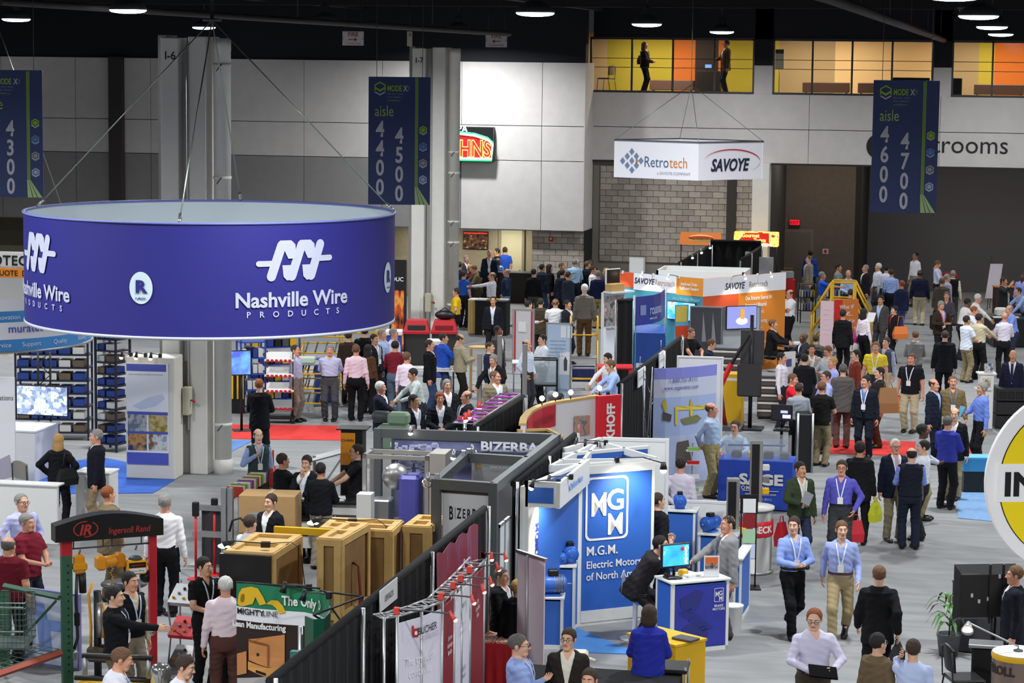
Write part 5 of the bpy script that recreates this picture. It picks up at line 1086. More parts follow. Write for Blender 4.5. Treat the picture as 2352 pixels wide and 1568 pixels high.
MB().box(.03,.55,-.008,.0,.08,.96).build('door',mat('e8b818',.4),yc);MB().box(.57,.81,-.008,.0,.08,.96).build('door',mat('e8b818',.4),yc);MB().sphere((.12,-.02,.78),.025).build('lock',m_steel,yc)
tag(MB().bev(0,.3,0,.2,0,.03,.005).build('laptop',m_dgrey,None,(-4.25,29.85,1.053),-.5),'closed grey laptop on the yellow cabinet','laptop');tag(MB().lathe([(.08,0),(.08,.03),(.0,.032)],16).build('tape_roll',mat('c83a30'),None,(-4.55,30.05,1.053)),'small red disc on the yellow cabinet','disc')
ck=thing('equipment_cart','black and silver equipment cart beside the yellow cabinet','cart',(-4.5,28.6,0),.05)
for z in(.35,.92):MB().bev(0,.62,0,.5,z,z+.05,.01).build('shelf',m_blk,ck)
for x in(.02,.6):
 for y in(.02,.48):MB().tube([(x,y,.06),(x,y,1.0)],.016,6).build('post',m_steel,ck);MB().sphere((x,y,.04),.04).build('caster',m_blk,ck)
mk=thing('desk_machine','cream coloured desk machine on the black table','machine',(-5.35,28.3,.9),.1);MB().bev(0,.3,0,.24,0,.28,.03).build('housing',mat('e6dfca',.4),mk);MB().lathe([(.05,0),(.06,.05),(.02,.06)],16).build('lens',m_steel,mk,(-.05,-.02,.05)).rotation_euler=(PI/2,0,0);MB().tube([(.3,.1,.2),(.4,.05,.18)],.02,6).build('spout',mat('e6dfca',.4),mk)
cloth_table('table under a black cloth with the cream machine',(-5.95,28.05,0),2.0,.7,.9,m_drape)
bin_=thing('waste_bin','white plastic bin behind the reception counter','bin',at(1683,1450));MB().lathe([(.11,0),(.15,.38),(.155,.4),(.14,.4),(.10,.02)],20,cap=False).build('body',m_white,bin_);MB().lathe([(.105,.01),(.0,.01)],20).build('bottom',m_white,bin_)
# ================================================================== BIZERBA: grey beam frame with hanging banner
m_bz=metal('6c7072',.5);HB=2.6
def beam(b,p,q,w=.10,h=.14):
 p=Vector(p);q=Vector(q);d=(q-p).normalized()
 if abs(d.z)>.9:return b.box(p.x-w/2,p.x+w/2,p.y-w/2,p.y+w/2,min(p.z,q.z),max(p.z,q.z))
 n=Vector((-d.y,d.x,0))*w/2;u=Vector((0,0,h));vs=[p-n,q-n,q+n,p+n,p-n+u,q-n+u,q+n+u,p+n+u]
 return b.add(vs,[(0,3,2,1),(4,5,6,7),(0,1,5,4),(1,2,6,5),(2,3,7,6),(3,0,4,7)])
bf=thing('beam_frame','grey metal beam frame standing over the hanging white banner','booth frame',(0,0,0))
FL,FR_,MLf,MR,BL,BR=Vector((-7.80,31.85,0)),Vector((-6.98,31.75,0)),Vector((-7.92,34.1,0)),Vector((-6.98,34.0,0)),Vector((-9.75,36.0,0)),Vector((-6.98,36.2,0))
zb=Vector((0,0,HB-.14))
for p,q in((FL,FR_),(FL,MLf),(FR_,BR),(MLf,MR),(BL,BR)):beam(MB(),p+zb,q+zb).build('beam',m_bz,bf)
for p in(FL,FR_,BL,BR):MB().box(p.x-.06,p.x+.06,p.y-.06,p.y+.06,0,HB).build('post',m_bz,bf)
hb=thing('hanging_banner','white hanging banner with black curved Bizerba logo','banner',(FL.x+.07,31.93,0),math.atan2(FR_.y-FL.y,FR_.x-FL.x));bw=.66
MB().box(0,bw,0,.012,.3,2.42).build('sheet',mat('dcdfe2',.6),hb);MB().box(-.03,bw+.03,-.015,.03,2.40,2.44).build('rail',mat('5a4a44',.5),hb);MB().tube([(.1,.006,2.44),(.1,.006,2.62)],.005,5).build('cord',m_blk,hb);MB().tube([(bw-.1,.006,2.44),(bw-.1,.006,2.62)],.005,5).build('cord',m_blk,hb)
wd=[.078,.03,.07,.062,.066,.075,.082];x=.085
for ch,w_ in zip('BIZERBA',wd):
 cx_=x+w_/2;k=abs((cx_-bw/2)/(bw/2));hgt=.13+.13*k**1.6;text(ch,hgt,m_blk,hb,(cx_,-.006,2.13-hgt*.5),bold=.03,sx=w_/hgt*1.02);x+=w_+.006
bzw,pn=wall2('booth_wall','dark printed wall with the white Bizerba name','booth wall',(-9.6,36.25,0),(-7.1,36.4,0),2.45,mixmat('purple_print',[(.35,'3c3a5c'),(.5,'55557c'),(.65,'7a80a8')],1.2),m_bz,.05,0,.05)
bt=mat('dfe4ec',.5);u,v=pn.uv(1155,1036);text('BIZERBA',.15,bt,bzw,(u+.1,-.02,v),bold=.05,sx=1.15)
random.seed(3);u0,u1,v0,v1=pn.rect(896,1012,1020,1085);b=MB()
for k in range(70):uu=random.uniform(u0,u1-.1);vv=random.uniform(v0,v1-.08);b.box(uu,uu+random.uniform(.05,.13),-.012,-.006,vv,vv+random.uniform(.03,.07))
b.build('printed_blocks',mat('b9bde0',.5),bzw)
u0,u1,v0,v1=pn.rect(975,1130,1005,1170);b=MB();b.prism([(1.25+.33*math.cos(2*PI*k/24),1.35+.3*math.sin(2*PI*k/24))for k in range(24)],-.012,-.006);b.build('printed_grass',mat('86b81e',.6),bzw)
gz=thing('booth_wall','small grey inner wall with the letter B under the beams','booth wall',(-7.85,34.2,0),.0);MB().box(0,.85,0,.05,0,2.44).build('board',mat('8c8e90',.5),gz);text('B',.07,m_blk,gz,(.5,-.01,2.2),bold=.05);text('closer to your business',.035,m_white,gz,(.5,-.01,2.38));MB().box(.08,.14,-.012,0,2.38,2.41).build('flag_print',mat('e0a020'),gz)
CH={878:(-9.2,36.03),1055:(-7.9,33.9),1078:(-7.86,34.08),992:(-7.8,31.87)}
for(x,y),arm,lb,on in(((878,985),(.0,-.15,.02),'chrome spotlight on the rear grey beam',True),((1055,1040),(-.12,-.1,.02),'glaring chrome spotlight on the middle grey beam',True),((1078,1018),(.03,.05,.05),'unlit chrome spotlight on the middle grey beam',False),((992,1085),(-.1,-.08,.02),'chrome ring spotlight at the front grey corner',False)):
 t=spot((*CH[x],2.64),arm,lb,None,metal('c8cacc',.2),on)
 if not on:h=Vector(arm)*1.15+Vector((0,0,-.12));MB().lathe([(.05,0),(.075,.01),(.05,.02)],16,cap=False).build('reflector_ring',metal('e0e2e4',.2),t,h).rotation_euler=(1.2,0,.5)
t=thing('door_frame','tall aluminium framed glass partition beside the grey posts','partition',(-6.93,31.85,0),PI/2)
for x in(0,.35,.7):MB().box(x,x+.04,-.02,.02,0,2.0).build('post',m_alu,t)
MB().box(.04,.70,-.005,.005,.05,1.95).build('pane',mat('dfe8ee',.2),t);MB().box(0,.74,-.02,.02,1.96,2.0).build('rail',m_alu,t)
mc=thing('slicing_machine','silver framed slicing machine with a blue cover','machine',at(822,1080,1.9).xy.to_3d()*1.0,.05);q=atY(832,1100,34.7);mc.location=(q.x,q.y,0)
for x in(0,.95):
 for y in(0,.5):MB().box(x,x+.06,y,y+.06,0,2.4).build('post',metal('c4c2be',.4),mc)
for z in(1.3,2.34):MB().box(0,1.01,0,.06,z,z+.06).box(0,1.01,.5,.56,z,z+.06).box(0,.06,0,.56,z,z+.06).box(.95,1.01,0,.56,z,z+.06).build('rail',metal('c4c2be',.4),mc)
MB().bev(.55,.86,.0,.4,1.3,2.1,.05).build('cover',mat('4a4a9c',.5),mc);MB().lathe([(.2,0),(.2,.08),(.05,.1)],24).build('blade_housing',metal('c8c8c8',.3),mc,(.45,.25,2.05)).rotation_euler=(PI/2,0,.3);MB().bev(.1,.4,.1,.45,1.35,1.7,.02).build('tray',m_steel,mc);MB().box(-.02,.2,-.3,-.05,0,1.85).build('control_cabinet',m_offw,mc);MB().box(1.02,1.26,.0,.5,0,2.45).build('side_cabinet',metal('c8c2bc',.5),mc)
gm=thing('gear_drive','pale green gear drive with a grey motor on a stand','machine',at(905,1000,1.55).xy.to_3d(),.0);q=at(905,1000,1.55);gm.location=(q.x,q.y,0);mg=mat('93ae93',.5)
MB().bev(-.28,.28,-.2,.2,1.3,1.75,.05).build('gearbox',mg,gm);MB().bev(-.1,.28,-.15,.15,1.75,1.98,.05).build('cover',mg,gm);c_=MB().lathe([(.1,0),(.11,.03),(.11,.26),(.06,.32)],16).build('motor',m_dgrey,gm,(-.08,0,1.88));c_.rotation_euler=(0,-PI/2,0);MB().bev(-.25,.25,-.18,.18,0,1.3,.02).build('stand',m_offw,gm)
ob_=thing('display_box','black and orange display box beside the red carpet','box',at(778,1045,1.2).xy.to_3d(),.1);q=at(776,1000,1.9);ob_.location=(q.x,q.y,0);MB().bev(.05,.42,0,.4,.0,2.0,.01).build('body',m_blk,ob_);card(ob_,.05,.30,1.4,1.95,mat('e8941c',.5),'front_print',-.01,.015);text('CHAIN',.05,m_blk,ob_,(.17,-.014,1.8));MB().box(-.03,.5,-.03,.45,2.0,2.02).build('lid',m_blk,ob_)
q=at(700,1140,.95);t=table('black topped demonstration table with papers',(q.x-.2,q.y-.35,0),.1,1.55,.62,.93,mat('1c1c1e',.3));MB().box(.02,1.5,.05,.55,.2,.88).build('cabinet',m_offw,t)
q2=at(705,1165,.8);t2=table('lower black table with white crates below',(q2.x-.05,q2.y-.95,0),.1,1.35,.5,.78,mat('1c1c1e',.3));MB().box(.02,1.3,.02,.46,.3,.74).build('drawer_unit',m_white,t2)
for k in range(3):MB().bev(.12+.38*k,.36+.38*k,.0,.03,.5,.6,.02).build('handle_slot',m_blk,t2)
for k,(dx,dyy)in enumerate(((.2,.15),(.7,.3),(.75,.1))):tag(MB().bev(0,.22,0,.3,0,.012,.002).build('paper_sheet',m_white,None,(q.x-.2+dx,q.y-.35+dyy,.932),.3*k),'white papers on the black demonstration table','papers','papers on the demonstration table')
cf=thing('conveyor_frame','sloping aluminium conveyor frame behind the person in glasses','machine',at(700,1060,1.2).xy.to_3d(),.0);a_,b_=at(705,1060,1.25),at(785,1045,1.25);cf.location=(0,0,0)
for dy in(0,.45):MB().box(0,0,0,0,0,0)if False else MB().tube([a_+Vector((0,dy,0)),b_+Vector((0,dy,.05))],.035,4,smooth=False).build('rail',m_alu,cf)
for p in(a_,b_):
 for dy in(0,.45):MB().tube([(p.x,p.y+dy,0),(p.x,p.y+dy,1.28)],.03,4,smooth=False).build('leg',m_alu,cf)
MB().tube([(a_.x,a_.y,.4),(b_.x,b_.y,1.2)],.025,4,smooth=False).build('brace',m_alu,cf)
lr=thing('leaflet_rack','sloping aluminium rack full of colourful leaflets','rack',(0,0,0));p0,p1=at(540,1120,1.0),at(612,1075,1.0)
d_=(p1-p0);
for k in range(18):
 q=p0+d_*(k/18);MB().box(-.008,.008,-.14,.14,-.16,.02).build('leaflet_bundle',mat(('c8402c','e8e4e0','3a8a4a','d8c040','e8e4e0','4a6ac0','b03040','e0e0e0','6a9a5a')[k%9],.5),lr,(q.x,q.y,q.z),math.atan2(d_.y,d_.x))
for s_ in(0,1):
 for e_ in(-.22,.22):q=p0+d_*s_;MB().tube([(q.x,q.y+e_,0),(q.x,q.y+e_,1.05)],.025,4,smooth=False).build('post',m_alu,lr)
for e_ in(-.22,.22):MB().tube([p0+Vector((0,e_,-.16)),p1+Vector((0,e_,-.16))],.025,4,smooth=False).build('rail',m_alu,lr)
ca=at(548,1137,1.4);cb_=thing('cardboard_box','large brown cardboard box behind the crates','box',(ca.x,ca.y,0),.12);mcb=mat('b08c5c',.8,grain=.05)
MB().bev(0,.9,0,.6,.8,1.4,.006).build('carton',mcb,cb_);MB().box(.42,.48,-.003,.603,.8,1.403).build('tape',mat('c8a878',.4),cb_);MB().box(0,.9,0,.6,0,.8).build('pallet',m_ply,cb_)
pc_=thing('printer','grey label printer on a stand beside the cardboard box','machine',(ca.x+.3,ca.y-.5,0),.1);MB().bev(0,.36,0,.3,.9,1.15,.02).build('housing',m_dgrey,pc_);MB().box(.02,.34,.02,.28,1.15,1.2).build('lid',m_alu,pc_);MB().box(.05,.31,.05,.25,0,.9).build('stand',m_blk,pc_);MB().tube([(.0,.1,1.0),(-.12,.1,1.12),(-.25,.1,1.08),(-.3,.1,.9)],.02,6).build('hose',m_blk,pc_)
ag=thing('profile_gantry','aluminium profile gantry next to the red posts','machine',(0,0,0));g0=at(520,1235,.6)
for px_ in(515,530):q=at(px_,1255,.5);MB().box(q.x-.04,q.x+.04,q.y-.04,q.y+.04,0,1.45).build('post',m_alu,ag)
q=at(520,1250,.5)
for z in(.62,1.05):MB().box(q.x-.55,q.x+.1,q.y-.09,q.y-.02,z,z+.09).build('rail',m_alu,ag)
for px_,yb in((450,1310),(493,1300)):
 q=at(px_,yb+20);rp=thing('card_reader_post','red post with a black card reader'+(' beside the black curtain panel' if px_==450 else ' beside the aluminium gantry'),'post',q);MB().tube([(0,0,0),(0,0,1.15)],.022,8).build('post',m_red,rp);MB().bev(-.05,.05,-.04,.04,1.02,1.25,.01).build('reader',m_blk,rp);MB().lathe([(.14,0),(.14,.015),(.02,.02)],16).build('base',m_red,rp)
q=at(458,1300);drape('short black curtain panel between the red posts',(q.x,q.y+.12),(q.x+.32,q.y+.12),.95,mat('2c2a2e',.95),.03)
# ================================================================== WOODEN CRATES, BLACK WALL, MIGHTY LINE DISPLAY
def crate(label,x,y,w,d,h,rz=.0,logo=None):
 t=thing('wooden_crate',label,'crate',(x,y,0),rz);e=.09
 MB().box(.02,w-.02,.02,d-.02,.02,h-.05).build('plywood_shell',m_ply,t);MB().box(.02,w-.02,.02,d-.02,h-.05,h-.03).build('lid',m_pine,t)
 for z in(0,h*.5,h-e):MB().box(-.01,w+.01,-.02,.02,z,z+e).build('batten',m_pine,t);MB().box(w-.02,w+.02,.0,d,z,z+e).build('batten',m_pine,t);MB().box(-.02,.02,.0,d,z,z+e).build('batten',m_pine,t)
 for xx in(0,w-e):MB().box(xx,xx+e,-.022,.0,e,h-e).build('batten',m_pine,t)
 for yy in(0,d-e):MB().box(w,w+.022,yy,yy+e,e,h-e).build('batten',m_pine,t)
 for yy in(.0,d/2-e/2,d-e):MB().box(0,w,yy,yy+e,h-.03,h+.015).build('lid_batten',m_pine,t)
 for xx in(.0,w-e):MB().box(xx,xx+e,e,d-e,h-.03,h+.012).build('lid_batten',m_pine,t)
 if logo:text(logo,.16,mat('3a2c20'),t,(w+.025,d*.5,h*.25),rot=(PI/2,0,PI/2),bold=.03)
 return t
crate('wooden crate behind the tall black panel',-9.93,29.2,.64,1.25,2.0)
crate('tallest wooden crate with a red hose on its side',-8.86,29.75,.32,1.15,2.12,-.05,'B')
crate('long wooden crate with a lamp on its lid',-9.2,31.0,.98,.75,2.0,.05,'H-R')
crate('half-open wooden crate beside the grey frame',-8.18,31.55,.36,.8,1.98,.0)
b=MB().tube([(-8.53,30.25,1.72),(-8.45,30.25,1.68),(-8.43,30.27,1.3),(-8.45,30.25,.7),(-8.42,30.2,.05)],.02,8);tag(b.build('air_hose',mat('7a2c26',.5)),'dark red air hose hanging down the tallest crate','hose')
t=thing('display_board','tall black panel in front of the first wooden crate','display board',(-9.97,29.1,0),.0);MB().bev(0,.68,0,.06,0,1.99,.006).build('board',m_blk,t);MB().box(.62,.68,-.02,.0,0,1.99).build('edge',m_blk,t)
for(x,y,z,lb)in((-9.75,29.5,2.03,'black work lamp glaring on the first crate'),(-9.1,31.3,2.03,'black work lamp glaring on the long crate')):
 t=thing('work_lamp',lb,'lamp',(x,y,z),.2);MB().tube([(.25,0,.03),(-.15,-.02,.06)],.008,5).build('arm',m_blk,t);MB().tube([(-.15,-.02,.07),(-.28,-.06,.0)],[.03,.07],10).build('lamp_head',m_blk,t);MB().sphere((-.27,-.06,.0),.062,10,6,(1.3,1,.5)).build('bulb',m_bulb,t);MB().box(.2,.32,-.04,.04,-.02,.05).build('clamp',m_blk,t);MB().tube([(.3,0,.03),(.6,-.05,.06),(.72,-.1,-.02),(.78,-.12,-.5)],.006,5).build('cable',m_blk,t)
t=thing('lift_beam','yellow steel beam laid across behind the crates','beam',(-9.72,30.6,0));MB().box(0,1.0,0,.07,1.98,2.07).build('beam',m_yel,t);MB().box(0,.08,0,.08,0,1.98).build('post',m_yel,t);MB().box(.93,1.0,-.02,.05,0,1.98).build('post',m_blk,t)
ml=thing('popup_display','curved green and black pop-up display for floor tape','display',(0,0,0))
ZM=2.3;kp=[(543,1336),(590,1342),(640,1346),(700,1350),(735,1357),(756,1372),(752,1390),(735,1402),(708,1410)]
gp=[Vector(at(x,y,ZM)[:2])for x,y in kp]
def curve_sheet(t,pts,z0,z1,m,name,off=.0,th=.02):
 tp=[]
 for i,p in enumerate(pts):
  d=(pts[min(i+1,len(pts)-1)]-pts[max(i-1,0)]).normalized();tp.append(Vector((p.x+d.y*off,p.y-d.x*off)))
 return MB().sheet([(p.x,p.y,z1)for p in tp],[(p.x,p.y,z0)for p in tp],th).build(name,m,t)
m_grn=mat('1c7a52',.35);m_gd=mat('17543c',.35)
curve_sheet(ml,gp[:6],2.02,ZM,m_grn,'header_print');curve_sheet(ml,gp[:6],1.86,2.02,m_print,'white_band');curve_sheet(ml,gp[:6],.0,1.86,mat('2a1a14',.4),'lower_print')
gq=[Vector(at(x,y,ZM)[:2])for x,y in((700,1404),(720,1412),(745,1410),(758,1396),(760,1380))]
curve_sheet(ml,gq,1.55,ZM-.05,m_gd,'column_print');curve_sheet(ml,gq,1.45,1.55,mat('9a9c9c',.4),'grey_band');curve_sheet(ml,gq,.0,1.45,m_blk,'column_lower')
cv=Curve(gp[:6]);m_tape=mat('e0b41c',.4);mbx=mat('c8854c',.6)
cv.text(ml,576,1411,'MIGHTY',.07,m_blk,bold=.03);cv.text(ml,622,1415,'LINE',.07,mat('3a3a3a'));cv.text(ml,704,1392,'The Only D',.11,m_white,bold=.04,sx=.8);cv.text(ml,594,1443,'Lean Manufacturing',.07,m_white,bold=.05,sx=.9)
for pxs,m_,nm,of_ in(([(547,1385),(550,1362),(558,1350),(578,1346),(594,1350),(606,1370),(613,1386),(598,1389),(588,1370),(582,1386),(562,1391),(552,1390)],m_tape,'printed_tape_roll',.016),([(613,1386),(625,1377),(640,1378),(650,1390),(657,1405),(642,1409),(635,1396),(626,1388)],m_tape,'printed_tape_end',.016),([(554,1376),(557,1364),(562,1362),(564,1372),(561,1381),(556,1382)],mat('8a6a14',.5),'printed_core',.022),([(573,1467),(655,1456),(655,1530),(617,1532),(573,1515)],mbx,'printed_carton',.014),([(573,1467),(617,1478),(617,1482),(573,1471)],mat('8a5428'),'printed_edge',.02),([(615,1480),(619,1480),(619,1530),(615,1530)],mat('8a5428'),'printed_edge',.02),([(546,1500),(568,1494),(568,1545),(546,1550)],mbx,'printed_carton',.014),([(571,1517),(617,1533),(655,1528),(655,1545),(617,1556),(571,1536)],mat('d89a50',.6),'printed_pallet',.018),([(590,1537),(612,1545),(612,1551),(590,1543)],m_blk,'printed_gap',.022),([(546,1556),(655,1550),(655,1575),(546,1575)],mat('b8b4b4',.5),'printed_floor',.012)):cv.poly(ml,pxs,m_,nm,of_)
b=MB();a_,c_=Vector((*gp[4],ZM)),Vector((*gq[1],ZM));e_=Vector((gp[5].x+.35,gp[5].y+.15,ZM))
for p,q in((a_,e_),(c_,e_),(e_,e_+Vector((-.1,0,-.5))),(a_,e_+Vector((-.1,0,-.5))),(Vector((*gp[0],ZM)),Vector((*gp[4],ZM+.03))),(c_,Vector((*gp[5],ZM-.3)))):b.tube([p,q],.012,6)
b.build('frame',m_blk,ml)
for k,(px_,py_)in enumerate(((655,1344),(700,1362))):q=at(px_,py_,ZM+.05);t=spot((q.x+.25,q.y+.1,ZM+.03),(-.25,-.1,.03),'small black clip lamp on the green pop-up display','lamps on the pop-up display',None,False)
t,p_=wall2('glass_board','chrome framed board standing before the pop-up display','display',at(662,1568,.55).xy.to_3d(),at(692,1480,1.5).xy.to_3d(),1.5,mat('3a2c28',.2,grain=.3,gs=4),m_alu,.03,0,.03)
t=thing('rack_frame','teal pallet rack frame beside the black drape','rack',(XD-.75,24.6,0));m_teal=mat('2f6a60',.45)
for x in(0,.55):MB().box(x,x+.09,-.04,.04,0,1.95+(.35 if x else 0)).build('upright',m_teal,t)
for z in(.5,1.1):MB().tube([(.05,0,z),(.55,0,z+.45)],.03,4,smooth=False).build('brace',m_teal,t)
for k in range(12):MB().box(.02,.035,-.044,-.038,.5+.11*k,.55+.11*k).build('slot',m_blk,t);MB().box(.055,.07,-.044,-.038,.5+.11*k,.55+.11*k).build('slot',m_blk,t)
t=thing('pole','plain silver drape pole beside the pop-up display','pole',at(687,1568,.3).xy.to_3d());q=at(690,1438,2.1);t.location=(q.x,q.y,0);MB().tube([(0,0,0),(0,0,2.1)],.028,8).build('tube',m_pole,t);MB().box(-.2,.2,-.2,.2,0,.012).build('base_plate',m_steel,t)
# ================================================================== INGERSOLL RAND HOIST FRAME
L_,R_=Vector((-12.30,29.72,0)),Vector((-11.36,30.42,0));pn=Panel(L_,R_);ir=thing('hoist_portal','red and green portal frame with black Ingersoll Rand header','portal frame',L_,pn.a);w=pn.w
m_rg=mat('2f5c44',.5);m_rr=mat('b8202c',.45)
MB().box(-.07,.07,-.05,.05,0,1.72).build('upright',m_rg,ir);MB().box(-.07,.07,-.05,.05,1.72,1.95).build('upright_cap',m_rr,ir);MB().bev(w-.05,w+.05,-.05,.05,0,1.95,.01).build('upright',m_rr,ir)
for k in range(16):MB().box(.0,.02,-.054,-.048,.15+.095*k,.175+.095*k).build('hole',m_blk,ir)
poly=[(-.17,1.92),(w+.12,1.92)]+[(w+.12-(w+.29)*k/16,2.14+.12*math.sin(PI*k/16))for k in range(17)]
MB().prism(poly,-.12,.12).build('header',m_blk,ir)
m_irr=mat('b03030',.5);text('Ingersoll Rand',.085,m_irr,ir,(w*.70,-.125,1.99),shear=.2,bold=.02,sx=.85);text('IR',.14,m_irr,ir,(w*.19,-.126,2.00),shear=.25,bold=.05)
b=MB();n=26
for r0,r1,nm in((1.0,.90,'ring'),):b.add([(w*.2+.17*r0*math.cos(2*PI*k/n),-.125,2.075+.11*r0*math.sin(2*PI*k/n))for k in range(n)]+[(w*.2+.17*r1*math.cos(2*PI*k/n),-.125,2.075+.11*(r1-.03)*math.sin(2*PI*k/n))for k in range(n)],[(k,(k+1)%n,n+(k+1)%n,n+k)for k in range(n)if k not in(4,5,17,18)])
b.build('logo_ring',m_irr,ir)
MB().tube([(.05,0,1.80),(w-.03,0,1.80)],.012,6).build('hanging_rail',m_dgrey,ir)
for x in(.1,.5,.62,w-.15):MB().tube([(x,0,1.80),(x,0,1.93)],.01,5).build('hanger',m_dgrey,ir)
m_or=mat('e09418',.4)
def hoist(label,u,kind):
 p=pn.pt(u,.0,1.80);t=thing('chain_hoist',label,'hoist',(p.x,p.y,1.80),pn.a)
 MB().tube([(0,0,.0),(.02,0,-.03),(0,0,-.08)],.014,6).build('hook',m_steel,t)
 if kind==0:
  MB().bev(-.07,.07,-.07,.07,-.34,-.08,.03).build('housing',m_or,t);MB().bev(-.09,.10,-.09,.06,-.30,-.18,.03).build('gear_cover',m_or,t);MB().tube([(.04,0,-.33),(.05,0,-.6)],.05,10).build('chain_bag',m_blk,t);MB().tube([(-.03,-.02,-.3),(-.05,-.02,-.7),(-.03,-.02,-1.2),(-.08,-.02,-1.35)],.022,8).build('air_hose',mat('20242c',.4),t);MB().bev(-.07,.0,-.05,.03,-1.05,-.85,.02).build('pendant_control',m_blk,t);MB().bev(-.13,-.03,-.06,.04,-1.5,-1.36,.03).build('load_hook',m_steel,t)
 elif kind==1:
  MB().tube([(-.14,0,-.22),(.16,0,-.19)],[.085,.08],12).build('motor_housing',m_or,t);MB().bev(-.19,-.06,-.1,.1,-.31,-.12,.03).build('gear_cover',m_or,t);MB().bev(.08,.2,-.09,.09,-.30,-.1,.03).build('end_cover',mat('c87c14',.4),t)
  c=MB()
  for k in range(16):c.lathe([(.012,-.004),(.016,.0),(.012,.004)],8,.012*(k%2),.0)if False else c.sphere((.015*math.sin(k*1.5),-.09,-.26-.028*k),.017,6,5)
  c.build('chain',metal('b89a60',.35),t);MB().tube([(.2,0,-.3),(.22,0,-.6)],.012,6).build('cable',m_blk,t)
 else:
  MB().bev(-.14,.14,-.1,.1,-.40,-.20,.03).build('housing',mat('e8ac1c',.4),t);card(t,-.115,.115,-.30,-.23,m_blk,'name_plate',-.106);card(t,-.115,.115,-.375,-.31,m_print,'data_plate',-.106);text('Ingersoll Rand',.022,mat('d03030'),t,(.0,-.11,-.275));text('1/2 ton 500 kg',.022,m_blk,t,(0,-.11,-.352));MB().lathe([(.10,-.2),(.06,-.16),(.0,-.15)],14).build('cap',m_dgrey,t)
  MB().sphere((.16,.06,-.46),.09,12,8).build('chain_bag',m_blk,t);MB().tube([(.0,0,-.4),(-.05,0,-.5),(.03,0,-.62),(.06,0,-.9)],.018,6).build('cable',m_blk,t);MB().tube([(.05,-.02,-.5),(.06,-.02,-1.0)],.012,6).build('chain',m_steel,t)
 return t
hoist('slim yellow chain hoist with a long black hose',.17,0);hoist('long orange chain hoist with a dangling chain',w*.50,1);hoist('boxy yellow chain hoist with a label plate',w*.80,2)
t=thing('air_manipulator','pneumatic manipulator arm with yellow hoses under the frame','machine',at(228,1545,.2).xy.to_3d());q=at(225,1520,.4);t.location=(q.x,q.y,0)
MB().tube([(0,0,.0),(0,0,1.35)],.05,10).build('column',m_blk,t);MB().tube([(.05,-.04,.75),(.05,-.04,1.2)],.045,10).build('cylinder',metal('b8b8b8',.3),t);MB().tube([(-.06,0,1.45),(-.1,-.05,1.3),(-.06,-.08,.9),(-.08,-.05,.55)],.018,6).build('air_hose',m_or,t);MB().tube([(.1,-.05,1.2),(.15,-.08,1.0),(.1,-.08,.75)],.016,6).build('air_hose',m_or,t)
MB().tube([(.05,-.05,.62),(.4,-.1,.68),(.75,-.12,.85)],.03,8).build('arm',m_blk,t);MB().bev(-.12,.25,-.12,.08,.42,.62,.03).build('valve_block',mat('4a4030',.4),t);MB().sphere((.78,-.12,.88),.055).build('grip',metal('d0d0d0',.2),t);MB().lathe([(.3,0),(.3,.03),(.06,.05)],20).build('base',m_dgrey,t)
q=at(150,1575,.9);t=thing('hoist_table','yellow steel table with black pipes along its edge','table',(q.x+.1,q.y-.25,0),.1)
MB().bev(0,1.3,0,.6,.85,.9,.01).build('table_top',m_yel,t);MB().tube([(.0,.4,.97),(1.2,.4,.97)],.035,8).build('pipe',m_blk,t);MB().tube([(.05,.55,1.2),(.9,.55,1.2)],.035,8).build('pipe',m_blk,t)
for x in(.06,1.24):
 for y in(.06,.54):MB().box(x-.03,x+.03,y-.03,y+.03,0,.85).build('leg',m_yel,t)
for x in(.08,.85):MB().tube([(x,.55,.88),(x,.55,1.2)],.03,6).build('pipe_stand',m_steel,t)
tag(MB().lathe([(.10,0),(.12,.02),(.12,.26),(.10,.3),(.03,.33),(.0,.33)],20).build('steel_canister',metal('d0d0d0',.15),None,(q.x+1.15,q.y+.1,.9)),'polished steel canister on the yellow table','canister')
bt_=thing('bar_table','round black bar table behind the hoist frame','table',at(330,1500));bt_.location=pn.pt(w*.88,.9,0);MB().lathe([(.3,1.05),(.32,1.06),(.32,1.08),(0,1.085)],28).build('table_top',mat('2c2c2e',.3),bt_);MB().tube([(0,0,.02),(0,0,1.06)],.035,10).build('pedestal',m_blk,bt_);MB().lathe([(.24,0),(.24,.02),(.04,.05)],20).build('base',m_blk,bt_)
t=thing('tool_rack','red and silver sloping rack of tool boxes','rack',at(400,1545).xy.to_3d(),-.1);q=at(385,1540);t.location=(q.x,q.y,0)
for k,(z,c)in enumerate(((.95,m_alu),(.5,m_rr),(.1,m_alu))):
 b=MB();b.add([(0,0,z),(.36,0,z),(.36,.3,z+.2),(0,.3,z+.2),(0,.03,z-.05),(.36,.03,z-.05),(.36,.33,z+.15),(0,.33,z+.15)],[(0,1,2,3),(7,6,5,4),(0,4,5,1),(2,6,7,3),(1,5,6,2),(0,3,7,4)]);b.build('tray',c,t)
 for j in range(6):MB().sphere((.06+.05*j,.07+.07*(j%3),z+.06+.047*(j%3)),.022,8,5).build('tool',(m_or,m_steel,m_blk)[j%3],t)
for x in(0,.36):MB().tube([(x,.4,0),(x,.4,1.28)],.012,6).build('post',m_steel,t);MB().tube([(x,.0,0),(x,.12,.5),(x,.0,.95)],.012,6).build('post',m_steel,t)
pr=thing('pallet_rack','green and orange pallet rack holding wire carts','rack',(0,0,0));u0_=Vector((-12.22,29.6,0));bx_=at(0,1440,.9)
m_orr=mat('a84a30',.5)
e0,e1=at(152,1490,.5),at(20,1568,.62);s0=Vector((-12.36,29.62,.42));s1=Vector((-12.9,27.6,.42))
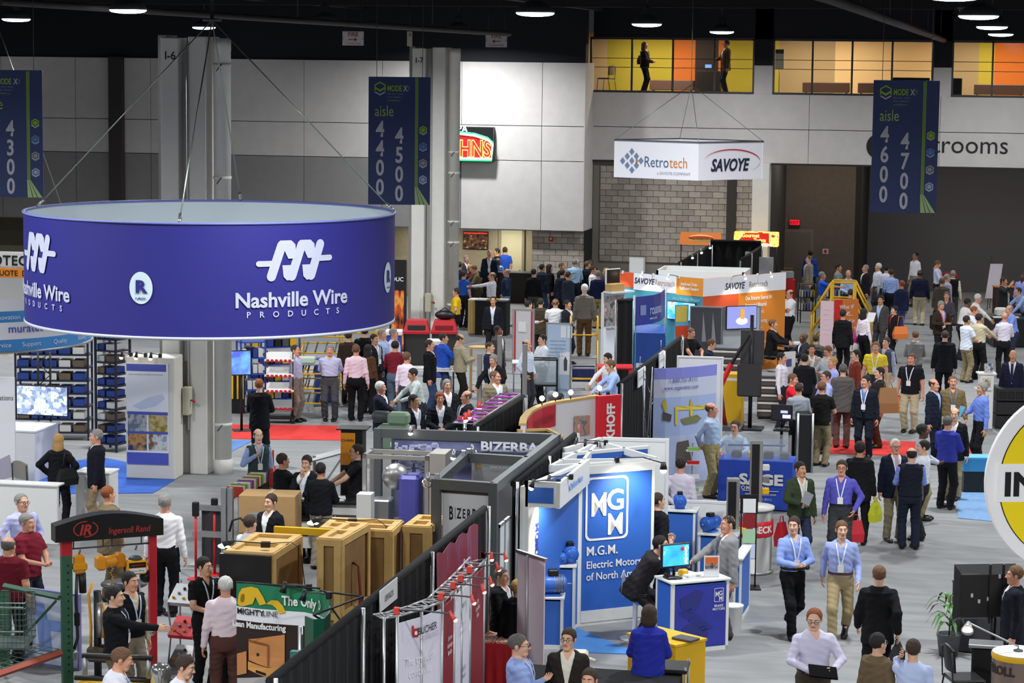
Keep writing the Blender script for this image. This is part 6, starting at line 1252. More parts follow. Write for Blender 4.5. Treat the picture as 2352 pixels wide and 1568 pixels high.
MB().tube([s0,s1],.055,4,smooth=False).build('load_beam',m_orr,pr);k0_=Vector((-13.35,30.1,.42));k1_=Vector((-13.9,28.0,.42));MB().tube([k0_,k1_],.05,4,smooth=False).build('load_beam',m_orr,pr)
for p in(k0_,s1,k1_):MB().box(p.x-.05,p.x+.05,p.y-.05,p.y+.05,0,1.1 if p is k0_ else .5).build('upright',m_rg,pr)
MB().tube([s0+Vector((0,0,.75)),k0_+Vector((0,0,.75))],.04,4,smooth=False).build('cross_bar',m_rg,pr);MB().tube([s0+Vector((-.05,0,.7)),k0_+Vector((.2,0,.0))],.022,4,smooth=False).build('brace',m_rg,pr)
b=MB()
for k in range(14):p,q=s0.lerp(s1,k/13),k0_.lerp(k1_,k/13);b.tube([p+Vector((0,0,.05)),q+Vector((0,0,.05))],.006,4)
for k in range(7):p,q=s0.lerp(k0_,k/6),s1.lerp(k1_,k/6);b.tube([p+Vector((0,0,.055)),q+Vector((0,0,.055))],.006,4)
b.build('wire_deck',mat('4a6a5c',.4),pr)
def wire_cart(label,loc,rz,w=.55,d=.75,h=.75):
 t=thing('wire_cart',label,'cart',loc,rz);m_w=metal('7f928c',.4);b=MB()
 for k in range(10):
  for(x0_,y0_,x1_2,y1_2)in((0,0,w,0),(0,d,w,d),(0,0,0,d),(w,0,w,d)):xx=x0_+(x1_2-x0_)*k/9;yy=y0_+(y1_2-y0_)*k/9;b.tube([(xx,yy,.12),(xx,yy,h)],.0035,4,cap=False)
 for z in[.12+(h-.12)*k/8 for k in range(9)]:b.tube([(0,0,z),(w,0,z),(w,d,z),(0,d,z),(0,0,z)],.0035 if .2<z<h-.05 else .007,4,cap=False)
 b.build('wire_mesh',m_w,t)
 for z in(.35,h-.05):MB().tube([(0,-.04,z),(w,-.04,z)],.014,6).build('handle',m_w,t)
 for x in(.05,w-.05):
  for y in(.06,d-.06):c=MB().lathe([(.045,-.015),(.045,.015)],12).build('wheel',m_blk,t,(x,y,.045));c.rotation_euler=(0,PI/2,0)
 MB().box(.01,w-.01,.01,d-.01,.10,.12).build('floor_plate',m_w,t);return t
dirv=math.atan2((s1-s0).y,(s1-s0).x)+PI/2
wire_cart('grey wire cart on the pallet rack beside the green upright',Vector((-13.1,28.95,.48)),.2,.5,.7,.72);wire_cart('taller grey wire cart at the open end of the pallet rack',Vector((-13.45,28.2,.48)),.2,.5,.65,.95)
t,p_=wall2('printed_board','white board with a blue printed figure behind the wire carts','display board',(-13.3,30.6,0),(-12.38,30.35,0),1.05,mat('c9d0e8',.6),mat('7a78b0',.5),.03,0,.03)
b=MB();b.prism([(.28,.2),(.5,.2),(.46,.5),(.66,.5),(.68,.56),(.66,.64),(.42,.64),(.36,.86),(.22,.86)],-.014,-.006);b.build('printed_figure',mat('7f9ad8',.5),t)
# ================================================================== HANGING SIGNS
def wrap(o,cx,cy,R,ang,z,off=.02):
 """bend flat xz lettering (object-local, unrotated) round a vertical cylinder; ang: bearing of the text centre"""
 me=o.data;sx,sy=o.scale[0],o.scale[1];n=len(me.vertices);co=np.zeros(n*3,np.float32);me.vertices.foreach_get('co',co);co=co.reshape(-1,3)
 a=ang+co[:,0]*sx/R;out=np.stack([cx+(R+off)*np.cos(a),cy+(R+off)*np.sin(a),z+co[:,1]*sy],1);me.vertices.foreach_set('co',out.astype(np.float32).ravel());me.update()
 o.scale=(1,1,1);o.rotation_euler=(0,0,0);o.location=(0,0,0)
def shape(polys,m,name,parent):
 b=MB()
 for p in polys:b.add([(x,y,0)for x,y in p],[tuple(range(len(p)))])
 return b.build(name,m,parent)
def subdiv_poly(pts,k=3):
 out=[]
 for i in range(len(pts)):
  a,b=Vector(pts[i]),Vector(pts[(i+1)%len(pts)])
  for j in range(k):out.append(tuple(a.lerp(b,j/k)))
 return out
RC=atD(484,489,40.4);RR=3.05;ZT,ZBm=5.72,3.95;back=math.atan2(-RC.y,-RC.x)
rn=thing('ring_sign','large blue hanging ring sign with white lettering','sign',(RC.x,RC.y,0))
m_rb=mat('2a2884',.6);N=72
MB().lathe([(RR,ZBm),(RR,ZT)],N,cap=False).build('outer_print',m_rb,rn);MB().lathe([(RR-.02,ZT),(RR-.02,ZBm)],N,cap=False).build('inner_lining',mat('e4f2fa',.7),rn)
MB().lathe([(RR-.03,ZT-.02),(RR+.02,ZT-.01),(RR+.02,ZT+.02),(RR-.03,ZT+.02),(RR-.03,ZT-.02)],N,cap=False).build('top_hoop',mat('7a84c8',.5),rn);MB().lathe([(RR-.05,ZBm-.03),(RR+.01,ZBm-.03),(RR+.01,ZBm+.02),(RR-.05,ZBm+.02),(RR-.05,ZBm-.03)],N,cap=False).build('bottom_hoop',mat('c9ccd8',.5),rn)
m_rt=mat('c6cae0',.6);m_rk=mat('d8ecf4',.6)
def cap_poly(x0,y0,x1,y1,r,n=8):
 a=math.atan2(y1-y0,x1-x0);P=[]
 for k in range(n+1):t=a+PI/2+PI*k/n;P.append((x0+r*math.cos(t),y0+r*math.sin(t)))
 for k in range(n+1):t=a-PI/2+PI*k/n;P.append((x1+r*math.cos(t),y1+r*math.sin(t)))
 return P
for k in range(4):
 a0=back+math.radians(25.5+90*k)
 o=text('Nashville Wire',.235,m_rt,rn,(0,0,0),bold=.035,sx=1.02);wrap(o,0,0,RR,a0,4.43)
 o=text('PRODUCTS',.095,m_rt,rn,(0,0,0),bold=.02,sp=3.1);wrap(o,0,0,RR,a0,4.27)
 polys=[cap_poly(-.62,.27,-.40,.27,.045),cap_poly(.40,.33,.62,.33,.045)]
 for j in range(3):
  x=-.42+.34*j;polys.append(cap_poly(x,.07,x+.17,.55,.075))
  if j<2:polys.append([(x+.14,.625),(x+.33,.625),(x+.40,.56),(x+.42,.34),(x+.28,.34),(x+.2,.5)])
  if j>0:polys.append([(x-.16,.24),(x+.0,.24),(x+.04,.02),(x-.08,.0),(x-.14,.06)])
 o=shape(polys,m_rt,'logo',rn);o.scale=(1,1,1);wrap(o,0,0,RR,a0,4.83)
 a1=back+math.radians(-20.5+90*k);c=[(.19*math.cos(2*PI*i/28),.25*math.sin(2*PI*i/28))for i in range(28)]
 o=shape([c],m_rk,'mark_oval',rn);wrap(o,0,0,RR,a1,4.72,.012)
 o=text('R',.19,m_rb,rn,(0,0,0),bold=.07,sx=1.1);wrap(o,0,0,RR,a1,4.65,.022);o=text('R-MARK',.035,m_rb,rn,(0,0,0),bold=.03);wrap(o,0,0,RR,a1,4.54,.022)
apx=atD(487,46,40.4)-RC+Vector((0,0,RC.z));apx=Vector((apx.x,apx.y,atD(487,46,40.4).z))
m_wire=metal('a9b4a8',.3)
for(x,y)in((85,478),(412,500),(552,466),(903,487)):
 d=Vector(ray(x,y));o_=Vector((0,0,HC));best=None
 for k in range(720):
  a=2*PI*k/720;p=Vector((RC.x+RR*math.cos(a),RC.y+RR*math.sin(a),ZT));q=proj(p.x,p.y,p.z);e=(q[0]-x)**2+((q[1]-y)*2)**2
  if best is None or e<best[0]:best=(e,p)
 p=best[1]-Vector((RC.x,RC.y,0));MB().tube([p,apx],.012,6).build('cable',m_wire,rn);MB().tube([p,p.lerp(apx,.045)],.03,6).build('turnbuckle',metal('c8ccc8',.2),rn)
MB().lathe([(.16,-.02),(.16,.02),(.03,.03),(.03,.5),(.02,1.7)],12,apx.x,apx.y).build('rigging_plate',m_dgrey,rn,(0,0,apx.z))
MC=atD(-70,755,47.5);MR_=2.35;mu=thing('ring_sign','round white and blue-green hanging ring sign reading muratec','sign',(MC.x,MC.y,0));ztp=atD(120,690,45.2).z;zbt=atD(120,815,45.2).z;hh=ztp-zbt
grad=bpy.data.materials.new('green_blue_print');grad.use_nodes=True;nt=grad.node_tree;b_=nt.nodes['Principled BSDF'];tc=nt.nodes.new('ShaderNodeTexCoord');sp_=nt.nodes.new('ShaderNodeSeparateXYZ');mr2=nt.nodes.new('ShaderNodeMapRange');mr2.inputs[1].default_value=.2;mr2.inputs[2].default_value=2.4;rp=nt.nodes.new('ShaderNodeValToRGB')
for k,(p,c)in enumerate(((.0,'3fae4a'),(.35,'4ab86a'),(.55,'3f86c8'),(.8,'4a9ae0'))):
 e=rp.color_ramp.elements[k]if k<2 else rp.color_ramp.elements.new(p);e.position=p;e.color=(*srgb(c),1)
nt.links.new(tc.outputs['Object'],sp_.inputs[0]);nt.links.new(sp_.outputs[0],mr2.inputs[0]);nt.links.new(mr2.outputs[0],rp.inputs[0]);nt.links.new(rp.outputs[0],b_.inputs['Base Color'])
zs=[ztp,ztp-hh*.23,ztp-hh*.44,ztp-hh*.76,zbt]
for k,m_ in enumerate((m_print,grad,m_print,grad)):MB().lathe([(MR_,zs[k+1]),(MR_,zs[k])],64,cap=False).build('print_band',m_,mu)
MB().lathe([(MR_-.03,ztp),(MR_-.03,zbt)],64,cap=False).build('inner_lining',m_offw,mu);MB().lathe([(MR_-.04,zbt-.02),(MR_+.02,zbt-.02),(MR_+.02,zbt+.02),(MR_-.04,zbt+.02)],64,cap=False).build('bottom_hoop',m_alu,mu)
bk=math.atan2(-MC.y,-MC.x);pxm=F/45.2
def mu_t(s,px,size,m,z,**k):o=text(s,size,m,mu,(0,0,0),**k);wrap(o,0,0,MR_,bk+math.asin(max(min((px+70)/(MR_*pxm),.98),-.98)),z)
m_mb=mat('4a52b8',.5);mu_t('muratec',58,.16,m_mb,zs[3]+.13,bold=.01);mu_t('muratec',205,.16,m_mb,zs[3]+.13,bold=.01);mu_t('Innovation',14,.09,m_print,zs[2]+.06);mu_t('Service',2,.09,m_print,zbt+.1);mu_t('Support',70,.09,m_print,zbt+.1);mu_t('Quality',137,.09,m_print,zbt+.1);mu_t('Stability',190,.09,m_print,zbt+.1)
for a in(.3,2.4,4.5):MB().tube([(MR_*math.cos(a),MR_*math.sin(a),ztp),(0,0,10.6)],.008,5).build('cable',m_wire,mu)
s0,s1,s2=atD(1411,326,68),atD(1605,328,66.5),atD(1754,325,68);zt_=s1.z;hgt=1.03
sg=thing('box_sign','white four-sided hanging sign with Retrotech and Savoye logos','sign',(s1.x,s1.y,0));pts4=[s0-s1,Vector((0,0,0)),s2-s1,s0+s2-s1-s1]
for k in range(4):
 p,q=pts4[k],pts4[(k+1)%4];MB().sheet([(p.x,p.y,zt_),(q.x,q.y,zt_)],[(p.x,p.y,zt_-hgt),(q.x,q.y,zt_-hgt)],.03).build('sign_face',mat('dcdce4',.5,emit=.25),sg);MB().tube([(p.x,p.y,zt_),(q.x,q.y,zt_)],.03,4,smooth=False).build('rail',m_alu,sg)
pa=Panel(s0,s1);pb_=Panel(s1,s2)
def on(pn,t,base,px,py,s,size,m,y=-.02,**k):
 u,v=pn.uv(px,py);o=text(s,size,m,t,pn.pt(u,y,v)-base,**k);o.rotation_euler=(PI/2,0,pn.a);return o
bs0=Vector((s1.x,s1.y,0));tb_=mat('4a6a8c',.5);to_=mat('d88a40',.5);tn=mat('2c3048',.5)
on(pa,sg,bs0,1537,385,'Retro',.31,tb_,sx=.80,align='RIGHT');on(pa,sg,bs0,1538,385,'tech',.31,to_,sx=.78,align='LEFT');on(pa,sg,bs0,1548,402,'a SAVOYE COMPANY',.085,mat('8a8a98'),sx=.95)
on(pb_,sg,bs0,1674,392,'SAVOYE',.34,tn,bold=.05,shear=.25,sx=.82)
b=MB();n=20;P1,P2=[],[]
for k in range(n+1):
 a=math.radians(170-215*k/n);u,v=pb_.uv(1680+65*math.cos(a),372-27*math.sin(a));tck=.035*math.sin(PI*k/n)+.004;p=pb_.pt(u,-.025,v)-bs0;P1.append(p);P2.append(p+Vector((0,0,tck)))
b.add(P1+P2,[(k,k+1,n+2+k,n+1+k)for k in range(n)]);b.build('logo_swoosh',mat('d03848',.5),sg)
b=MB()
for i in range(3):
 for j in range(3):
  u,v=pa.uv(1431+10.5*(i+j-0),369+10.5*(i-j));p=pa.pt(u,-.02,v)-bs0;d=.085
  q=[p+Vector((pa.d.x*d*c,pa.d.y*d*c,d*1.2*s_))for c,s_ in((-1,0),(0,-1),(1,0),(0,1))];b.add(q,[(0,1,2,3)])
b.build('logo_diamonds',mat('7a90b0',.5),sg)
u,v=pa.uv(1461,369);p=pa.pt(u,-.02,v)-bs0;MB().add([p+Vector((0,0,.11)),p+Vector((0,0,-.11)),p+pa.d*.09],[(0,1,2)]).build('logo_tip',to_,sg)
ap=atD(1588,195,68)-bs0
for p in pts4:MB().tube([(p.x,p.y,zt_),ap],.008,5).build('cable',m_wire,sg)
MB().tube([ap,(ap.x,ap.y,10.6)],.012,5).build('cable',m_wire,sg)
m_bn=mat('374676',.6);m_lime=mat('9ec83c',.6);m_bw=mat('d2d2dc',.6);m_bg=mat('8fa4c8',.6)
def aisle(label,px,py,D,n1,n2,w,h,extra=.0):
 c=atD(px,py,D);t=thing('aisle_banner',label,'banner',c,YAW+.02)
 MB().box(-w/2,w/2,-.006,.006,-h,0).build('sheet',m_bn,t);MB().box(-w/2,w/2,-.012,.012,-.02,.012).build('top_batten',m_bn,t)
 X=lambda f:-w/2+w*f;Z=lambda f:-h*f
 text('MODE',.115,m_lime,t,(X(.30),-.012,Z(.107)),sx=.62,bold=.03,align='LEFT');text('X',.115,m_bw,t,(X(.56),-.012,Z(.107)),sx=.7,bold=.03,align='LEFT');text('2012',.035,m_lime,t,(X(.635),-.012,Z(.083)),sx=.9,rot=(PI/2,PI/2,0))
 for k,s in enumerate(('SALES - SUPPLY - LOGISTICS','ATLANTA - FEBRUARY 6-9','www.MODEXShow.com')):text(s,.03,m_bg if k<2 else m_lime,t,(X(.30),-.012,Z(.135+.025*k)),sx=.62,align='LEFT')
 hx=lambda cx,cz,r:[(cx+r*math.cos(math.radians(30+60*i)),cz+r*math.sin(math.radians(30+60*i)))for i in range(6)]
 def ring(cx,cz,r,m,nm,segs=range(6),th=.22):
  o_,i_=hx(cx,cz,r),hx(cx,cz,r*(1-th));b=MB();b.add([(x,-.012,z)for x,z in o_+i_],[(k,(k+1)%6,6+(k+1)%6,6+k)for k in segs]);b.build(nm,m,t)
 cx,cz,r=X(.185),Z(.083),.125
 ring(cx,cz,r,m_lime,'logo_hexagon',(0,1,2,5));ring(cx,cz-.02,r,m_bw,'logo_hexagon',(3,4));b=MB();b.add([(cx-.1,-.013,cz+.03),(cx,-.013,cz-.03),(cx+.1,-.013,cz+.03),(cx+.1,-.013,cz-.01),(cx,-.013,cz-.075),(cx-.1,-.013,cz-.01)],[(0,1,4,5),(1,2,3,4)]);b.build('logo_chevron',m_lime,t)
 text('aisle',.215,mat('b4cc78',.6),t,(X(.10),-.012,Z(.303)),align='LEFT',sx=.72)
 for k,ch in enumerate(n1):text(ch,.305,m_bw,t,(X(.19),-.012,Z(.463+.152*k)),bold=.035,sx=.75)
 for k,ch in enumerate(n2):text(ch,.305,m_bw,t,(X(.50),-.012,Z(.513+.152*k)),bold=.035,sx=.75)
 b=MB()
 for k in range(3):x0=X(.755+.018*k);b.box(x0,x0+.012,-.012,-.006,Z(.86),0)
 b.build('stripe',m_lime,t);MB().prism([(X(.75),Z(.86)),(X(.80),Z(.86)),(X(.985),-h),(X(.76),-h)],-.012,-.006).build('stripe_flare',mat('b8d88c',.6),t)
 b=MB()
 for k in range(2):b.prism([(X(.768+.016*k),Z(.86)),(X(.771+.016*k),Z(.86)),(X(.845+.07*k),-h),(X(.833+.07*k),-h)],-.016,-.012)
 b.build('stripe_line',m_bn,t)
 for k,m_ in enumerate((m_lime,mat('6a8cc8'),mat('a8acb0'),mat('b0c4e8'))):
  cz=Z(.41+.13*k);ring(X(.885),cz,.085,m_,'icon_hexagon',th=.3);ring(X(.885),cz-.008,.09,m_bw,'icon_base',(3,4),th=.25);MB().prism(hx(X(.885),cz,.045),-.012,-.006).build('icon',m_,t)
 for x in(.13,.87):MB().tube([(X(x),0,-.02),(X(x),0,10.6-c.z)],.006,5).build('cord',m_blk,t)
aisle('blue 4400 and 4500 aisle banner beside the column stencilled I-7',918,178,46.8,'4400','4500',1.19,2.44)
aisle('blue 4600 and 4700 aisle banner in front of the restrooms lettering',2083,186,45.2,'4600','4700',1.23,2.44)
aisle('blue 4300 aisle banner hanging by the dark wall pilaster',22,162,47,'4200','4300',1.25,2.44)
pj=atY(1017,330,YL);t=thing('neon_sign','black wall sign with red and yellow neon letters and green outline','sign',(atY(1137,330,YL).x,YL,0));zz0,zz1=atY(1100,370,YL).z,atY(1100,291,YL).z
wS=3.2;MB().bev(-wS,0,-.35,-.01,zz0-.02,zz1,.02).build('cabinet',m_blk,t);Xp=lambda p:atY(p,330,YL-.36).x-atY(1137,330,YL).x;Zp=lambda q:atY(1090,q,YL-.36).z
arch=[(-3.05,Zp(364)),(Xp(1130),Zp(364)),(Xp(1132),Zp(330)),(Xp(1120),Zp(320)),(Xp(1090),Zp(311)),(Xp(1050),Zp(307)),(-2.0,Zp(311)),(-3.05,Zp(330))]
MB().prism(arch,-.37,-.355).build('red_face',mat('c01418',.5),t);MB().tube([(x,-.40,z)for x,z in arch+arch[:1]],.035,6).build('neon_outline',glow('e8fff0',3.0),t);MB().tube([(x,-.38,z)for x,z in[(a*1.0,b+(.06 if b>Zp(350)else-.06))for a,b in arch+arch[:1]]],.03,6).build('neon_glow',glow('2ad070',1.5),t)
o=text('JOHNS',.55,glow('ffd060',2.0),t,(Xp(1128),-.385,Zp(359)),align='RIGHT',bold=.06,sx=.72);o=text('JOHNS',.55,glow('e01818',1.0),t,(Xp(1128),-.392,Zp(359)),align='RIGHT',bold=.01,sx=.72)
o=text('PAPA',.24,glow('d8fff0',2.0),t,(Xp(1074),-.39,Zp(304)),align='RIGHT',bold=.02,sx=.9)
# ================================================================== CONCESSION AREA
ms=screen('black menu screen on the concession wall',atY(1090,573,82.4),.0,.9,.62,mixmat('menu_print',[(.4,'1c1210'),(.6,'5a3a24'),(.75,'d8b890')],9,emit=.7),stand='wall',name='menu_screen');ms.location.y=82.57;MB().box(-.42,.42,-.03,-.026,.54,.58).build('red_strip',glow('d03020',1.0),ms)
cc=thing('serving_counter','dark serving counter of the concession stand','counter',(-18.4,81.0,0));MB().bev(0,2.1,0,.6,0,1.0,.01).build('body',m_dark,cc);MB().bev(-.03,2.13,-.05,.63,1.0,1.05,.01).build('worktop',m_dgrey,cc)
q=at(1112,690,1.05);bt2=thing('bar_table','black skirted bar table with food trays','table',(q.x-.3,q.y,0));MB().bev(0,1.0,0,.6,1.0,1.05,.01).build('table_top',m_blk,bt2);MB().box(.02,.98,.02,.58,0,1.0).build('skirt',m_drape,bt2)
for k in range(3):tag(MB().bev(0,.3,0,.2,0,.04,.01).build('food_tray',(m_white,mat('d8b040'),m_white)[k],None,(q.x-.25+.32*k,q.y+.2,1.05)),'small food tray on the black bar table','tray','food trays on the bar table')
q=at(1078,690,1.0);wt=thing('pedestal_table','pine-clad pedestal table beside the yellow shirt','table',(q.x,q.y-.2,0));MB().bev(0,.55,0,.5,1.02,1.06,.01).build('table_top',m_white,wt)
for k in range(7):MB().box(.01+.076*k,.08+.076*k,.0,.03,.02,1.02).build('plank',m_pine,wt)
MB().box(.02,.53,.03,.48,0,1.02).build('core',m_ply,wt)
for px_,lb in((957,'black bin with a red hooded lid in front of the column stencilled I-7'),(1020,'black bin with a red lid beside the drain pipe')):
 q=at(px_,836);t=thing('litter_bin',lb,'bin',q,YAW);MB().bev(-.33,.33,-.3,.3,0,.88,.02).build('body',mat('2c2a28',.5),t)
 b=MB();b.box(-.36,.36,-.34,.34,.86,.92);b.add([(-.36,-.34,.92),(.36,-.34,.92),(.36,.34,.92),(-.36,.34,.92),(-.27,-.25,1.22),(.27,-.25,1.22),(.27,.25,1.22),(-.27,.25,1.22)],[(4,5,6,7),(0,1,5,4),(1,2,6,5),(2,3,7,6),(3,0,4,7)]);b.build('lid',mat('b81c28',.4),t);MB().bev(-.24,.24,-.335,-.26,.96,1.1,.01).build('opening',m_dark if px_==957 else mat('8c1620',.4),t)
q=at(1020,836);tag(MB().sphere((0,0,.1),.26,14,8,(1.1,.7,.5)).tube([(-.15,0,.2),(0,0,.3),(.15,0,.2)],.015,6).build('duffel_bag',m_blk,None,(q.x,q.y+.05,1.24)),'black duffel bag lying on the red bin lid','bag')
for px_,py_,c_,lb in((905,840,'d8dcea','white and blue cooler box beside the bins'),(1000,865,'4a62b8','blue and white cooler box in front of the bins')):
 q=at(px_,py_);t=thing('cooler_box',lb,'cooler',q,YAW);MB().bev(-.2,.2,-.2,.2,0,.85,.02).build('body',mat('3a4aa8',.4),t);MB().bev(-.23,.23,-.23,.23,.85,.98,.02).build('lid',m_white,t)
t,p_=wall2('flame_display','black display wall with an orange flame picture','display',atY(895,700,66.5),atY(932,700,66.5),2.6,mixmat('flame_print',[(.35,'2a0c04'),(.5,'c8501c'),(.6,'f0a040'),(.75,'8a3410')],3.0,stretch=(2,2,.6)),m_blk,.1,0,.05);MB().box(.02,p_.w-.02,-.02,.0,1.75,2.55).build('header',m_blk,t);text('DUC',.12,m_print,t,(p_.w/2,-.03,2.0),bold=.02)
# ================================================================== LEFT: MURATEC BOOTH
tag(MB().prismz([tuple(at(x,y)[:2])for x,y in((60,1135),(351,1133),(402,1102),(410,1085),(230,1050),(40,1080))],0,.012).build('carpet',mat('2f5cb4',.95,grain=.1,gs=4)),'deep blue carpet under the tall white display tower','carpet')
tag(MB().prismz([tuple(at(x,y)[:2])for x,y in((530,975),(825,979),(825,1012),(530,1008))],0,.012).build('carpet',mat('d8302a',.95,grain=.08,gs=5)),'red carpet strip beside the wire racks','carpet');tag(MB().prismz([tuple(at(x,y)[:2])for x,y in((1850,1008),(2255,1019),(2255,1053),(1850,1040))],0,.012).build('carpet',mat('d8302a',.95,grain=.08,gs=5)),'red carpet strip crossing the wide aisle','carpet')
tag(MB().prismz([tuple(at(x,y)[:2])for x,y in((527,1012),(585,1010),(527,1040))],0,.012).build('carpet',mat('5a80b8',.95,grain=.1)),'small blue carpet corner beside the column stencilled I-6','carpet');tag(MB().prismz([tuple(at(x,y)[:2])for x,y in((2195,1110),(2352,1112),(2352,1205),(2200,1190))],0,.012).build('carpet',mat('6f94bc',.95,grain=.1)),'pale blue carpet beside the cyan tote','carpet')
a,b=at(290,1098),at(402,1102);tw=thing('display_tower','tall white display tower with printed poster','display',a,Panel(a,b).a);pn=Panel(a,b);w=pn.w
MB().bev(0,w,0,.6,0,2.42,.02).build('body',mat('d6d2c8',.5),tw);MB().box(.03,w-.12,-.03,0,.3,2.3).build('poster',mat('e4e6ec',.5),tw)
u0,u1,v0,v1=pn.rect(290,835,392,853);card(tw,.03,w-.16,2.14,2.28,mat('4a56b0',.5),'blue_heading',-.036);card(tw,.03,w-.12,.3,.53,mat('4a56b0',.5),'blue_footer',-.036)
b=MB();b.prism([(.15,1.45),(.45,1.62),(.75,1.7),(.8,1.6),(.6,1.45),(.3,1.38)],-.036,-.03);b.build('printed_map',mat('c3cde2',.5),tw);text('HIGH AVAILABLE DISTRIBUTION CENTER',.03,mat('8890b0'),tw,(.42,-.036,2.06),sx=.9)
pics=[[(.4,'6a7080'),(.55,'b4b8b8'),(.7,'4a5a5a')],[(.4,'8a7a30'),(.55,'c8b478'),(.7,'8a8a8a')],[(.4,'2c3a5c'),(.55,'c89450'),(.7,'8a5a2c')],[(.4,'7a5a34'),(.55,'d8d8d4'),(.7,'8a98b8')]]
for k in range(4):card(tw,.05+.42*(k%2),.43+.42*(k%2),.95-.38*(k//2),1.28-.38*(k//2),mixmat('warehouse_photo',pics[k],7),'photo',-.038)
card(tw,.04,.86,1.28,1.34,mat('4a56b0',.5),'caption_bar',-.036);card(tw,.04,.86,.90,.95,mat('4a56b0',.5),'caption_bar',-.036)
for k,(px_,py_)in enumerate(((262,802),(290,795),(340,817))):spot(tw.location+Vector((.1+.3*k,.05,2.46)),(-.1,-.22,.05),'black spotlight on the rail beside the white tower','spotlights above the white tower',None,True,0)
a=at(0,1112,1.0);b=at(136,1116,1.0);t=thing('counter_wall','low white counter wall with a leaning flyer','counter',(a.x-.6,a.y,0),.02);MB().bev(0,b.x-a.x+.6,0,.08,0,1.0,.01).build('front',m_white,t);MB().bev(-.02,b.x-a.x+.62,-.03,.28,1.0,1.03,.006).build('top',m_white,t)
q=at(170,1100,.95);t=thing('counter_wall','white counter beside the person in the dark blazer','counter',(q.x-.2,q.y+.55,0),.05);MB().bev(0,.62,0,.5,0,.95,.01).build('body',m_white,t);MB().bev(-.02,.64,-.02,.52,.95,.98,.006).build('top',m_white,t);tag(MB().bev(0,.2,0,.28,0,.03,.004).build('paper_stack',m_print,None,(q.x+.0,q.y+.65,.98),.2),'white papers on the counter beside the dark blazer','papers')
t,p_=wall2('booth_wall','white booth wall printed with the word ending cations','booth wall',(-18.9,41.0,0),(-18.02,41.2,0),2.42,m_print,m_frm,.05,0,.0);text('Communications',.10,mat('4a4a50'),t,(p_.w-.02,-.012,2.0),align='RIGHT',sx=.8);b=MB();b.prism([(.5,.85),(.8,1.0),(.86,.6),(.55,.5)],-.012,-.006);b.build('print_grey',mat('a8a4b4'),t)
q=at(28,985,1.0);t=thing('reception_counter','white reception counter with brochures under the mosaic screen','counter',(q.x-.4,q.y-.2,0),.0);MB().bev(0,.95,0,1.2,0,.98,.01).build('body',m_white,t);MB().bev(-.03,.98,-.03,1.23,.98,1.02,.006).build('top',m_white,t)
for k in range(6):tag(MB().box(0,.02,0,.2,0,.26).build('brochure',(m_print,mat('3a6a8a'),m_print,mat('a8a090'))[k%4],None,(q.x-.28+.04*k,q.y+.1,1.02)),'upright brochure on the white reception counter','brochure','brochures on the reception counter')
chair('grey fabric chair at the low white counter',at(70,1168),2.6,mat('8e8a84',.9))
ts=thing('truss_stand','black truss stand carrying the mosaic screen','stand',(0,0,0));qa,qb=at(90,1080),at(118,1082);b=MB()
for p in(qa,qb):b.tube([p,(p.x,p.y,2.4)],.022,6)
for k in range(10):z0_=.1+.23*k;b.tube([(qa.x,qa.y,z0_),(qb.x,qb.y,z0_+.23)]if k%2 else[(qb.x,qb.y,z0_),(qa.x,qa.y,z0_+.23)],.01,5)
b.build('truss',m_blk,ts);MB().box(qa.x-.25,qb.x+.25,qa.y-.25,qa.y+.25,0,.02).build('base_plate',m_blk,ts)
pz=Panel((qa.x-1,qa.y-.08),(qb.x+1,qb.y-.08));u0,u1,v0,v1=pz.rect(38,885,157,955);c_=pz.pt((u0+u1)/2,0,v0);screen('wide screen showing a mosaic of small pictures',c_,pz.a,u1-u0,v1-v0,mixmat('mosaic_screen',[(.2,'6a7a98'),(.45,'b4c8e4'),(.6,'e8f0fa'),(.8,'8a98c0')],14,kind='voronoi',emit=1.1),stand='wall',name='video_screen')
m_nv=mat('1c2236',.5);m_bin=mat('24408c',.5)
def shelving(label,a,b,h,rows_,cols_,d=.5,name='shelving_rack',mf=None,bins=True,bc=None):
 p=Panel(a,b);t=thing(name,label,'shelf',p.o,p.a);w=p.w;mf=mf or m_nv
 for x in(0,w-.04):
  for y in(0,d):MB().box(x,x+.04,y,y+.04,0,h).build('post',mf,t)
 for r in range(rows_):
  z=.15+(h-.25)*r/max(rows_-1,1);MB().box(0,w,0,d,z,z+.03).build('shelf',mf,t)
  if bins and r<rows_-1:
   for c in range(cols_):x=.05+(w-.1)*c/cols_;bw_=(w-.1)/cols_*.82;MB().bev(x,x+bw_,.03,d-.05,z+.032,z+.03+(h-.25)/max(rows_-1,1)*.55,.01).build('bin',(bc or(m_bin,m_offw,m_bin,mat('6a5a4a',.7),m_bin))[(r*3+c*2)%5],t)
 return t
shelving('navy shelving rack with blue and white bins behind the mosaic screen',at(35,1010),at(205,1012),2.5,9,5);shelving('narrow navy shelving rack beside the white tower',at(218,1035),at(268,1040),2.7,11,2)
wh=thing('wall_header','light wall with warm lit strips behind the spotlights','booth wall',at(205,1000).xy.to_3d(),.0);q=at(212,1000);wh.location=(q.x,q.y,0);MB().box(0,1.6,.6,.66,2.2,3.1).build('board',m_offw,wh)
for k in range(3):MB().box(.1,.75,.55,.6,2.3+.24*k,2.38+.24*k).build('lit_strip',glow('ffd2a0',1.2),wh)
for x in(.02,1.55):MB().box(x,x+.05,.6,.66,0,2.2).build('post',m_alu,wh)
t,p_=wall2('orange_booth','orange and white booth wall with black lettering OTEC','booth wall',atY(-40,700,62).xy.to_3d(),atY(66,700,62).xy.to_3d(),2.9,mixmat('orange_print',[(.4,'d8701c'),(.5,'e8e0d8'),(.6,'c8b8a8')],2.5),m_offw,.05,0,.04)
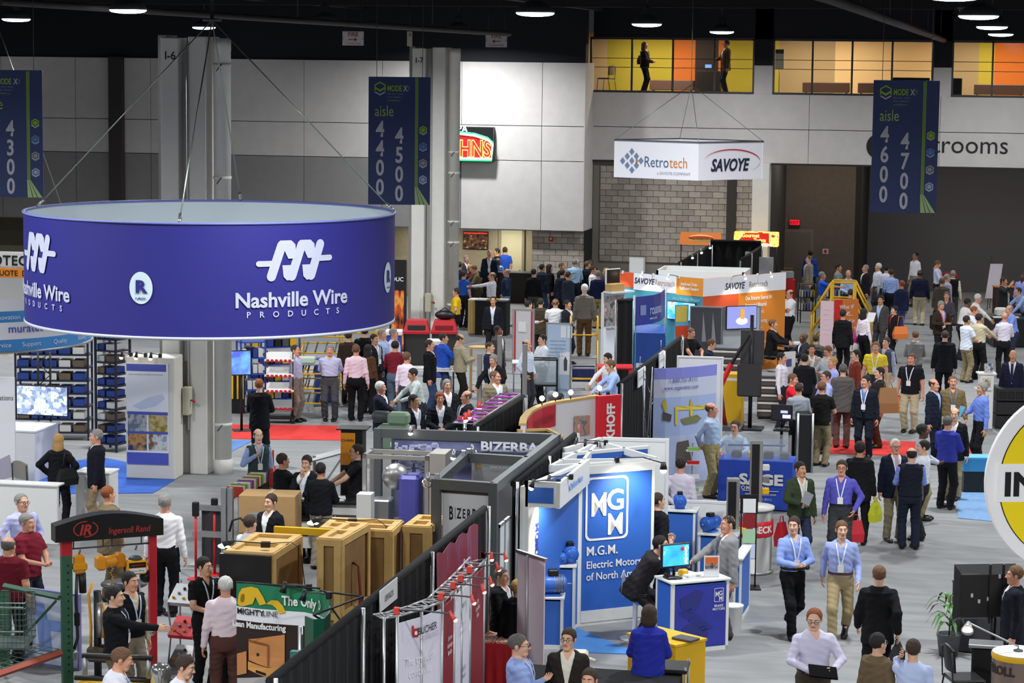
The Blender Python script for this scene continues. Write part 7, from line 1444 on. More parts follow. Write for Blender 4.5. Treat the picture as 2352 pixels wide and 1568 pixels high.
card(t,.05,p_.w-.05,2.5,2.86,m_offw,'white_header');card(t,.05,p_.w-.05,2.2,2.45,mat('e8861c',.5),'orange_header');text('ROTEC',.27,m_blk,t,(p_.w-.02,-.02,2.54),align='RIGHT',bold=.04,sp=1.1);text('QUOTE  D',.15,m_blk,t,(p_.w-.03,-.02,2.25),align='RIGHT',bold=.03)
# ================================================================== RACKS AND CARTS NEAR THE LEFT RED CARPET
tv=screen('blue video screen on a post beside the column stencilled I-6',at(545,862,1.25),YAW+.25,.62,.56,mixmat('blue_screen',[(.4,'4a5ac8'),(.6,'6aa8e0'),(.7,'5a6ad0')],3,emit=.8),stand='wall',name='video_screen');q=tv.location;MB().tube([(.1,.05,-q.z),(.1,.05,.3)],.03,8).build('post',m_blk,tv);MB().box(-.1,.3,-.15,.25,-q.z,-q.z+.02).build('base',m_blk,tv)
shelving('blue shelving rack with white bins beside the blue screen',at(552,950),at(612,948),1.75,5,4,.5,mf=mat('2c4aa8',.5),bc=(m_offw,m_blk,m_offw,m_bin,m_offw));shelving('second blue shelving rack behind the instruction board',at(575,935),at(690,930),1.9,5,6,.5,mf=mat('2c4aa8',.5),bc=(m_blk,m_offw,m_dgrey,m_bin,m_yel))
t,p_=wall2('instruction_board','white instruction board with red bullets and red top','board',at(612,912),at(672,914),1.5,mat('d4ccce',.6),m_offw,.04,0,.0);MB().prism([(0,1.5),(p_.w,1.5),(p_.w,1.56),(.06,1.56)],-.02,.25).build('red_top',m_red,t)
for k in range(6):MB().box(.06,.09,-.01,0,1.25-.14*k,1.28-.14*k).build('bullet',m_red,t);text('feature and benefit text',.028,mat('a09aa0'),t,(.13,-.01,1.25-.14*k),align='LEFT',sx=.8)
text('The benefits for our lean\nparts & components system',.035,mat('7a7478'),t,(.08,-.01,1.39),align='LEFT',sx=.8)
wc=thing('wire_rack_cart','tall black cart with white sloping shelves and red clips','cart',at(610,972),YAW)
for x in(0,.62):
 for y in(0,.4):MB().tube([(x,y,.12),(x,y,1.62)],.016,6).build('post',m_blk,wc);MB().sphere((x,y,.06),.06,8,6).build('caster',(m_red if x==0 else m_blk),wc)
for z in(.35,.75,1.1,1.45):
 b=MB();b.add([(-.02,-.1,z),(.64,-.1,z),(.64,.44,z+.14),(-.02,.44,z+.14),(-.02,-.1,z-.02),(.64,-.1,z-.02),(.64,.44,z+.12),(-.02,.44,z+.12)],[(0,1,2,3),(7,6,5,4),(0,4,5,1),(2,6,7,3),(1,5,6,2),(0,3,7,4)]);b.build('shelf',m_offw if z>.4 else m_dgrey,wc)
 for k in range(6):MB().box(.03+.1*k,.09+.1*k,-.13,-.1,z-.03,z+.03).build('clip',m_red,wc)
MB().bev(-.04,.66,-.04,.44,.10,.16,.01).build('base',m_blk,wc)
def yrack(label,loc,w,d,h,n=3,roll=True):
 t=thing('flow_rack',label,'rack',loc,YAW)
 for x in(0,w):
  for y in(0,d):MB().tube([(x,y,0),(x,y,h)],.022,6).build('post',m_yel,t)
 for k in range(n):
  z=.2+(h-.25)*k/max(n-1,1)
  for y in(0,d):MB().tube([(0,y,z+(.15 if y else 0)),(w,y,z+(.15 if y else 0))],.02,6).build('rail',m_yel,t)
  for x in(0,w):MB().tube([(x,0,z),(x,d,z+.15)],.018,6).build('rail',m_yel,t)
  if roll:
   for j in range(5):MB().tube([(w*(j+.5)/5,0,z+.02),(w*(j+.5)/5,d,z+.17)],.02,5).build('roller_track',m_dgrey,t)
 return t
t=yrack('yellow flow rack cart under the green box',at(672,945),.7,.7,.95,3);MB().bev(-.05,.75,-.05,.75,1.1,1.13,.006).build('work_top',m_steel,t);tag(MB().bev(.1,.5,.1,.5,0,.13,.02).build('parts_box',mat('c4d4c0',.5),None,t.location+Vector((0,0,1.13)),YAW),'pale green box on the yellow flow rack cart','box')
yk=yrack('tall yellow rack with black sloping conveyors beside the red-topped board',at(690,905),1.2,.9,1.9,5);yrack('tall yellow frame behind the tall person in the black suit',at(780,895),.9,.9,2.1,4,False)
lamp_=thing('work_light','white dish lamp hanging over the yellow rack','lamp',yk.location+Vector((.35,.08,1.66)));MB().lathe([(.22,0),(.18,.05),(.07,.09),(.03,.12),(.015,.26)],20).build('shade',m_white,lamp_)
t=thing('blue_machine','blue bin machine with a yellow logo on the flow rack','machine',at(722,925),YAW);MB().bev(0,.55,0,.4,.0,1.05,.02).build('body',mat('24408c',.4),t);b=MB();b.prism([(.12,.7),(.3,.7),(.12,.95)],-.01,.0);b.build('logo',mat('d8e020'),t)
fg=thing('flag','small striped flag on the yellow rack','flag',at(690,772,1.95));MB().tube([(0,0,-.25),(0,0,.3)],.006,5).build('pole',m_steel,fg)
for k in range(5):MB().box(0,.28,-.003,.003,.05+.045*k,.095+.045*k).build('stripe',(m_red,m_white)[k%2],fg)
MB().box(0,.12,-.006,.006,.16,.275).build('canton',mat('2a3a80'),fg)
yr2=thing('striped_stand','black stand with yellow stripes beside the blue screen','stand',at(530,950),YAW)
for k in range(5):MB().box(.02+.06*k,.06+.06*k,0,.04,.35,1.2).build('bar',(m_yel,m_blk)[k%2],yr2)
MB().box(.0,.32,.04,.1,.0,1.22).build('back',m_blk,yr2)
# ================================================================== CENTRE: HOFF CURVED BOOTH, DRAPES
XC=-8.55
drape('black drape under the magenta and silver truss',(XC,41.2),(XC,37.4));tr=thing('magenta_truss','silver truss with magenta bars along the black drape','truss',(0,0,0));b=truss(MB(),(XC-.2,37.5,2.5),(XC-.2,41.1,2.5),.34,n=9);b.build('truss',m_alu,tr)
for k in range(9):MB().tube([(XC-.36,37.7+.4*k,2.52),(XC-.04,37.7+.4*k,2.52)],.016,6).build('magenta_bar',mat('b03ab4',.4),tr)
for y in(37.6,41.0):MB().tube([(XC-.2,y,0),(XC-.2,y,2.5)],.03,8).build('post',m_alu,tr)
for k,(x,y)in enumerate(((1101,925),(1077,945),(1043,967))):q=at(x,y,2.62);spot((XC-.3,max(q.y,37.7)+.05,2.55),(q.x-XC+.3,-.05,.07),'pink lamp on a long arm over the dark suits','long-arm lamps on the magenta truss',m_shade)
t,p_=wall2('booth_sign','tall narrow white sign reading BULLETIN at the end of the drape','sign',at(1184,912,2.44).xy.to_3d(),at(1208,914,2.44).xy.to_3d(),2.44,m_print,m_print,.03,0,.0);text('BULLETIN',.07,m_blk,t,(.12,-.012,1.7),rot=(PI/2,-PI/2,0),bold=.03)
hp_=[Vector(at(x,y,2.44)[:2])for x,y in((1207,972),(1210,958),(1222,943),(1244,931),(1275,922),(1310,917),(1345,912),(1376,907))]
hw=thing('curved_booth_wall','curved white booth wall with red header and plywood top edge','booth wall',(0,0,0))
def csheet(pts,z0,z1,m,nm,off=.0,th=.06):return curve_sheet(hw,pts,z0,z1,m,nm,off,th)
m_hw=mat('dcd8da',.55);csheet(hp_,.0,2.40,m_hw,'wall',.0,.08);csheet(hp_,2.40,2.44,m_pine,'plywood_edge',.01,.12);csheet(hp_[1:5],2.02,2.40,mat('c8182c',.45),'red_header',.015,.01)
cv=Curve(hp_);cv.bend(text('BECKHOFF',.13,mat('8a1020'),hw,(0,0,0),sx=1.2),(cv.l[2]+cv.l[4])/2,2.12,.04)
cv.poly(hw,[(1316,955),(1352,953),(1352,998),(1316,1000)],mixmat('machine_photo',[(.35,'4a3c6a'),(.5,'a89a8a'),(.6,'c86a4a'),(.75,'d8d4d8')],6),'photo',.03)
rc_=thing('red_pillar','bright red pillar with white letters HOFF','booth wall',at(1376,910,2.44).xy.to_3d(),Panel(hp_[7],at(1415,904,2.44)).a);w=(at(1416,904,2.44)-at(1376,910,2.44)).xy.length
MB().bev(0,w,0,.1,0,2.44,.01).build('pillar',mat('d81c2c',.4),rc_);text('BECKHOFF',.17,m_white,rc_,(w*.68,-.012,2.3),rot=(PI/2,-PI/2,0),bold=.06,align='RIGHT',sx=.88)
for k,(x,y)in enumerate(((1376,905),(1319,913),(1290,928),(1286,942))):q=hp_[(7,5,4,3)[k]];tag_t=thing('spot_light','small bare bulb on the plywood edge of the curved wall','lamp',(q.x,q.y+.03,2.46),0,'bulbs on the curved wall');MB().tube([(0,0,-.03),(0,0,.06)],.012,6).build('stem',m_blk,tag_t);MB().sphere((0,0,.1),.045).build('bulb',m_bulb,tag_t)
wg=thing('wood_ledge','dark brown ledge with plywood edge below the curved wall','ledge',(0,0,0));a,b,c=at(1190,978,2.4),at(1255,975,2.4),at(1288,992,2.4);MB().sheet([(a.x,a.y,2.3),(b.x,b.y,2.3),(c.x,c.y,2.3)],[(a.x,a.y,.02),(b.x,b.y,.02),(c.x,c.y,.02)],.04).build('board',mat('4a3c28',.7),wg);MB().sheet([(a.x,a.y,2.34),(b.x,b.y,2.34),(c.x,c.y,2.34)],[(a.x,a.y,2.3),(b.x,b.y,2.3),(c.x,c.y,2.3)],.06).build('edge',m_pine,wg)
drape('black drape behind the curved red and white booth',(-8.15,42.6),(-8.15,39.8),2.3);drape('long black drape behind the curved blue banner',(-7.2,51.0),(-7.2,43.2))
drape('black drape beside the blue cabinet and poster board',(-9.78,58.4),(-9.52,58.9))
for(px_,py_,X_,lb)in((1165,858,0,'small white name card on the drape beside the brown case'),):pass
for k,(px_,py_)in enumerate(((1519,815),(1471,855))):
 q=atX(px_,py_,-7.12);t=thing('booth_sign',('white name card hung high on the long drape','white name card hung beside the silver truss mast')[k],'sign',(q.x,q.y,q.z-.1),PI/2);MB().box(-.3,.3,-.01,.01,-.16,.16).build('card',m_print,t);text('SAGE AUTOMATION',.05,m_dgrey,t,(0,-.016,-.03),sx=.7);MB().tube([(0,.01,.1),(0,.01,.4)],.008,5).build('hook',m_steel,t)
t,p_=wall2('display_board','white display board with red edge strips','display board',at(1176,860),at(1226,862),1.75,mat('cfcdd0',.55),m_alu,.04,0,.03)
for x in(.05,p_.w-.09):MB().box(x,x+.04,-.01,.0,.1,1.7).build('red_strip',m_red,t)
card(t,.16,.36,1.15,1.4,m_white,'small_print');
t,p_=wall2('display_board','light blue display board with pictures of tools','display board',at(1252,930),at(1310,932),2.0,mat('b3c8e0',.55),m_alu,.04,0,.03)
for x0_,x1_2,z0_,z1_ in((.36,.49,1.65,1.93),(.52,.64,1.65,1.93),(.10,.3,.95,1.2),(.34,.6,.75,1.3)):card(t,x0_,x1_2,z0_,z1_,m_print,'picture',-.012)
b=MB();b.prism([(.45,.85),(.52,.85),(.53,1.1),(.48,1.2),(.44,1.1)],-.016,-.012);b.build('printed_figure',m_dgrey,t);text('FACTORY',.06,mat('5a7090'),t,(.4,-.012,.35))
for k in range(5):text('ergonomic handling',.035,mat('6a80a0'),t,(.1,-.012,1.55-.09*k),align='LEFT')
gc=thing('glass_case','black framed glass case on a stand','case',at(1200,945).xy.to_3d(),YAW);q=at(1196,945);gc.location=(q.x,q.y,0)
for x in(0,.83):
 for y in(0,.4):MB().box(x,x+.04,y,y+.04,0,1.25).build('post',m_blk,gc)
for z in(.62,1.22):MB().box(0,.87,0,.04,z,z+.03).box(0,.87,.4,.44,z,z+.03).box(0,.04,0,.44,z,z+.03).box(.83,.87,0,.44,z,z+.03).build('rail',m_blk,gc)
for y in(.01,.42):MB().box(.04,.83,y,y+.008,.65,1.22).build('pane',m_clear,gc)
MB().box(.02,.85,.02,.42,.6,.62).build('floor_plate',m_blk,gc);MB().tube([(.2,.2,.95),(.5,.22,.85),(.62,.2,.72)],.012,6).build('blue_tube',mat('3a78d8',.4),gc)
q=at(1110,905);t=table('white folding table behind the heavy person in the tan jacket',(q.x+.6,q.y+.6,0),YAW,1.2,.6,.74)
q=at(940,935);t=table('white table with tubes between the white-haired and grey-green shirts',(q.x-.2,q.y-.1,0),YAW,1.3,.45,.9,m_white,m_blk)
for k in range(3):tag(MB().tube([(0,0,.03),(1.0,0,.03)],.03,8).build('white_tube',m_white,None,(q.x-.05,q.y+.02+.1*k,.9),YAW),'white tube lying on the table between two shirts','tube','white tubes on the table')
q=at(1065,905);wp=thing('wood_pedestal','round-topped light wood pedestal with shelves','pedestal',(q.x+.05,q.y+.4,0),YAW);m_ww=mat('c8a060',.6)
MB().bev(0,.06,0,.4,0,1.1,.01).build('side',m_ww,wp);MB().bev(.40,.46,0,.4,0,1.1,.01).build('side',m_ww,wp);MB().lathe([(.27,1.1),(.27,1.13),(0,1.135)],24,.23,.2).build('top',m_ww,wp)
for z in(.15,.5,.8):MB().box(.06,.40,.02,.38,z,z+.025).build('shelf',m_white,wp)
for k,(px_,yt,yb)in enumerate(((1102,812,925),(1148,770,830),(1206,790,852))):
 q=at(px_,yt,1.75);t=thing('profile_post',('grey aluminium post in front of the tan jacket','grey aluminium post beside the navy sweater','grey aluminium post before the suspenders')[k],'post',(q.x,q.y,0));MB().bev(-.05,.05,-.05,.05,0,1.75,.006).build('post',metal('a8a4a4',.5),t);MB().box(-.14,.14,-.14,.14,0,.015).build('foot',m_steel,t)
ll=thing('platform_ladder','yellow and silver platform ladder with guard rails','ladder',(lad['loc'].x,lad['loc'].y,0),YAW+PI)
for x in(-.33,.33):
 MB().tube([(x,-.28,0),(x,-.25,1.0),(x,-.25,1.95)],.022,6).build('upright',m_yel,ll);MB().tube([(x,.75,0),(x,.28,1.0)],.022,6).build('stile',m_alu,ll);MB().tube([(x,.3,1.0),(x,.3,1.5),(x,.2,1.95),(x,-.25,1.95)],.02,6).build('guard_rail',m_yel,ll);MB().tube([(x,.75,.0),(x,.8,.5),(x,.3,1.45)],.018,6).build('hand_rail',m_yel,ll)
MB().tube([(-.33,-.25,1.95),(.33,-.25,1.95)],.02,6).build('guard_rail',m_yel,ll);MB().tube([(-.33,-.25,1.5),(.33,-.25,1.5)],.02,6).build('guard_rail',m_yel,ll);MB().tube([(-.33,.3,1.55),(.33,.3,1.55)],.018,6).build('chain_bar',m_yel,ll)
MB().bev(-.33,.33,-.28,.3,.95,1.0,.006).build('platform',m_alu,ll)
for k in range(3):z=.24+.25*k;MB().bev(-.32,.32,.66-.11*k,.82-.11*k,z,z+.035,.005).build('step',(m_alu,m_yel,m_alu)[k],ll)
MB().box(-.28,.28,.0,.02,.35,.75).build('banner',mat('23306a'),ll)
rs_=thing('red_stand','bright red demonstration stand','stand',at(1355,925).xy.to_3d(),YAW);q=at(1372,935);rs_.location=(q.x,q.y,0);m_rd=mat('d4202c',.4)
MB().bev(0,.85,0,.6,.92,.98,.02).build('top',m_rd,rs_)
for x in(.02,.75):MB().bev(x,x+.08,.05,.55,0,.92,.01).build('leg',m_rd,rs_)
pa_,pb2=at(1387,668,2.0),at(1436,664,2.0);a=at(1390,965);b=at(1434,965)
A_=Vector((-10.25,59.7,0));B_=Vector((-9.66,60.1,0));a2,b2=at(1385,672,2.2),at(1437,668,2.2)
t,p_=wall2('poster_board','white poster board with a warehouse photo','display board',a2.xy.to_3d(),b2.xy.to_3d(),2.2,m_print,m_offw,.05,0,.03);card(t,.05,p_.w-.06,1.3,2.1,mixmat('warehouse_poster',[(.35,'5a5450'),(.5,'b8b4b0'),(.6,'a87868'),(.75,'dcdcdc')],5),'photo',-.014);text('Handling',.07,m_blk,t,(.3,-.016,1.2));MB().box(.0,p_.w,-.35,.0,2.2,2.24).build('top_shelf',m_offw,t)
tag(MB().bev(0,.48,0,.25,0,.2,.006).build('cardboard_box',mat('b08c54',.8),None,p_.pt(.02,-.3,2.24),p_.a),'brown cardboard box on top of the poster board','box');sc_=screen('old grey monitor with a black screen on the poster board',p_.pt(.32,-.03,2.24),p_.a,.52,.42,mat('101012',.2),back=m_offw)
rp_=[Vector(at(x,y,2.44)[:2])for x,y in((1457,682),(1480,680),(1502,677),(1518,672),(1528,664))];ru=thing('curved_sign','curved blue sign with white rous lettering','sign',(0,0,0))
curve_sheet(ru,rp_,1.72,2.44,mat('3a4596',.5),'print',0,.02);cv=Curve(rp_);cv.text(ru,1491,722,'rousseau',.26,mat('b8c4ea'),align='LEFT',sx=.68,bold=.02);cv.text(ru,1491,734,'www.rousseau',.08,m_white,align='LEFT',sx=.7);cv.poly(ru,[(1470,701),(1483,700),(1483,723),(1470,724)],mat('8c96c4'),'logo_square')
for p in(rp_[0],rp_[-1]):MB().tube([(p.x,p.y,0),(p.x,p.y,2.48)],.03,6).build('post',m_alu,ru)
q=at(1460,762,1.6);bc_=thing('blue_cabinet','large blue steel cabinet with open compartments','cabinet',(q.x+.02,q.y-.1,0),.15);mbb=mat('2450a8',.35);MB().bev(0,.72,0,1.9,0,1.6,.01).build('body',mbb,bc_)
for k in range(3):MB().bev(.70,.735,.1+.6*k,.62+.6*k,.75,1.52,.01).build('compartment',mat('162c68',.4),bc_)
card(bc_,.02,.18,.72,.84,m_print,'label_card',-.012)
t,p_=wall2('yellow_poster','blue poster with a yellow square beside the work bench','poster',at(1552,700,2.1).xy.to_3d(),at(1582,699,2.1).xy.to_3d(),2.1,mat('6ab8e0',.5),m_offw,.03,0,.0);card(t,.0,p_.w-.05,1.66,2.06,mat('e6d060',.5),'yellow_square');card(t,.0,p_.w,.3,1.56,mat('e05028',.5),'red_print');
text('Made to Work',.09,m_white,t,(p_.w*.6,-.016,.95),rot=(PI/2,-PI/2,.0),bold=.03)
gw,p_=wall2('booth_wall','dark grey booth wall with pale light cones','booth wall',at(1585,702,2.1).xy.to_3d(),at(1660,705,2.1).xy.to_3d(),2.1,mat('55565a',.5),m_alu,.05,0,.03)
for x in(.35,.6):b=MB();b.prism([(x,1.95),(x+.09,1.2),(x-.03,1.2)],-.014,-.008);b.build('pale_cone',mat('a8aaac'),gw)
wt_,p2_=wall2('booth_wall','light grey booth wall behind the video screen','booth wall',at(1660,705,2.1).xy.to_3d(),at(1748,702,2.1).xy.to_3d(),2.1,mat('b4b8bc',.5),m_alu,.05,0,.03)
u0,u1,v0,v1=p2_.rect(1664,701,1734,755);sv=screen('video screen showing an orange disc',p2_.pt((u0+u1)/2,-.08,v0),p2_.a,u1-u0,v1-v0,mat('8a90d0',.3,emit=.7),stand='wall',name='video_screen');w_=u1-u0;h_=v1-v0;MB().sphere((.0,-.03,h_*.35),.17,18,8,(1,.03,.55)).build('shown_disc',mat('e8e4f0',emit=.7),sv);MB().box(-.04,.07,-.034,-.03,h_*.25,h_*.85).build('shown_bar',mat('f0982c',emit=.8),sv);text('Made to',.06,m_white,sv,(0,-.034,h_*.86))
for k,(px_,py_)in enumerate(((1640,800),(1665,795))):pass
def drawers(label,a,b,h,n,mb_=None,mh=None,d=.6):
 p=Panel(a,b);t=thing('drawer_cabinet',label,'cabinet',p.o,p.a);w=p.w;MB().bev(0,w,0,d,.05,h,.008).build('body',mb_ or mat('5a5250',.5),t);MB().box(-.02,w+.02,-.02,d+.02,h,h+.03).build('top',m_steel,t);MB().box(.03,w-.03,.03,d-.03,0,.05).build('plinth',m_blk,t)
 for k in range(n):z=.08+(h-.1)*k/n;dr_=MB().box(.01,w-.01,-.02,.0,z,z+(h-.1)/n-.02).build('drawer',mb_ or mat('5a5250',.5),t);MB().bev(.01,w-.01,-.05,-.02,z+(h-.1)/n*.55,z+(h-.1)/n*.82,.006).build('handle',mh or m_white,dr_)
 return t
drawers('tall dark drawer cabinet with white bar handles behind the red boom',at(1628,915),at(1705,918),1.25,7);drawers('long dark drawer counter with white bar handles',at(1738,962),at(1800,964),1.0,5);drawers('dark drawer counter turning behind the red polo shirt',at(1803,955),at(1885,945),1.0,5)
t,p_=wall2('yellow_cabinet','yellow cabinet front behind the red boom','cabinet',at(1655,972),at(1702,974),1.15,mat('e4b41c',.45),m_yel,.5,0,.03);card(t,.04,p_.w-.1,1.0,1.06,m_print,'white_strip')
t,p_=wall2('booth_wall','white back panels behind the curved blue banner','booth wall',at(1555,817,2.3).xy.to_3d(),at(1662,820,2.3).xy.to_3d(),2.3,m_print,m_frm,.05,0,.03)
bo=thing('crane_boom','red and black telescopic crane boom standing behind the banner','crane',at(1660,985));base=bo.location.copy();pb0=at(1648,885,1.0);
P=lambda x,y:(lambda v:Vector((v.x-base.x,0,v.z)))(atY(x,y,base.y))
MB().tube([P(1646,905),P(1680,835)],.06,4,smooth=False).build('outer_boom',m_rd,bo);MB().tube([P(1678,838),P(1722,768)],.04,4,smooth=False).build('inner_boom',m_blk,bo);MB().tube([P(1650,892),P(1668,985)],.055,6).build('mast',mat('8a1a20',.4),bo);MB().tube([P(1656,890),P(1664,950)],.03,8).build('ram',m_dgrey,bo);MB().box(-.25,.45,-.3,.3,0,.1).build('base',m_dgrey,bo)
bp_=thing('monitor_post','black post with two large dark screens seen from behind','stand',at(1722,985));MB().tube([(0,0,0),(0,0,2.6)],.05,6).build('post',m_blk,bp_);MB().bev(-.25,.28,.0,.08,1.45,2.25,.01).build('upper_screen',mat('3c3a3c',.4),bp_);MB().bev(-.3,.25,-.12,.0,.75,1.5,.03).build('lower_screen',mat('343234',.4),bp_);MB().bev(-.3,.3,-.3,.3,0,.04,.01).build('base',m_blk,bp_)
sp_pts=[Vector(at(x,y,2.3)[:2])for x,y in((1502,846),(1530,845.5),(1565,843.7),(1605,840.6),(1647,836))];sb=thing('curved_banner','curved blue photo banner with a yellow crane and web address','banner',(0,0,0))
m_sky=mat('a3b4dc',.5);
for z0_,z1_,m_ in((2.08,2.3,mat('8488d4',.5)),(1.72,2.08,mat('c3c8dc',.5)),(.95,1.72,m_sky),(.0,.95,mat('b4c0e2',.5))):curve_sheet(sb,sp_pts,z0_,z1_,m_,'print_band',0,.02)
cv=Curve(sp_pts)
for s_,px_,py_,sz in(('1.800.731.9111',1570,877,.085),('www.sagerobot.com',1566,893,.075)):cv.text(sb,px_,py_,s_,sz,mat('5a5aa0'),sx=.75,sp=1.25,bold=.02)
for pxs,c_,nm in(([(1550,975),(1550,933),(1620,930),(1620,938),(1590,940),(1590,955),(1584,955),(1584,940),(1556,941),(1556,975)],'d8c030','printed_crane'),([(1583,933),(1585,915),(1588,915),(1590,933)],'c8b020','printed_crane_mast'),([(1562,962),(1600,952),(1610,960),(1600,970),(1570,975)],'7a7a50','printed_rubble'),([(1522,945),(1542,952),(1540,968),(1522,964)],'4a4440','printed_machine'),([(1555,1015),(1580,1010),(1588,1060),(1552,1060)],'5a5048','printed_rig'),([(1520,925),(1528,915),(1532,940),(1526,945)],'c8b020','printed_arm')):cv.poly(sb,pxs,mat(c_,.5),nm)
tm=thing('truss_mast','thin silver truss mast beside the curved blue banner','truss',at(1490,850,2.4).xy.to_3d());b=MB()
for k in range(3):a_=2*PI*k/3;b.tube([(.12*math.cos(a_),.12*math.sin(a_),0),(.05*math.cos(a_+.6),.05*math.sin(a_+.6),1.2),(.14*math.cos(a_+1.2),.14*math.sin(a_+1.2),2.45)],.012,5)
for k in range(8):a_=2*PI*k/3;b.tube([(.1*math.cos(a_),.1*math.sin(a_),.3*k),(.1*math.cos(a_+2),.1*math.sin(a_+2),.3*k+.3)],.007,5)
b.build('truss',m_steel,tm)
tloc=at(1649,1168);tw_=(at(1818,1176)-tloc).xy;st_=cloth_table('table under a blue cloth with white SAGE lettering',(tloc.x,tloc.y,0),tw_.length,.75,.93,mat('2448b4',.8,grain=.08,gs=3),math.atan2(tw_.y,tw_.x));L=tw_.length;text('SAGE',.20,m_white,st_,(L*.58,-.05,.50),bold=.06,sx=1.25);text('AUTOMATION',.07,m_white,st_,(L*.42,-.05,.40),bold=.03,sp=1.2);card(st_,L*.33,L*.82,.375,.385,m_white,'printed_line',-.055,.02);text('www.sagerobot.com',.05,m_white,st_,(L*.58,-.05,.30));text('1.800.731.9111',.05,m_white,st_,(L*.58,-.05,.2))
b=MB();n=24;R0,R1=.10,.085;b.add([(L*.23+R0*math.cos(2*PI*k/n),-.05,.52+R0*math.sin(2*PI*k/n))for k in range(n)]+[(L*.23+R1*math.cos(2*PI*k/n),-.05,.52+R1*math.sin(2*PI*k/n))for k in range(n)],[(k,(k+1)%n,n+(k+1)%n,n+k)for k in range(n)]);b.build('logo_ring',m_white,st_)
b=MB();b.prism([(L*.23+x,.52+z)for x,z in((-.07,.03),(0,.02),(.07,.03),(.02,.0),(.04,-.07),(0,-.03),(-.04,-.07),(-.02,.0))],-.055,-.05);b.sphere((L*.23,-.052,.565),.018,8,6,(1,.2,1));b.build('logo_figure',m_white,st_)
ac=thing('acrylic_case','clear acrylic case with small robot parts on the blue table','case',(tloc.x+.08,tloc.y+.1,.93),math.atan2(tw_.y,tw_.x))
for(x0_,x1_2,y0_,y1_)in((0,L-.16,0,.006),(0,L-.16,.5,.506),(0,.006,0,.5),(L-.166,L-.16,0,.5)):MB().box(x0_,x1_2,y0_,y1_,0,.42).build('pane',m_clear,ac)
for k in range(4):MB().bev(.12+.3*k,.30+.3*k,.15,.35,.0,.13,.02).build('robot_part',(m_blk,m_yel,m_blk,m_dgrey)[k],ac)
MB().tube([(.06,.1,.25),(L-.25,.1,.28)],.02,6).build('blue_rail',mat('2a4aa0'),ac)
mm=screen('tilted dark monitor at the end of the acrylic case',at(1795,985,1.15),YAW-.3,.42,.32,mat('3a3438',.3),name='monitor');card(mm,-.02,.12,.32,.37,mat('b8c8f8',emit=.8),'shown_window',-.032);card(mm,.02,.18,.22,.29,mat('d8d8f8',emit=.8),'shown_window',-.032)
mp=thing('monitor_stand','slim black stand under the tilted monitor','stand',(mm.location.x,mm.location.y,0));MB().bev(-.16,.16,-.14,.14,0,.03,.005).build('base',m_blk,mp);MB().tube([(0,.03,.02),(0,.03,mm.location.z)],.03,8).build('post',m_blk,mp);MB().bev(-.15,.15,-.13,.13,mm.location.z-.03,mm.location.z,.004).build('plate',m_blk,mp)
t=thing('roll_machine','silver framed roller machine beside the blue table','machine',at(1830,1085).xy.to_3d(),YAW);MB().bev(0,.3,0,.5,0,1.2,.02).build('body',m_blk,t)
for x in(0,.3):MB().tube([(x,-.02,0),(x,-.02,1.22)],.025,6).build('post',m_alu,t)
bk_=at(1725,1312);k_=thing('round_counter','grey round counter with a red band and white BECK letters','counter',(bk_.x,bk_.y,0));
MB().lathe([(.36,.0),(.36,.05),(.33,.05),(.33,1.05)],32).build('body',metal('a4a4a2',.45),k_);MB().lathe([(.335,.62),(.35,.64),(.35,.86),(.335,.88)],32,cap=False).build('red_band',m_rd,k_);MB().lathe([(.36,1.05),(.36,1.09),(0,1.09)],32).build('top',m_offw,k_)
o=text('BECK',.11,m_white,k_,(0,0,0),bold=.05);wrap(o,0,0,.35,math.atan2(-bk_.y,-bk_.x)+.55,.70,.008)
for k in range(5):tag(MB().bev(0,.21,0,.29,0,.015,.002).build('brochure',mat(('d8343c','f0e8e8','d03038','f4f0f0','c82830')[k],.5),None,(bk_.x-.15+.06*(k%3),bk_.y-.1+.02*k,1.09+.016*k),.5*k),'red and white brochure on the round grey counter','brochure','brochures on the round counter')
for(x,yt,yb,zt__,lb)in((1736,1012,1270,2.0,'tall black and silver pylon behind the round counter'),(1682,1098,1330,1.65,'shorter black and silver pylon with parts on its side')):
 q=at(x,yt,zt__);t=thing('display_pylon',lb,'pylon',(q.x,q.y,0),YAW);MB().bev(-.08,.12,-.05,.1,0,zt__,.01).build('housing',metal('b8b6b2',.4),t);MB().box(-.065,.065,-.06,-.05,.05,zt__-.05).build('black_face',m_blk,t)
 for k in range(3):MB().bev(.12,.24,-.04,.06,zt__-.5-.2*k,zt__-.4-.2*k,.01).build('device',(m_offw,m_steel,m_yel)[k],t)
q=at(1708,1335);br=thing('brochure_rack','black wire brochure rack with colourful leaflets','rack',(q.x+.12,q.y-.5,0),YAW);MB().tube([(-.12,.05,0),(-.12,.05,1.45)],.014,6).build('post',m_blk,br);MB().tube([(.12,.05,0),(.12,.05,1.45)],.014,6).build('post',m_blk,br);MB().box(-.14,.14,.03,.05,1.2,1.5).build('header',m_blk,br);MB().box(-.2,.2,-.15,.2,0,.02).build('base',m_blk,br)
for k,c_ in enumerate(('e4e4e4','8a1c24','a8d0a8','c8d4ec','e8e8e4')):MB().box(-.1,.1,-.02-.015*k,.0-.015*k,1.22-.24*k,1.44-.24*k).build('leaflet',mat(c_,.5),br)
q=at(1590,1190);sd=thing('brochure_rack','silver zigzag brochure rack behind the striped grey shirt','rack',(q.x,q.y-.1,0),YAW);MB().tube([(.0,.1,0),(.0,.1,1.4)],.015,6).build('post',m_steel,sd);MB().box(-.15,.2,0,.3,0,.02).build('base',m_steel,sd)
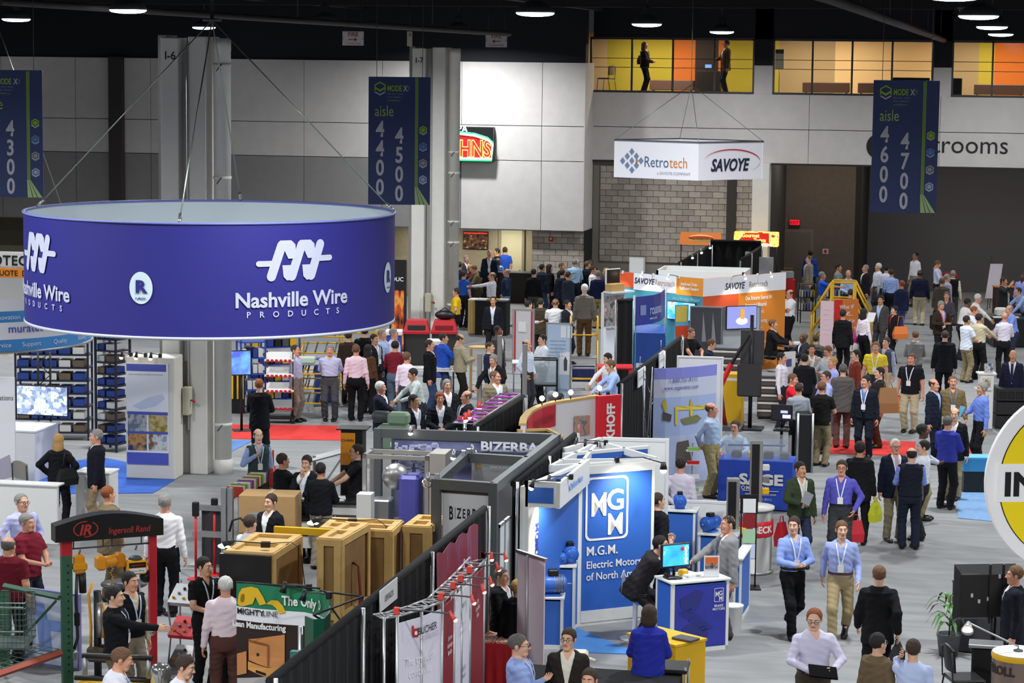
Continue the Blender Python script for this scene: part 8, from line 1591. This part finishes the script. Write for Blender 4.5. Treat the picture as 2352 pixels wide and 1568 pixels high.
for k in range(5):MB().bev(-.12,.14,-.05,.08,.25+.25*k,.27+.25*k,.003).build('tray',m_offw,sd);MB().box(-.1,.12,-.04,.0,.27+.25*k,.33+.25*k).build('leaflet',(m_red,mat('8ac060'),m_print)[k%3],sd)
# ================================================================== SAVOYE BOOTH
sv0,sv1,sv2=at(1405,622,2.6),at(1615,640,2.6),at(1805,625,2.6);HS=2.6
t,pn=wall2('booth_wall','white and teal booth wall with Savoye and Retrotech names','booth wall',sv0.xy.to_3d(),sv1.xy.to_3d(),HS,mat('3a86a0',.5),m_offw,.06,0,.0);w=pn.w
u=lambda x:pn.uv(x,650)[0]
card(t,0,u(1456),2.2,HS,mat('e0562a',.5),'orange_red_panel');card(t,u(1456),u(1554),2.15,HS,m_print,'white_panel');card(t,u(1554),w,2.12,HS,mat('dc8a2c',.5),'orange_panel')
text('SAVOYE',.16,tn,t,(u(1480),-.02,2.33),bold=.03,shear=.25,sx=.85);text('Retrotech',.16,mat('b8a098'),t,(u(1528),-.02,2.33),sx=.75);text('Intelligent Order\nFulfillment Systems',.085,m_white,t,(u(1584),-.02,2.36),sx=.7,bold=.03);text('into a Strategic Weapon',.09,mat('8fc0d0'),t,(u(1578),-.02,1.98),sx=.75)
tvz=screen('bright video screen on the teal booth wall',pn.pt(u(1570),-.06,1.45),pn.a,.95,.5,mixmat('bright_screen',[(.4,'3a9ad8'),(.55,'8ad8f0'),(.65,'d84060')],3,emit=.9),stand='wall',name='video_screen')
t,pn2=wall2('booth_wall','orange booth wall with Savoye header and white slogan','booth wall',sv1.xy.to_3d(),sv2.xy.to_3d(),HS,mat('d8842a',.5),m_offw,.06,0,.0);w=pn2.w
card(t,0,w,2.13,HS,m_print,'white_header');card(t,0,w*.42,1.6,2.13,mat('d8562c',.5),'red_orange_panel');text('SAVOYE',.18,tn,t,(w*.37,-.02,2.26),bold=.03,shear=.25,sx=.85);text('Retrotech',.17,mat('8a7c7c'),t,(w*.66,-.02,2.27),sx=.8)
for k,s_ in enumerate(('One Strategic Source for','Automated Material','Handling Systems:','Engineering','Design','Software','Installation','Support')):text(s_,.115,m_white,t,(w*(.50 if k<3 else .62),-.02,1.93-.19*k-(.06 if k>2 else 0)),align='LEFT',sx=.68,bold=.03 if k<2 else .0)
for nm,pn_,us in(('a',pn,(1430,1500,1560)),('b',pn2,(1680,1740))):
 for x in us:q=pn_.pt(pn_.uv(x,640)[0],.0,HS);spot(q,(pn_.n.x*.45,pn_.n.y*.45,.08),'white clip lamp over the Savoye booth walls','clip lamps over the Savoye booth',m_offw,True,25)
cl=thing('storage_closet','plain white closet walls inside the Savoye booth','booth wall',(sv1.x-1.55,sv1.y+2.0,0),.0);MB().box(0,2.4,0,.06,0,2.62).build('wall',m_white,cl);MB().box(0,.06,0,1.6,0,2.62).build('wall',m_white,cl);MB().box(2.34,2.4,0,1.6,0,2.62).build('wall',m_white,cl);MB().box(0,2.4,1.54,1.6,0,2.62).build('wall',m_white,cl)
t,p_=wall2('white_board','white board standing behind the Savoye booth','display board',at(1446,590,2.6).xy.to_3d(),at(1479,592,2.6).xy.to_3d(),2.6,m_white,m_offw,.06,0,.02)
d0,d1,d2,d3=(-9.95,70.0),(-9.95,77.0),(-8.35,77.0),(-8.35,71.0)
drape('black drape side of the enclosure facing the brick wall',d1,d0,2.44);drape('black drape back of the enclosure below the hot dog sign',d1,d2,2.6);drape('black drape side of the enclosure near the pretzel cart',d2,d3,2.44);drape('low black drape front of the enclosure',d0,d3,1.95)
for k,(px_,py_)in enumerate(((1476,572),(1537,563),(1583,563),(1612,604),(1655,606),(1700,612))):spot(((-9.95,71.5+2*k,2.48)if k<3 else(-9.7+.5*(k-3),70.15+.3*(k-3),1.99)),(.2,-.25,.12),'small lamp on an arm above the black enclosure','lamps above the black enclosure',m_steel)
fc=thing('food_cart','hot dog cart with an orange sloping sign','food cart',(atY(1560,546,79.6).x,79.6,0));MB().bev(0,1.4,0,.7,0,1.0,.02).build('body',m_dark,fc)
for x in(.05,1.35):MB().tube([(x,.1,1.0),(x,.1,2.29)],.02,6).build('post',m_blk,fc)
b=MB();b.add([(0,0,2.26),(1.4,0,2.26),(1.37,.12,2.66),(.03,.12,2.66),(0,.05,2.26),(1.4,.05,2.26),(1.37,.17,2.66),(.03,.17,2.66)],[(0,1,2,3),(7,6,5,4),(0,4,5,1),(2,6,7,3),(1,5,6,2),(0,3,7,4)]);b.build('sign_board',mat('d8762a',.5,emit=.15),fc);MB().sphere((.72,.05,2.46),.38,20,8,(1.15,.06,.36)).build('printed_bun',mat('e8c07a',emit=.2),fc);MB().sphere((.72,.03,2.48),.36,20,8,(1.2,.06,.2)).build('printed_sausage',mat('b83a20',emit=.1),fc);text('Nathans',.13,mat('4a8a30',emit=.3),fc,(.72,.0,2.41),shear=.3,bold=.03).rotation_euler=(PI/2-.25,0,0)
gt_=thing('food_cart','pretzel cart with a glowing Gourmet Twists sign','food cart',(-9.45,79.0,0));MB().bev(0,1.44,0,.7,0,1.0,.02).build('body',m_offw,gt_)
for x in(.05,1.39):MB().tube([(x,.2,1.0),(x,.2,2.35)],.02,6).build('post',m_blk,gt_)
MB().bev(0,1.44,0,.35,2.3,2.77,.02).build('sign_box',mixmat('pretzel_print',[(.42,'f8b830'),(.5,'ffe080'),(.58,'7a3a08')],5,emit=1.6),gt_);card(gt_,.3,1.15,2.42,2.74,glow('c81c18',.8),'red_field',-.02);text('Gourmet',.13,glow('ffe070',1.5),gt_,(.55,-.03,2.6),bold=.03,sx=.85);text('Twists',.13,glow('ffe070',1.5),gt_,(.85,-.03,2.45),bold=.03,sx=.85);card(gt_,.25,1.2,2.33,2.4,glow('fff4d0',1.6),'white_strip',-.02)
for k in range(2):t,p_=wall2('info_board',('white printed panel under the pretzel sign','white printed panel beside the black enclosure')[k],'panel',at((1744,1712)[k],(590,578)[k],2.3).xy.to_3d(),at((1776,1735)[k],(591,579)[k],2.3).xy.to_3d(),2.3,mat('d4d4da',.5),m_offw,.04,0,.02)
rm_=thing('red_machine','red machine with a glass top behind the orange wall','machine',at(1787,700).xy.to_3d(),YAW);q=at(1790,640,1.0);rm_.location=(q.x,q.y,0);MB().bev(0,.55,0,.45,0,1.0,.04).build('body',m_red,rm_);MB().bev(.05,.5,.05,.4,1.0,1.25,.03).build('glass_top',mat('a8b0b4',.2),rm_)
# ================================================================== RIGHT BACK: YELLOW PLATFORM, BANNERS, TABLES
yp=thing('work_platform','yellow steel stair platform with guard rails','platform',(0,0,0));A0,A1=at(1862,800),at(2002,795);z0=.55
pl0=Vector((A0.x+.55,A0.y+.3,0));wdt=.85
def yt(p,q,r=.03):MB().tube([p,q],r,6).build('rail',m_yel,yp)
for dy in(.0,.75):
 a=Vector((A0.x,A0.y+dy,0));l=Vector((A0.x+.55,A0.y+dy,0));r=Vector((A0.x+1.2,A0.y+dy,0));e=Vector((A1.x+.0,A0.y+dy,0))
 Z=lambda z:Vector((0,0,z));yt(a,a+Z(1.0));yt(a+Z(1.0),l+Z(1.95));yt(l,l+Z(1.95));yt(l+Z(1.95),r+Z(1.95));yt(r,r+Z(1.95));yt(r+Z(1.95),e+Z(1.0));yt(e+Z(1.0),e);yt(a+Z(.5),l+Z(1.45));yt(l+Z(1.45),r+Z(1.45));yt(r+Z(1.45),e+Z(.5));yt(a+Z(.05),l+Z(.9),.04);yt(r+Z(.9),e+Z(.05),.04)
MB().bev(l.x,r.x,A0.y,A0.y+.75,.9,.95,.01).build('platform_deck',m_dgrey,yp)
for k in range(3):
 for(xa,xb_)in((A0.x,l.x),(e.x,r.x)):f_=(k+.8)/4;xx=xa+(xb_-xa)*f_;MB().box(xx-.1,xx+.1,A0.y,A0.y+.75,.9*f_,.9*f_+.03).build('step',m_dgrey,yp)
t,p_=wall2('roll_up_banner','red and orange banner asking What IF WMS','banner',at(1914,812),at(1969,810),1.55,mat('d8782c',.5),m_alu,.02,.0,.0);card(t,.0,.25,.25,1.55,mat('d42a24',.5),'red_half');card(t,.0,p_.w,.0,.28,m_print,'white_foot');MB().bev(-.03,p_.w+.03,-.08,.08,0,.06,.01).build('base',m_alu,t)
for k,s_ in enumerate(('What IF','WMS...','existed in','production','ks?')):text(s_,.12,m_white,t,(p_.w/2,-.02,1.28-.2*k),sx=.85,bold=.02)
t,p_=wall2('roll_up_banner','pale pink leaning banner beside the red and orange one','banner',at(1882,815),at(1912,817),1.55,mat('e4c4cc',.5),m_alu,.02,0,.0);MB().bev(-.03,p_.w+.03,-.08,.08,0,.06,.01).build('base',m_alu,t)
for k in range(6):text('Smart',.07,mat('f4e8ec'),t,(p_.w/2,-.02,1.3-.14*k),sx=.8)
def wrack(label,px0,px1,py,h):
 a,b=at(px0,py),at(px1,py);t=thing('wire_rack',label,'rack',a,Panel(a,b).a);w=(b-a).xy.length
 for x in(0,w):
  for y in(0,.4):MB().tube([(x,y,0),(x,y,h)],.02,6).build('post',m_blk,t)
 for z in(.4,h*.66,h):MB().box(0,w,0,.42,z-.02,z).build('shelf',m_blk,t)
 for k in range(5):
  for z in(.4,h*.66):MB().bev(.03+w*k/5,w*(k+.8)/5,.05,.35,z,z+.22,.01).build('bin',(m_offw,m_steel,mat('6a78b8'),m_offw,mat('c8b440'))[k],t)
wrack('black rack with white bins left of the blue polo shirt',1838,1872,742,1.25);wrack('black rack with bins behind the yellow platform',1895,1940,738,1.2)
rt=thing('round_table','small round dark table with cups and a white box','table',at(1822,792,.74).xy.to_3d());MB().lathe([(.42,.71),(.42,.74),(0,.742)],28).build('table_top',m_dgrey,rt);MB().tube([(0,0,0),(0,0,.72)],.035,8).build('pedestal',m_steel,rt);MB().lathe([(.28,0),(.28,.02),(.04,.04)],20).build('base',m_steel,rt);q=rt.location
tag(MB().bev(0,.2,0,.14,0,.08,.01).build('white_box',m_white,None,(q.x,q.y,.742)),'small white box on the round dark table','box');tag(MB().lathe([(.035,0),(.045,.11),(0,.11)],12).build('cup',m_white,None,(q.x-.15,q.y+.1,.742)),'white cup on the round dark table','cup')
for(lb,x,y,r_)in(('black chair under the person in the black suit at the round table',1776,733,80),('black chair under the bald seated person',1846,764,-75),('black chair behind the round table',1872,772,165)):
 p_=[p for l,p in PEOPLE if(l.startswith('person in black suit seated')and x==1776)or(l.startswith('bald dark-skinned person seated')and x==1846)or(l.startswith('person in grey jacket seated')and x==1872)][0];chair(lb,(p_.location.x,p_.location.y,0),p_.rotation_euler.z,m_blk)
p_=[p for l,p in PEOPLE if l.startswith('smiling person in light blue')][0];chair('dark chair behind the blue SAGE table',(p_.location.x,p_.location.y,0),p_.rotation_euler.z,m_dgrey)
t,p_=wall2('sign_board','small white product sign on the long drawer counter','sign',at(1800,862,1.03).xy.to_3d(),at(1826,860,1.03).xy.to_3d(),.55,m_print,m_print,.01,0,.0);t.location.z=1.03;card(t,.06,.22,.2,.38,mat('5a5a90'),'picture',-.012)
ez=thing('easel_banner','white leaning banner on a black tripod before the dark partition','banner',at(2258,690).xy.to_3d(),YAW);q=at(2262,712);ez.location=(q.x,q.y,0);b=MB();b.add([(0,0,.4),(.42,0,.4),(.62,.3,1.55),(.2,.3,1.55),(0,.02,.4),(.42,.02,.4),(.62,.32,1.55),(.2,.32,1.55)],[(0,1,2,3),(7,6,5,4),(0,4,5,1),(2,6,7,3),(1,5,6,2),(0,3,7,4)]);b.build('sheet',mat('e0d4dc',.5),ez)
for p,q_ in(((.1,.1,0),(.25,.35,1.8)),((.5,.1,0),(.3,.36,1.6)),((.3,.7,0),(.28,.36,1.6))):MB().tube([p,q_],.012,5).build('leg',m_blk,ez)
rf=thing('red_gate','red metal frame panel near the dark partition','gate',at(2160,690).xy.to_3d(),YAW);q=at(2160,705);rf.location=(q.x,q.y,0)
for x in(0,.5):MB().box(x,x+.04,0,.04,0,1.2).build('post',m_red,rf)
MB().box(0,.54,0,.04,1.16,1.2).build('rail',m_red,rf);MB().box(.04,.5,.01,.03,.55,.95).build('panel',m_red,rf)
bm_t=thing('machine_table','black machine table covered with papers and instruments','machine',at(2285,790).xy.to_3d(),YAW);q=at(2282,800);bm_t.location=(q.x,q.y+.3,0);MB().bev(0,1.1,0,1.6,0,.85,.02).build('body',m_blk,bm_t);MB().bev(.15,.5,.4,.9,.85,1.1,.05).build('instrument',m_offw,bm_t);MB().bev(.0,.3,.05,.35,.86,.88,.005).build('paper',m_print,bm_t);MB().bev(.45,.75,.1,.4,.86,.88,.005).build('paper',m_print,bm_t);MB().tube([(.6,1.0,.85),(.6,1.0,1.5)],.03,8).build('column',m_steel,bm_t);MB().bev(.3,.8,1.2,1.55,.85,1.0,.02).build('red_case',mat('5a2424',.5),bm_t)
dk=thing('demo_desk','dark red demonstration desk with a yellow cap and papers','desk',at(2262,715).xy.to_3d(),YAW);q=at(2285,722);dk.location=(q.x,q.y,0);MB().bev(0,.9,0,.5,0,.9,.02).build('body',mat('3c2020',.6),dk);MB().bev(-.03,.93,-.03,.53,.9,.93,.006).build('top',mat('c87834',.5),dk)
ws=thing('white_pedestal','white stepped pedestal with printed pictures','pedestal',at(2240,965).xy.to_3d(),YAW);q=at(2243,985);ws.location=(q.x,q.y,0);MB().bev(.05,.36,0,.3,0,1.25,.01).build('column',m_white,ws);MB().bev(0,.42,-.03,.33,1.25,1.29,.005).build('top',m_white,ws);MB().bev(-.05,.3,-.05,.2,.9,.94,.005).build('shelf',m_white,ws);MB().box(.15,.35,.1,.12,1.29,1.5).build('picture',mixmat('product_card',[(.4,'3a5a90'),(.55,'d8d0c0'),(.7,'8a8a60')],12),ws);MB().box(.1,.28,-.02,.0,.96,1.18).build('picture',mixmat('product_card',[(.4,'8a8478'),(.55,'e8e0c0'),(.7,'c8b440')],12),ws);text('N',.1,mat('6a7ab8'),ws,(.2,-.01,.7))
bcx=thing('black_crate','stack of black plastic crates behind the blue shirt with brochure','crate',at(2290,970).xy.to_3d(),YAW);q=at(2288,985);bcx.location=(q.x,q.y,0)
for k in range(3):MB().bev(0,1.0,0,.7,.32*k,.32*k+.30,.02).build('crate',mat('1e1c1e',.6),bcx)
for k in range(5):MB().bev(.05+.19*k,.2+.19*k,-.01,.02,.7,.86,.01).build('hand_hole',m_blk,bcx)
ct_=thing('tote','cyan plastic tote on a black base','tote',at(2208,1130).xy.to_3d(),YAW);q=at(2210,1132);ct_.location=(q.x,q.y,0);b=MB();b.add([(.02,.02,.42),(.53,.02,.42),(.53,.36,.42),(.02,.36,.42),(0,0,.68),(.55,0,.68),(.55,.38,.68),(0,.38,.68)],[(3,2,1,0),(0,1,5,4),(1,2,6,5),(2,3,7,6),(3,0,4,7),(4,5,6,7)]);b.build('bin',mat('3f9cd4',.4),ct_);MB().bev(-.02,.57,-.02,.4,.66,.71,.01).build('rim',mat('4aa8e0',.4),ct_);MB().bev(.03,.52,.03,.35,0,.42,.01).build('base',m_blk,ct_)
# ================================================================== RIGHT FRONT: ROUND SIGN, MONITOR, DRUM
dc=atD(2477,1105,29.0);sd_=thing('disc_sign','large round yellow and white sign with black letters INT','sign',dc,YAW+.1);Rd=219/F*29.0
def disc(r,y0,y1,m,nm):o=MB().lathe([(r,0),(r,y1-y0)],64).build(nm,m,sd_,(0,y1,0));o.rotation_euler=(PI/2,0,0);return o
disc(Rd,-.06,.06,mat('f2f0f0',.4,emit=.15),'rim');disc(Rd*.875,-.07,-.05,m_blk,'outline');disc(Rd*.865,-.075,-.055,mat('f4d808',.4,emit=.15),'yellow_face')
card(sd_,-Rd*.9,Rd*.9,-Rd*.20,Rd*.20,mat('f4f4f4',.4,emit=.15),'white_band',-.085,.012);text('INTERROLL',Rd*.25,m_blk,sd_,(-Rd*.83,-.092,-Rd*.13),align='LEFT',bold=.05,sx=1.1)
for x in(-.5,.5):MB().tube([(x,0,Rd*.8),(x,0,10.6-dc.z)],.008,5).build('cable',m_wire,sd_)
q=at(2183,1495);dkc=thing('dark_counter','dark grey counter with white lettering behind the monitor','counter',(q.x,q.y,0),-.25);MB().bev(0,.9,0,.55,.02,1.0,.006).build('body',mat('3e3c42',.6),dkc);MB().bev(-.01,1.5,-.01,.56,1.0,1.03,.005).build('top',mat('55535a',.5),dkc);MB().bev(.9,1.5,0,.55,.02,1.0,.006).build('body',m_blk,dkc);text('RO',.12,m_white,dkc,(1.05,-.012,.78),bold=.05)
bm0=at(2262,1320,1.55);bm_=thing('large_monitor','large black monitor seen from behind on a post','screen',(bm0.x,bm0.y-.1,0),YAW+.12)
b=MB();b.bev(-.36,.36,-.12,-.05,1.02,1.62,.02);b.build('back_housing',mat('1c1b1d',.5),bm_);MB().add([(-.42,.0,.98),(.42,.0,.98),(.42,.0,1.72),(-.42,.0,1.72),(-.34,-.1,1.04),(.34,-.1,1.04),(.34,-.1,1.6),(-.34,-.1,1.6)],[(0,1,5,4),(1,2,6,5),(2,3,7,6),(3,0,4,7),(4,5,6,7),(0,3,2,1)]).build('bezel',mat('2c2b2d',.4),bm_);MB().box(-.40,.40,.0,.02,1.0,1.70).build('screen_face',m_blk,bm_)
for x in(.02,.2):MB().box(x,x+.025,-.15,-.11,.95,1.74).build('bracket',m_blk,bm_)
for(x,z)in((-.22,1.3),(-.12,1.22),(.0,1.25),(.15,1.55)):MB().box(x,x+.03,-.128,-.12,z,z+.05).build('socket',m_offw,bm_)
MB().tube([(.12,-.06,.0),(.12,-.06,1.4)],.04,8).build('post',m_blk,bm_);MB().bev(-.15,.4,-.3,.25,0,.03,.01).build('base',m_blk,bm_)
t=thing('small_stand','black draped stand with a silver top before the dark counter','stand',at(2270,1568,.25).xy.to_3d());q=at(2265,1480,.8);t.location=(q.x,q.y,0);MB().bev(-.22,.22,-.16,.16,.78,.83,.01).build('top',m_alu,t);MB().bev(-.18,.12,-.12,.12,0,.78,.03).build('cloth',m_drape,t)
q=at(2320,1490,1.05);dr_=thing('drum_table','round metallic drum table with yellow rim and letters RO','table',(q.x+.12,q.y,0));MB().lathe([(.34,0),(.34,.95)],32,cap=False).build('drum',metal('a08a80',.35),dr_);MB().lathe([(.345,.95),(.35,.97),(.35,1.0),(.345,1.02)],32,cap=False).build('yellow_rim',m_yel,dr_);MB().lathe([(.345,1.02),(.33,1.03),(0,1.03)],32).build('top',m_offw,dr_);o=text('INTERROLL',.11,mat('2c2420'),dr_,(0,0,0),bold=.05);wrap(o,0,0,.34,math.atan2(-q.y,-q.x)-1.3,.78,.008)
lp=thing('desk_lamp','silver desk lamp with a long arm on the drum table','lamp',(q.x+.1,q.y,1.03));h0=at(2222,1448,1.35)-lp.location;h1=at(2225,1430,1.42)-lp.location;MB().tube([(0,0,.0),(0,0,.06),h1],.012,6).build('arm',m_alu,lp);MB().lathe([(.06,0),(.06,.015),(.015,.03)],16).build('base',m_dgrey,lp);MB().tube([h1,h1.lerp(h0,.5),h0],[.03,.05,.08],12).build('shade',m_alu,lp);MB().sphere(tuple(h0),.055,10,6,(1.2,1.2,.4)).build('bulb',glow('ffe0d0',3.0),lp)
pt_=thing('potted_plant','green leafy potted plant beside the dark counter','plant',at(2178,1505));MB().lathe([(.13,0),(.17,.3),(.18,.32),(.15,.32),(.12,.28),(0,.28)],18).build('pot',m_dgrey,pt_);m_lf=mat('3f6a2c',.4,grain=.3,gs=10);random.seed(11)
MB().tube([(0,0,.28),(.02,0,.6),(0,.01,.85)],.014,6).build('stem',mat('5a5a30'),pt_)
for k in range(22):
 a=k*2.4;l=random.uniform(.25,.42);z0_=random.uniform(.4,.85);r_=Vector((math.cos(a),math.sin(a),0));sdv=Vector((-r_.y,r_.x,0));pts_=[]
 for j in range(5):tt=j/4;c_=r_*l*tt+Vector((0,0,z0_+.18*math.sin(tt*2.2)-.22*tt*tt));wv=.035*math.sin(PI*min(tt*.9+.08,1));pts_+=[c_-sdv*wv,c_+Vector((0,0,-.006)),c_+sdv*wv]
 MB().add(pts_,[f for j in range(4)for f in((3*j,3*j+1,3*j+4,3*j+3),(3*j+1,3*j+2,3*j+5,3*j+4))],True).build('leaf',m_lf,pt_)
chair('black chair beside the drum table',at(2215,1568,.35).xy.to_3d()+Vector((0,-.2,0)),YAW+1.7,m_blk)
# ================================================================== UPSTAIRS FURNITURE
def bench(label,px0,px1,Y=82.6):
 a,b=atY(px0,200,Y).x,atY(px1,200,Y).x;t=thing('upholstered_bench',label,'bench',(a,Y,7.18));MB().bev(0,b-a,0,.5,.08,.42,.02).build('seat',mat('6a5046',.9),t)
 for x in(.1,b-a-.1):
  for y in(.08,.42):MB().box(x-.02,x+.02,y-.02,y+.02,0,.08).build('leg',m_blk,t)
bench('brown bench behind the middle upper window',1843,1950);bench('brown bench behind the aisle banner numbered 4600',1970,2080);bench('brown bench behind the orange wall upstairs',2237,2352);bench('dark bench by the orange wall beside the long-haired person',1492,1592,83.2)
cz=chair('grey chair alone behind the upper window',(atY(1392,200,82.0).x,82.0,7.18),-1.9,mat('6a5c50',.8));t=thing('reception_desk','dark desk with a blue screen behind the upper window','desk',(atY(1600,200,83.0).x,83.0,7.18));MB().bev(0,.8,0,.5,0,.75,.01).build('body',mat('1c1410',.6),t);MB().bev(.25,.47,.2,.23,.85,.97,.005).build('screen',glow('5a8ae0',1.0),t);MB().box(.34,.38,.2,.24,.75,.86).build('stand',m_blk,t)
t=thing('notice_stand','floor-standing white notice behind the upper window','sign',(atY(1789,200,81.5).x,81.5,7.18));MB().tube([(0,.02,0),(0,.02,1.0)],.015,6).build('pole',m_steel,t);MB().box(-.14,.14,0,.015,.85,1.5).build('board',m_print,t);MB().box(-.14,.14,-.006,.0,1.36,1.5).build('header',mat('4a5a50'),t);MB().lathe([(.15,0),(.15,.015),(.02,.02)],14).build('base',m_steel,t)
for k,(px_,w2_)in enumerate(((2092,85),(2198,22))):a=atY(px_-w2_/2,190,81.2).x;b=atY(px_+w2_/2,190,81.2).x;t=thing('draped_table',('black draped table behind the upper window beside the cream wall','small black draped stand behind the upper window near the orange wall')[k],'table',(a,81.2,7.18));MB().bev(0,b-a,0,.5,0,.62,.02).build('cloth',m_drape,t)
# ================================================================== BAGS, FOLDERS AND THINGS IN HANDS
def carry(name,label,cat,p,rz,parts):
 t=thing(name,label,cat,p,rz)
 for nm,mb_,m_ in parts:mb_.build(nm,m_,t)
 return t
def hold_at(d,hand,name,label,cat,size,m,off=(0,0,0),tilt=(0,0,0)):
 p=d[hand];o=tag(MB().bev(-size[0]/2,size[0]/2,-size[1]/2,size[1]/2,-size[2]/2,size[2]/2,min(size)*.2).build(name,m,None,Vector(p)+Matrix.Rotation(d['ang'],3,'Z')@Vector(off)),label,cat);o.rotation_euler=(tilt[0],tilt[1],d['ang']+tilt[2]);return o
def tote(label,p,rz,w,h,c,name='bag',strap=.3,th=.12):
 b=MB();b.add([(-w/2,-th/2,0),(w/2,-th/2,0),(w/2,th/2,0),(-w/2,th/2,0),(-w*.42,-th*.15,h),(w*.42,-th*.15,h),(w*.42,th*.15,h),(-w*.42,th*.15,h),(-w*.54,-th*.6,h*.4),(w*.54,-th*.6,h*.4),(w*.54,th*.6,h*.4),(-w*.54,th*.6,h*.4)],[(3,2,1,0),(0,1,9,8),(1,2,10,9),(2,3,11,10),(3,0,8,11),(8,9,5,4),(9,10,6,5),(10,11,7,6),(11,8,4,7),(4,5,6,7)])
 s_=MB().tube([(-w*.25,0,h-.02),(-w*.15,0,h+strap),(w*.15,0,h+strap),(w*.25,0,h-.02)],.01,5);return carry(name,label,'bag',p,rz,(('body',b,mat(c,.5)),('handle',s_,mat(c,.5))))
hm=(tab['hr']+tab['hl'])/2;tb2=tag(MB().bev(-.17,.17,-.11,.11,-.012,.012,.004).build('tablet',mat('0a0a0b',.9,spec=.1),None,hm+Vector((0,-.02,.02))),'black tablet held by the person in the lilac shirt','tablet');tb2.rotation_euler=(.45,.12,tab['ang']-.1)
hold_at(ph,'hr','mobile_phone','dark mobile phone at the ear of the pale blue shirt','phone',(.05,.02,.11),m_blk)
tote('black soft briefcase carried by the person in the black suit',bc['hr']+Vector((-.02,0,-.36)),bc['ang']+1.4,.40,.30,'121214','briefcase',.06,.14)
hold_at(w1,'hr','small_device','small dark device in the hands of the bright blue shirt','device',(.07,.05,.03),m_blk)
hold_at(gj,'hr','folder','grey folder held against the green fleece jacket','folder',(.16,.02,.21),mat('8a8a92',.5),(.02,-.02,.1),(-.2,.5,0))
L_of=lambda s:[p for l,p in PEOPLE if l.startswith(s)][0]
def near(s,dx,dy_,z):o=L_of(s);v=Matrix.Rotation(o.rotation_euler.z,3,'Z')@Vector((dx,dy_,0));return Vector((o.location.x+v.x,o.location.y+v.y,z)),o.rotation_euler.z
p,r_=near('bald person in blue shirt and patterned',.28,.08,.72);tote('bright red shoulder bag of the person in the patterned vest',p,r_+1.2,.36,.34,'d8342c','shoulder_bag',.3)
p,r_=near('dark-haired person in white blouse',.27,.02,.72);tote('magenta handbag hanging from the white blouse',p,r_+1.4,.38,.28,'b4387c','handbag',.3)
p,r_=near('curly-haired person in black jacket',.28,.05,.75);tote('orange shoulder bag of the curly-haired person',p,r_+1.5,.40,.34,'e0762c','shoulder_bag',.28)
p,r_=near('person with a large brown paper bag',.27,.10,.8);tote('large brown paper bag carried on the shoulder',p,r_+1.5,.42,.55,'9a6e44','paper_bag',.12)
p,r_=near('person with a large brown paper bag',.62,.25,.52);
p,r_=near('person in black polo shirt and khaki trousers with',-.30,-.02,.42);tote('orange carrier bag in the hand of the black polo shirt',p,r_+.3,.30,.36,'e8862c','carrier_bag',.08);p,r_=near('person in black polo shirt and khaki trousers with',-.40,.14,.45);tote('red carrier bag behind the orange one',p,r_+.4,.28,.34,'d8402c','carrier_bag',.08)
tote('orange bag held by the royal blue sweater',bs['hl']*.5+bs['hr']*.5+Vector((-.12,-.05,-.36)),bs['ang'],.26,.30,'e07a28','carrier_bag',.06)
p,r_=near('dark-haired person in black suit seen from behind with',-.29,-.02,.42);tote('lime yellow bag in the hand of the black suit',p,r_+1.2,.22,.34,'ccd02c','carrier_bag',.08)
p,r_=near('grey-bearded person in purple shirt',.24,.12,.38);tote('red carrier bag beside the purple shirt',p,r_+.6,.26,.36,'c82030','carrier_bag',.1)
p,r_=near('person in green fleece jacket',-.28,.08,.35);tote('red carrier bag behind the green fleece jacket',p,r_+.6,.22,.40,'c0202c','carrier_bag',.1)
p,r_=near('person in blue shirt with a dark shoulder',.24,.05,.75);tote('black shoulder bag on the blue shirt seen from behind',p,r_+1.5,.34,.28,'16161a','shoulder_bag',.3)
p,r_=near('grey-haired person in dark brown jacket',.0,.28,.98);carry('backpack','black backpack on the dark brown jacket','bag',p,r_,(('body',MB().bev(-.16,.16,-.09,.09,0,.45,.05),m_blk),('pocket',MB().bev(-.12,.12,.08,.13,.03,.22,.03),m_blk)))
p,r_=near('long-haired person in black walking',.27,.1,7.18+.95);tote('black handbag of the long-haired person upstairs',p,r_+1.5,.4,.3,'141216','handbag',.28)
p,r_=near('person in bright blue jacket at',.30,-.1,.36);tote('white paper carrier bag beside the blue jacket',p,r_+1.2,.28,.34,'d4d4d8','carrier_bag',.1)
p,r_=near('grey-haired person in blue shirt holding',-.10,-.42,1.2);o=tag(MB().bev(-.11,.11,-.006,.006,-.14,.14,.002).build('brochure',mat('4a94b8',.4),None,p),'teal brochure held by the grey-haired blue shirt','brochure');o.rotation_euler=(-.5,0,r_)
p,r_=near('person in dark blazer and khaki',-.27,-.04,.72);o=tag(MB().bev(-.15,.15,-.006,.006,-.12,.12,.002).build('paper_folder',m_print,None,p),'white folder in the hand of the dark blazer','folder');o.rotation_euler=(0,0,r_+1.4)
p,r_=near('blonde person in black jacket with hands',-.22,.22,.85);tote('black handbag of the blonde person',p,r_+.9,.36,.3,'121214','handbag',.25)
hold_at(rd,'hr','booklet','white booklet read beside the red frame','booklet',(.24,.02,.18),m_print,(.1,-.03,.04),(-.7,0,0))
p,r_=near('person in grey suit holding a white',-.10,-.40,1.2);o=tag(MB().bev(-.12,.12,-.008,.008,-.15,.15,.002).build('folder',m_print,None,p),'white folder held by the grey suit','folder');o.rotation_euler=(-.6,0,r_)
p,r_=near('balding person in dark sweater vest',-.22,-.2,.95);o=tag(MB().bev(-.11,.11,-.008,.008,-.15,.15,.002).build('clipboard',mat('4a342c',.5),None,p),'brown clipboard beside the dark sweater vest','clipboard');o.rotation_euler=(0,.15,r_+1.2)
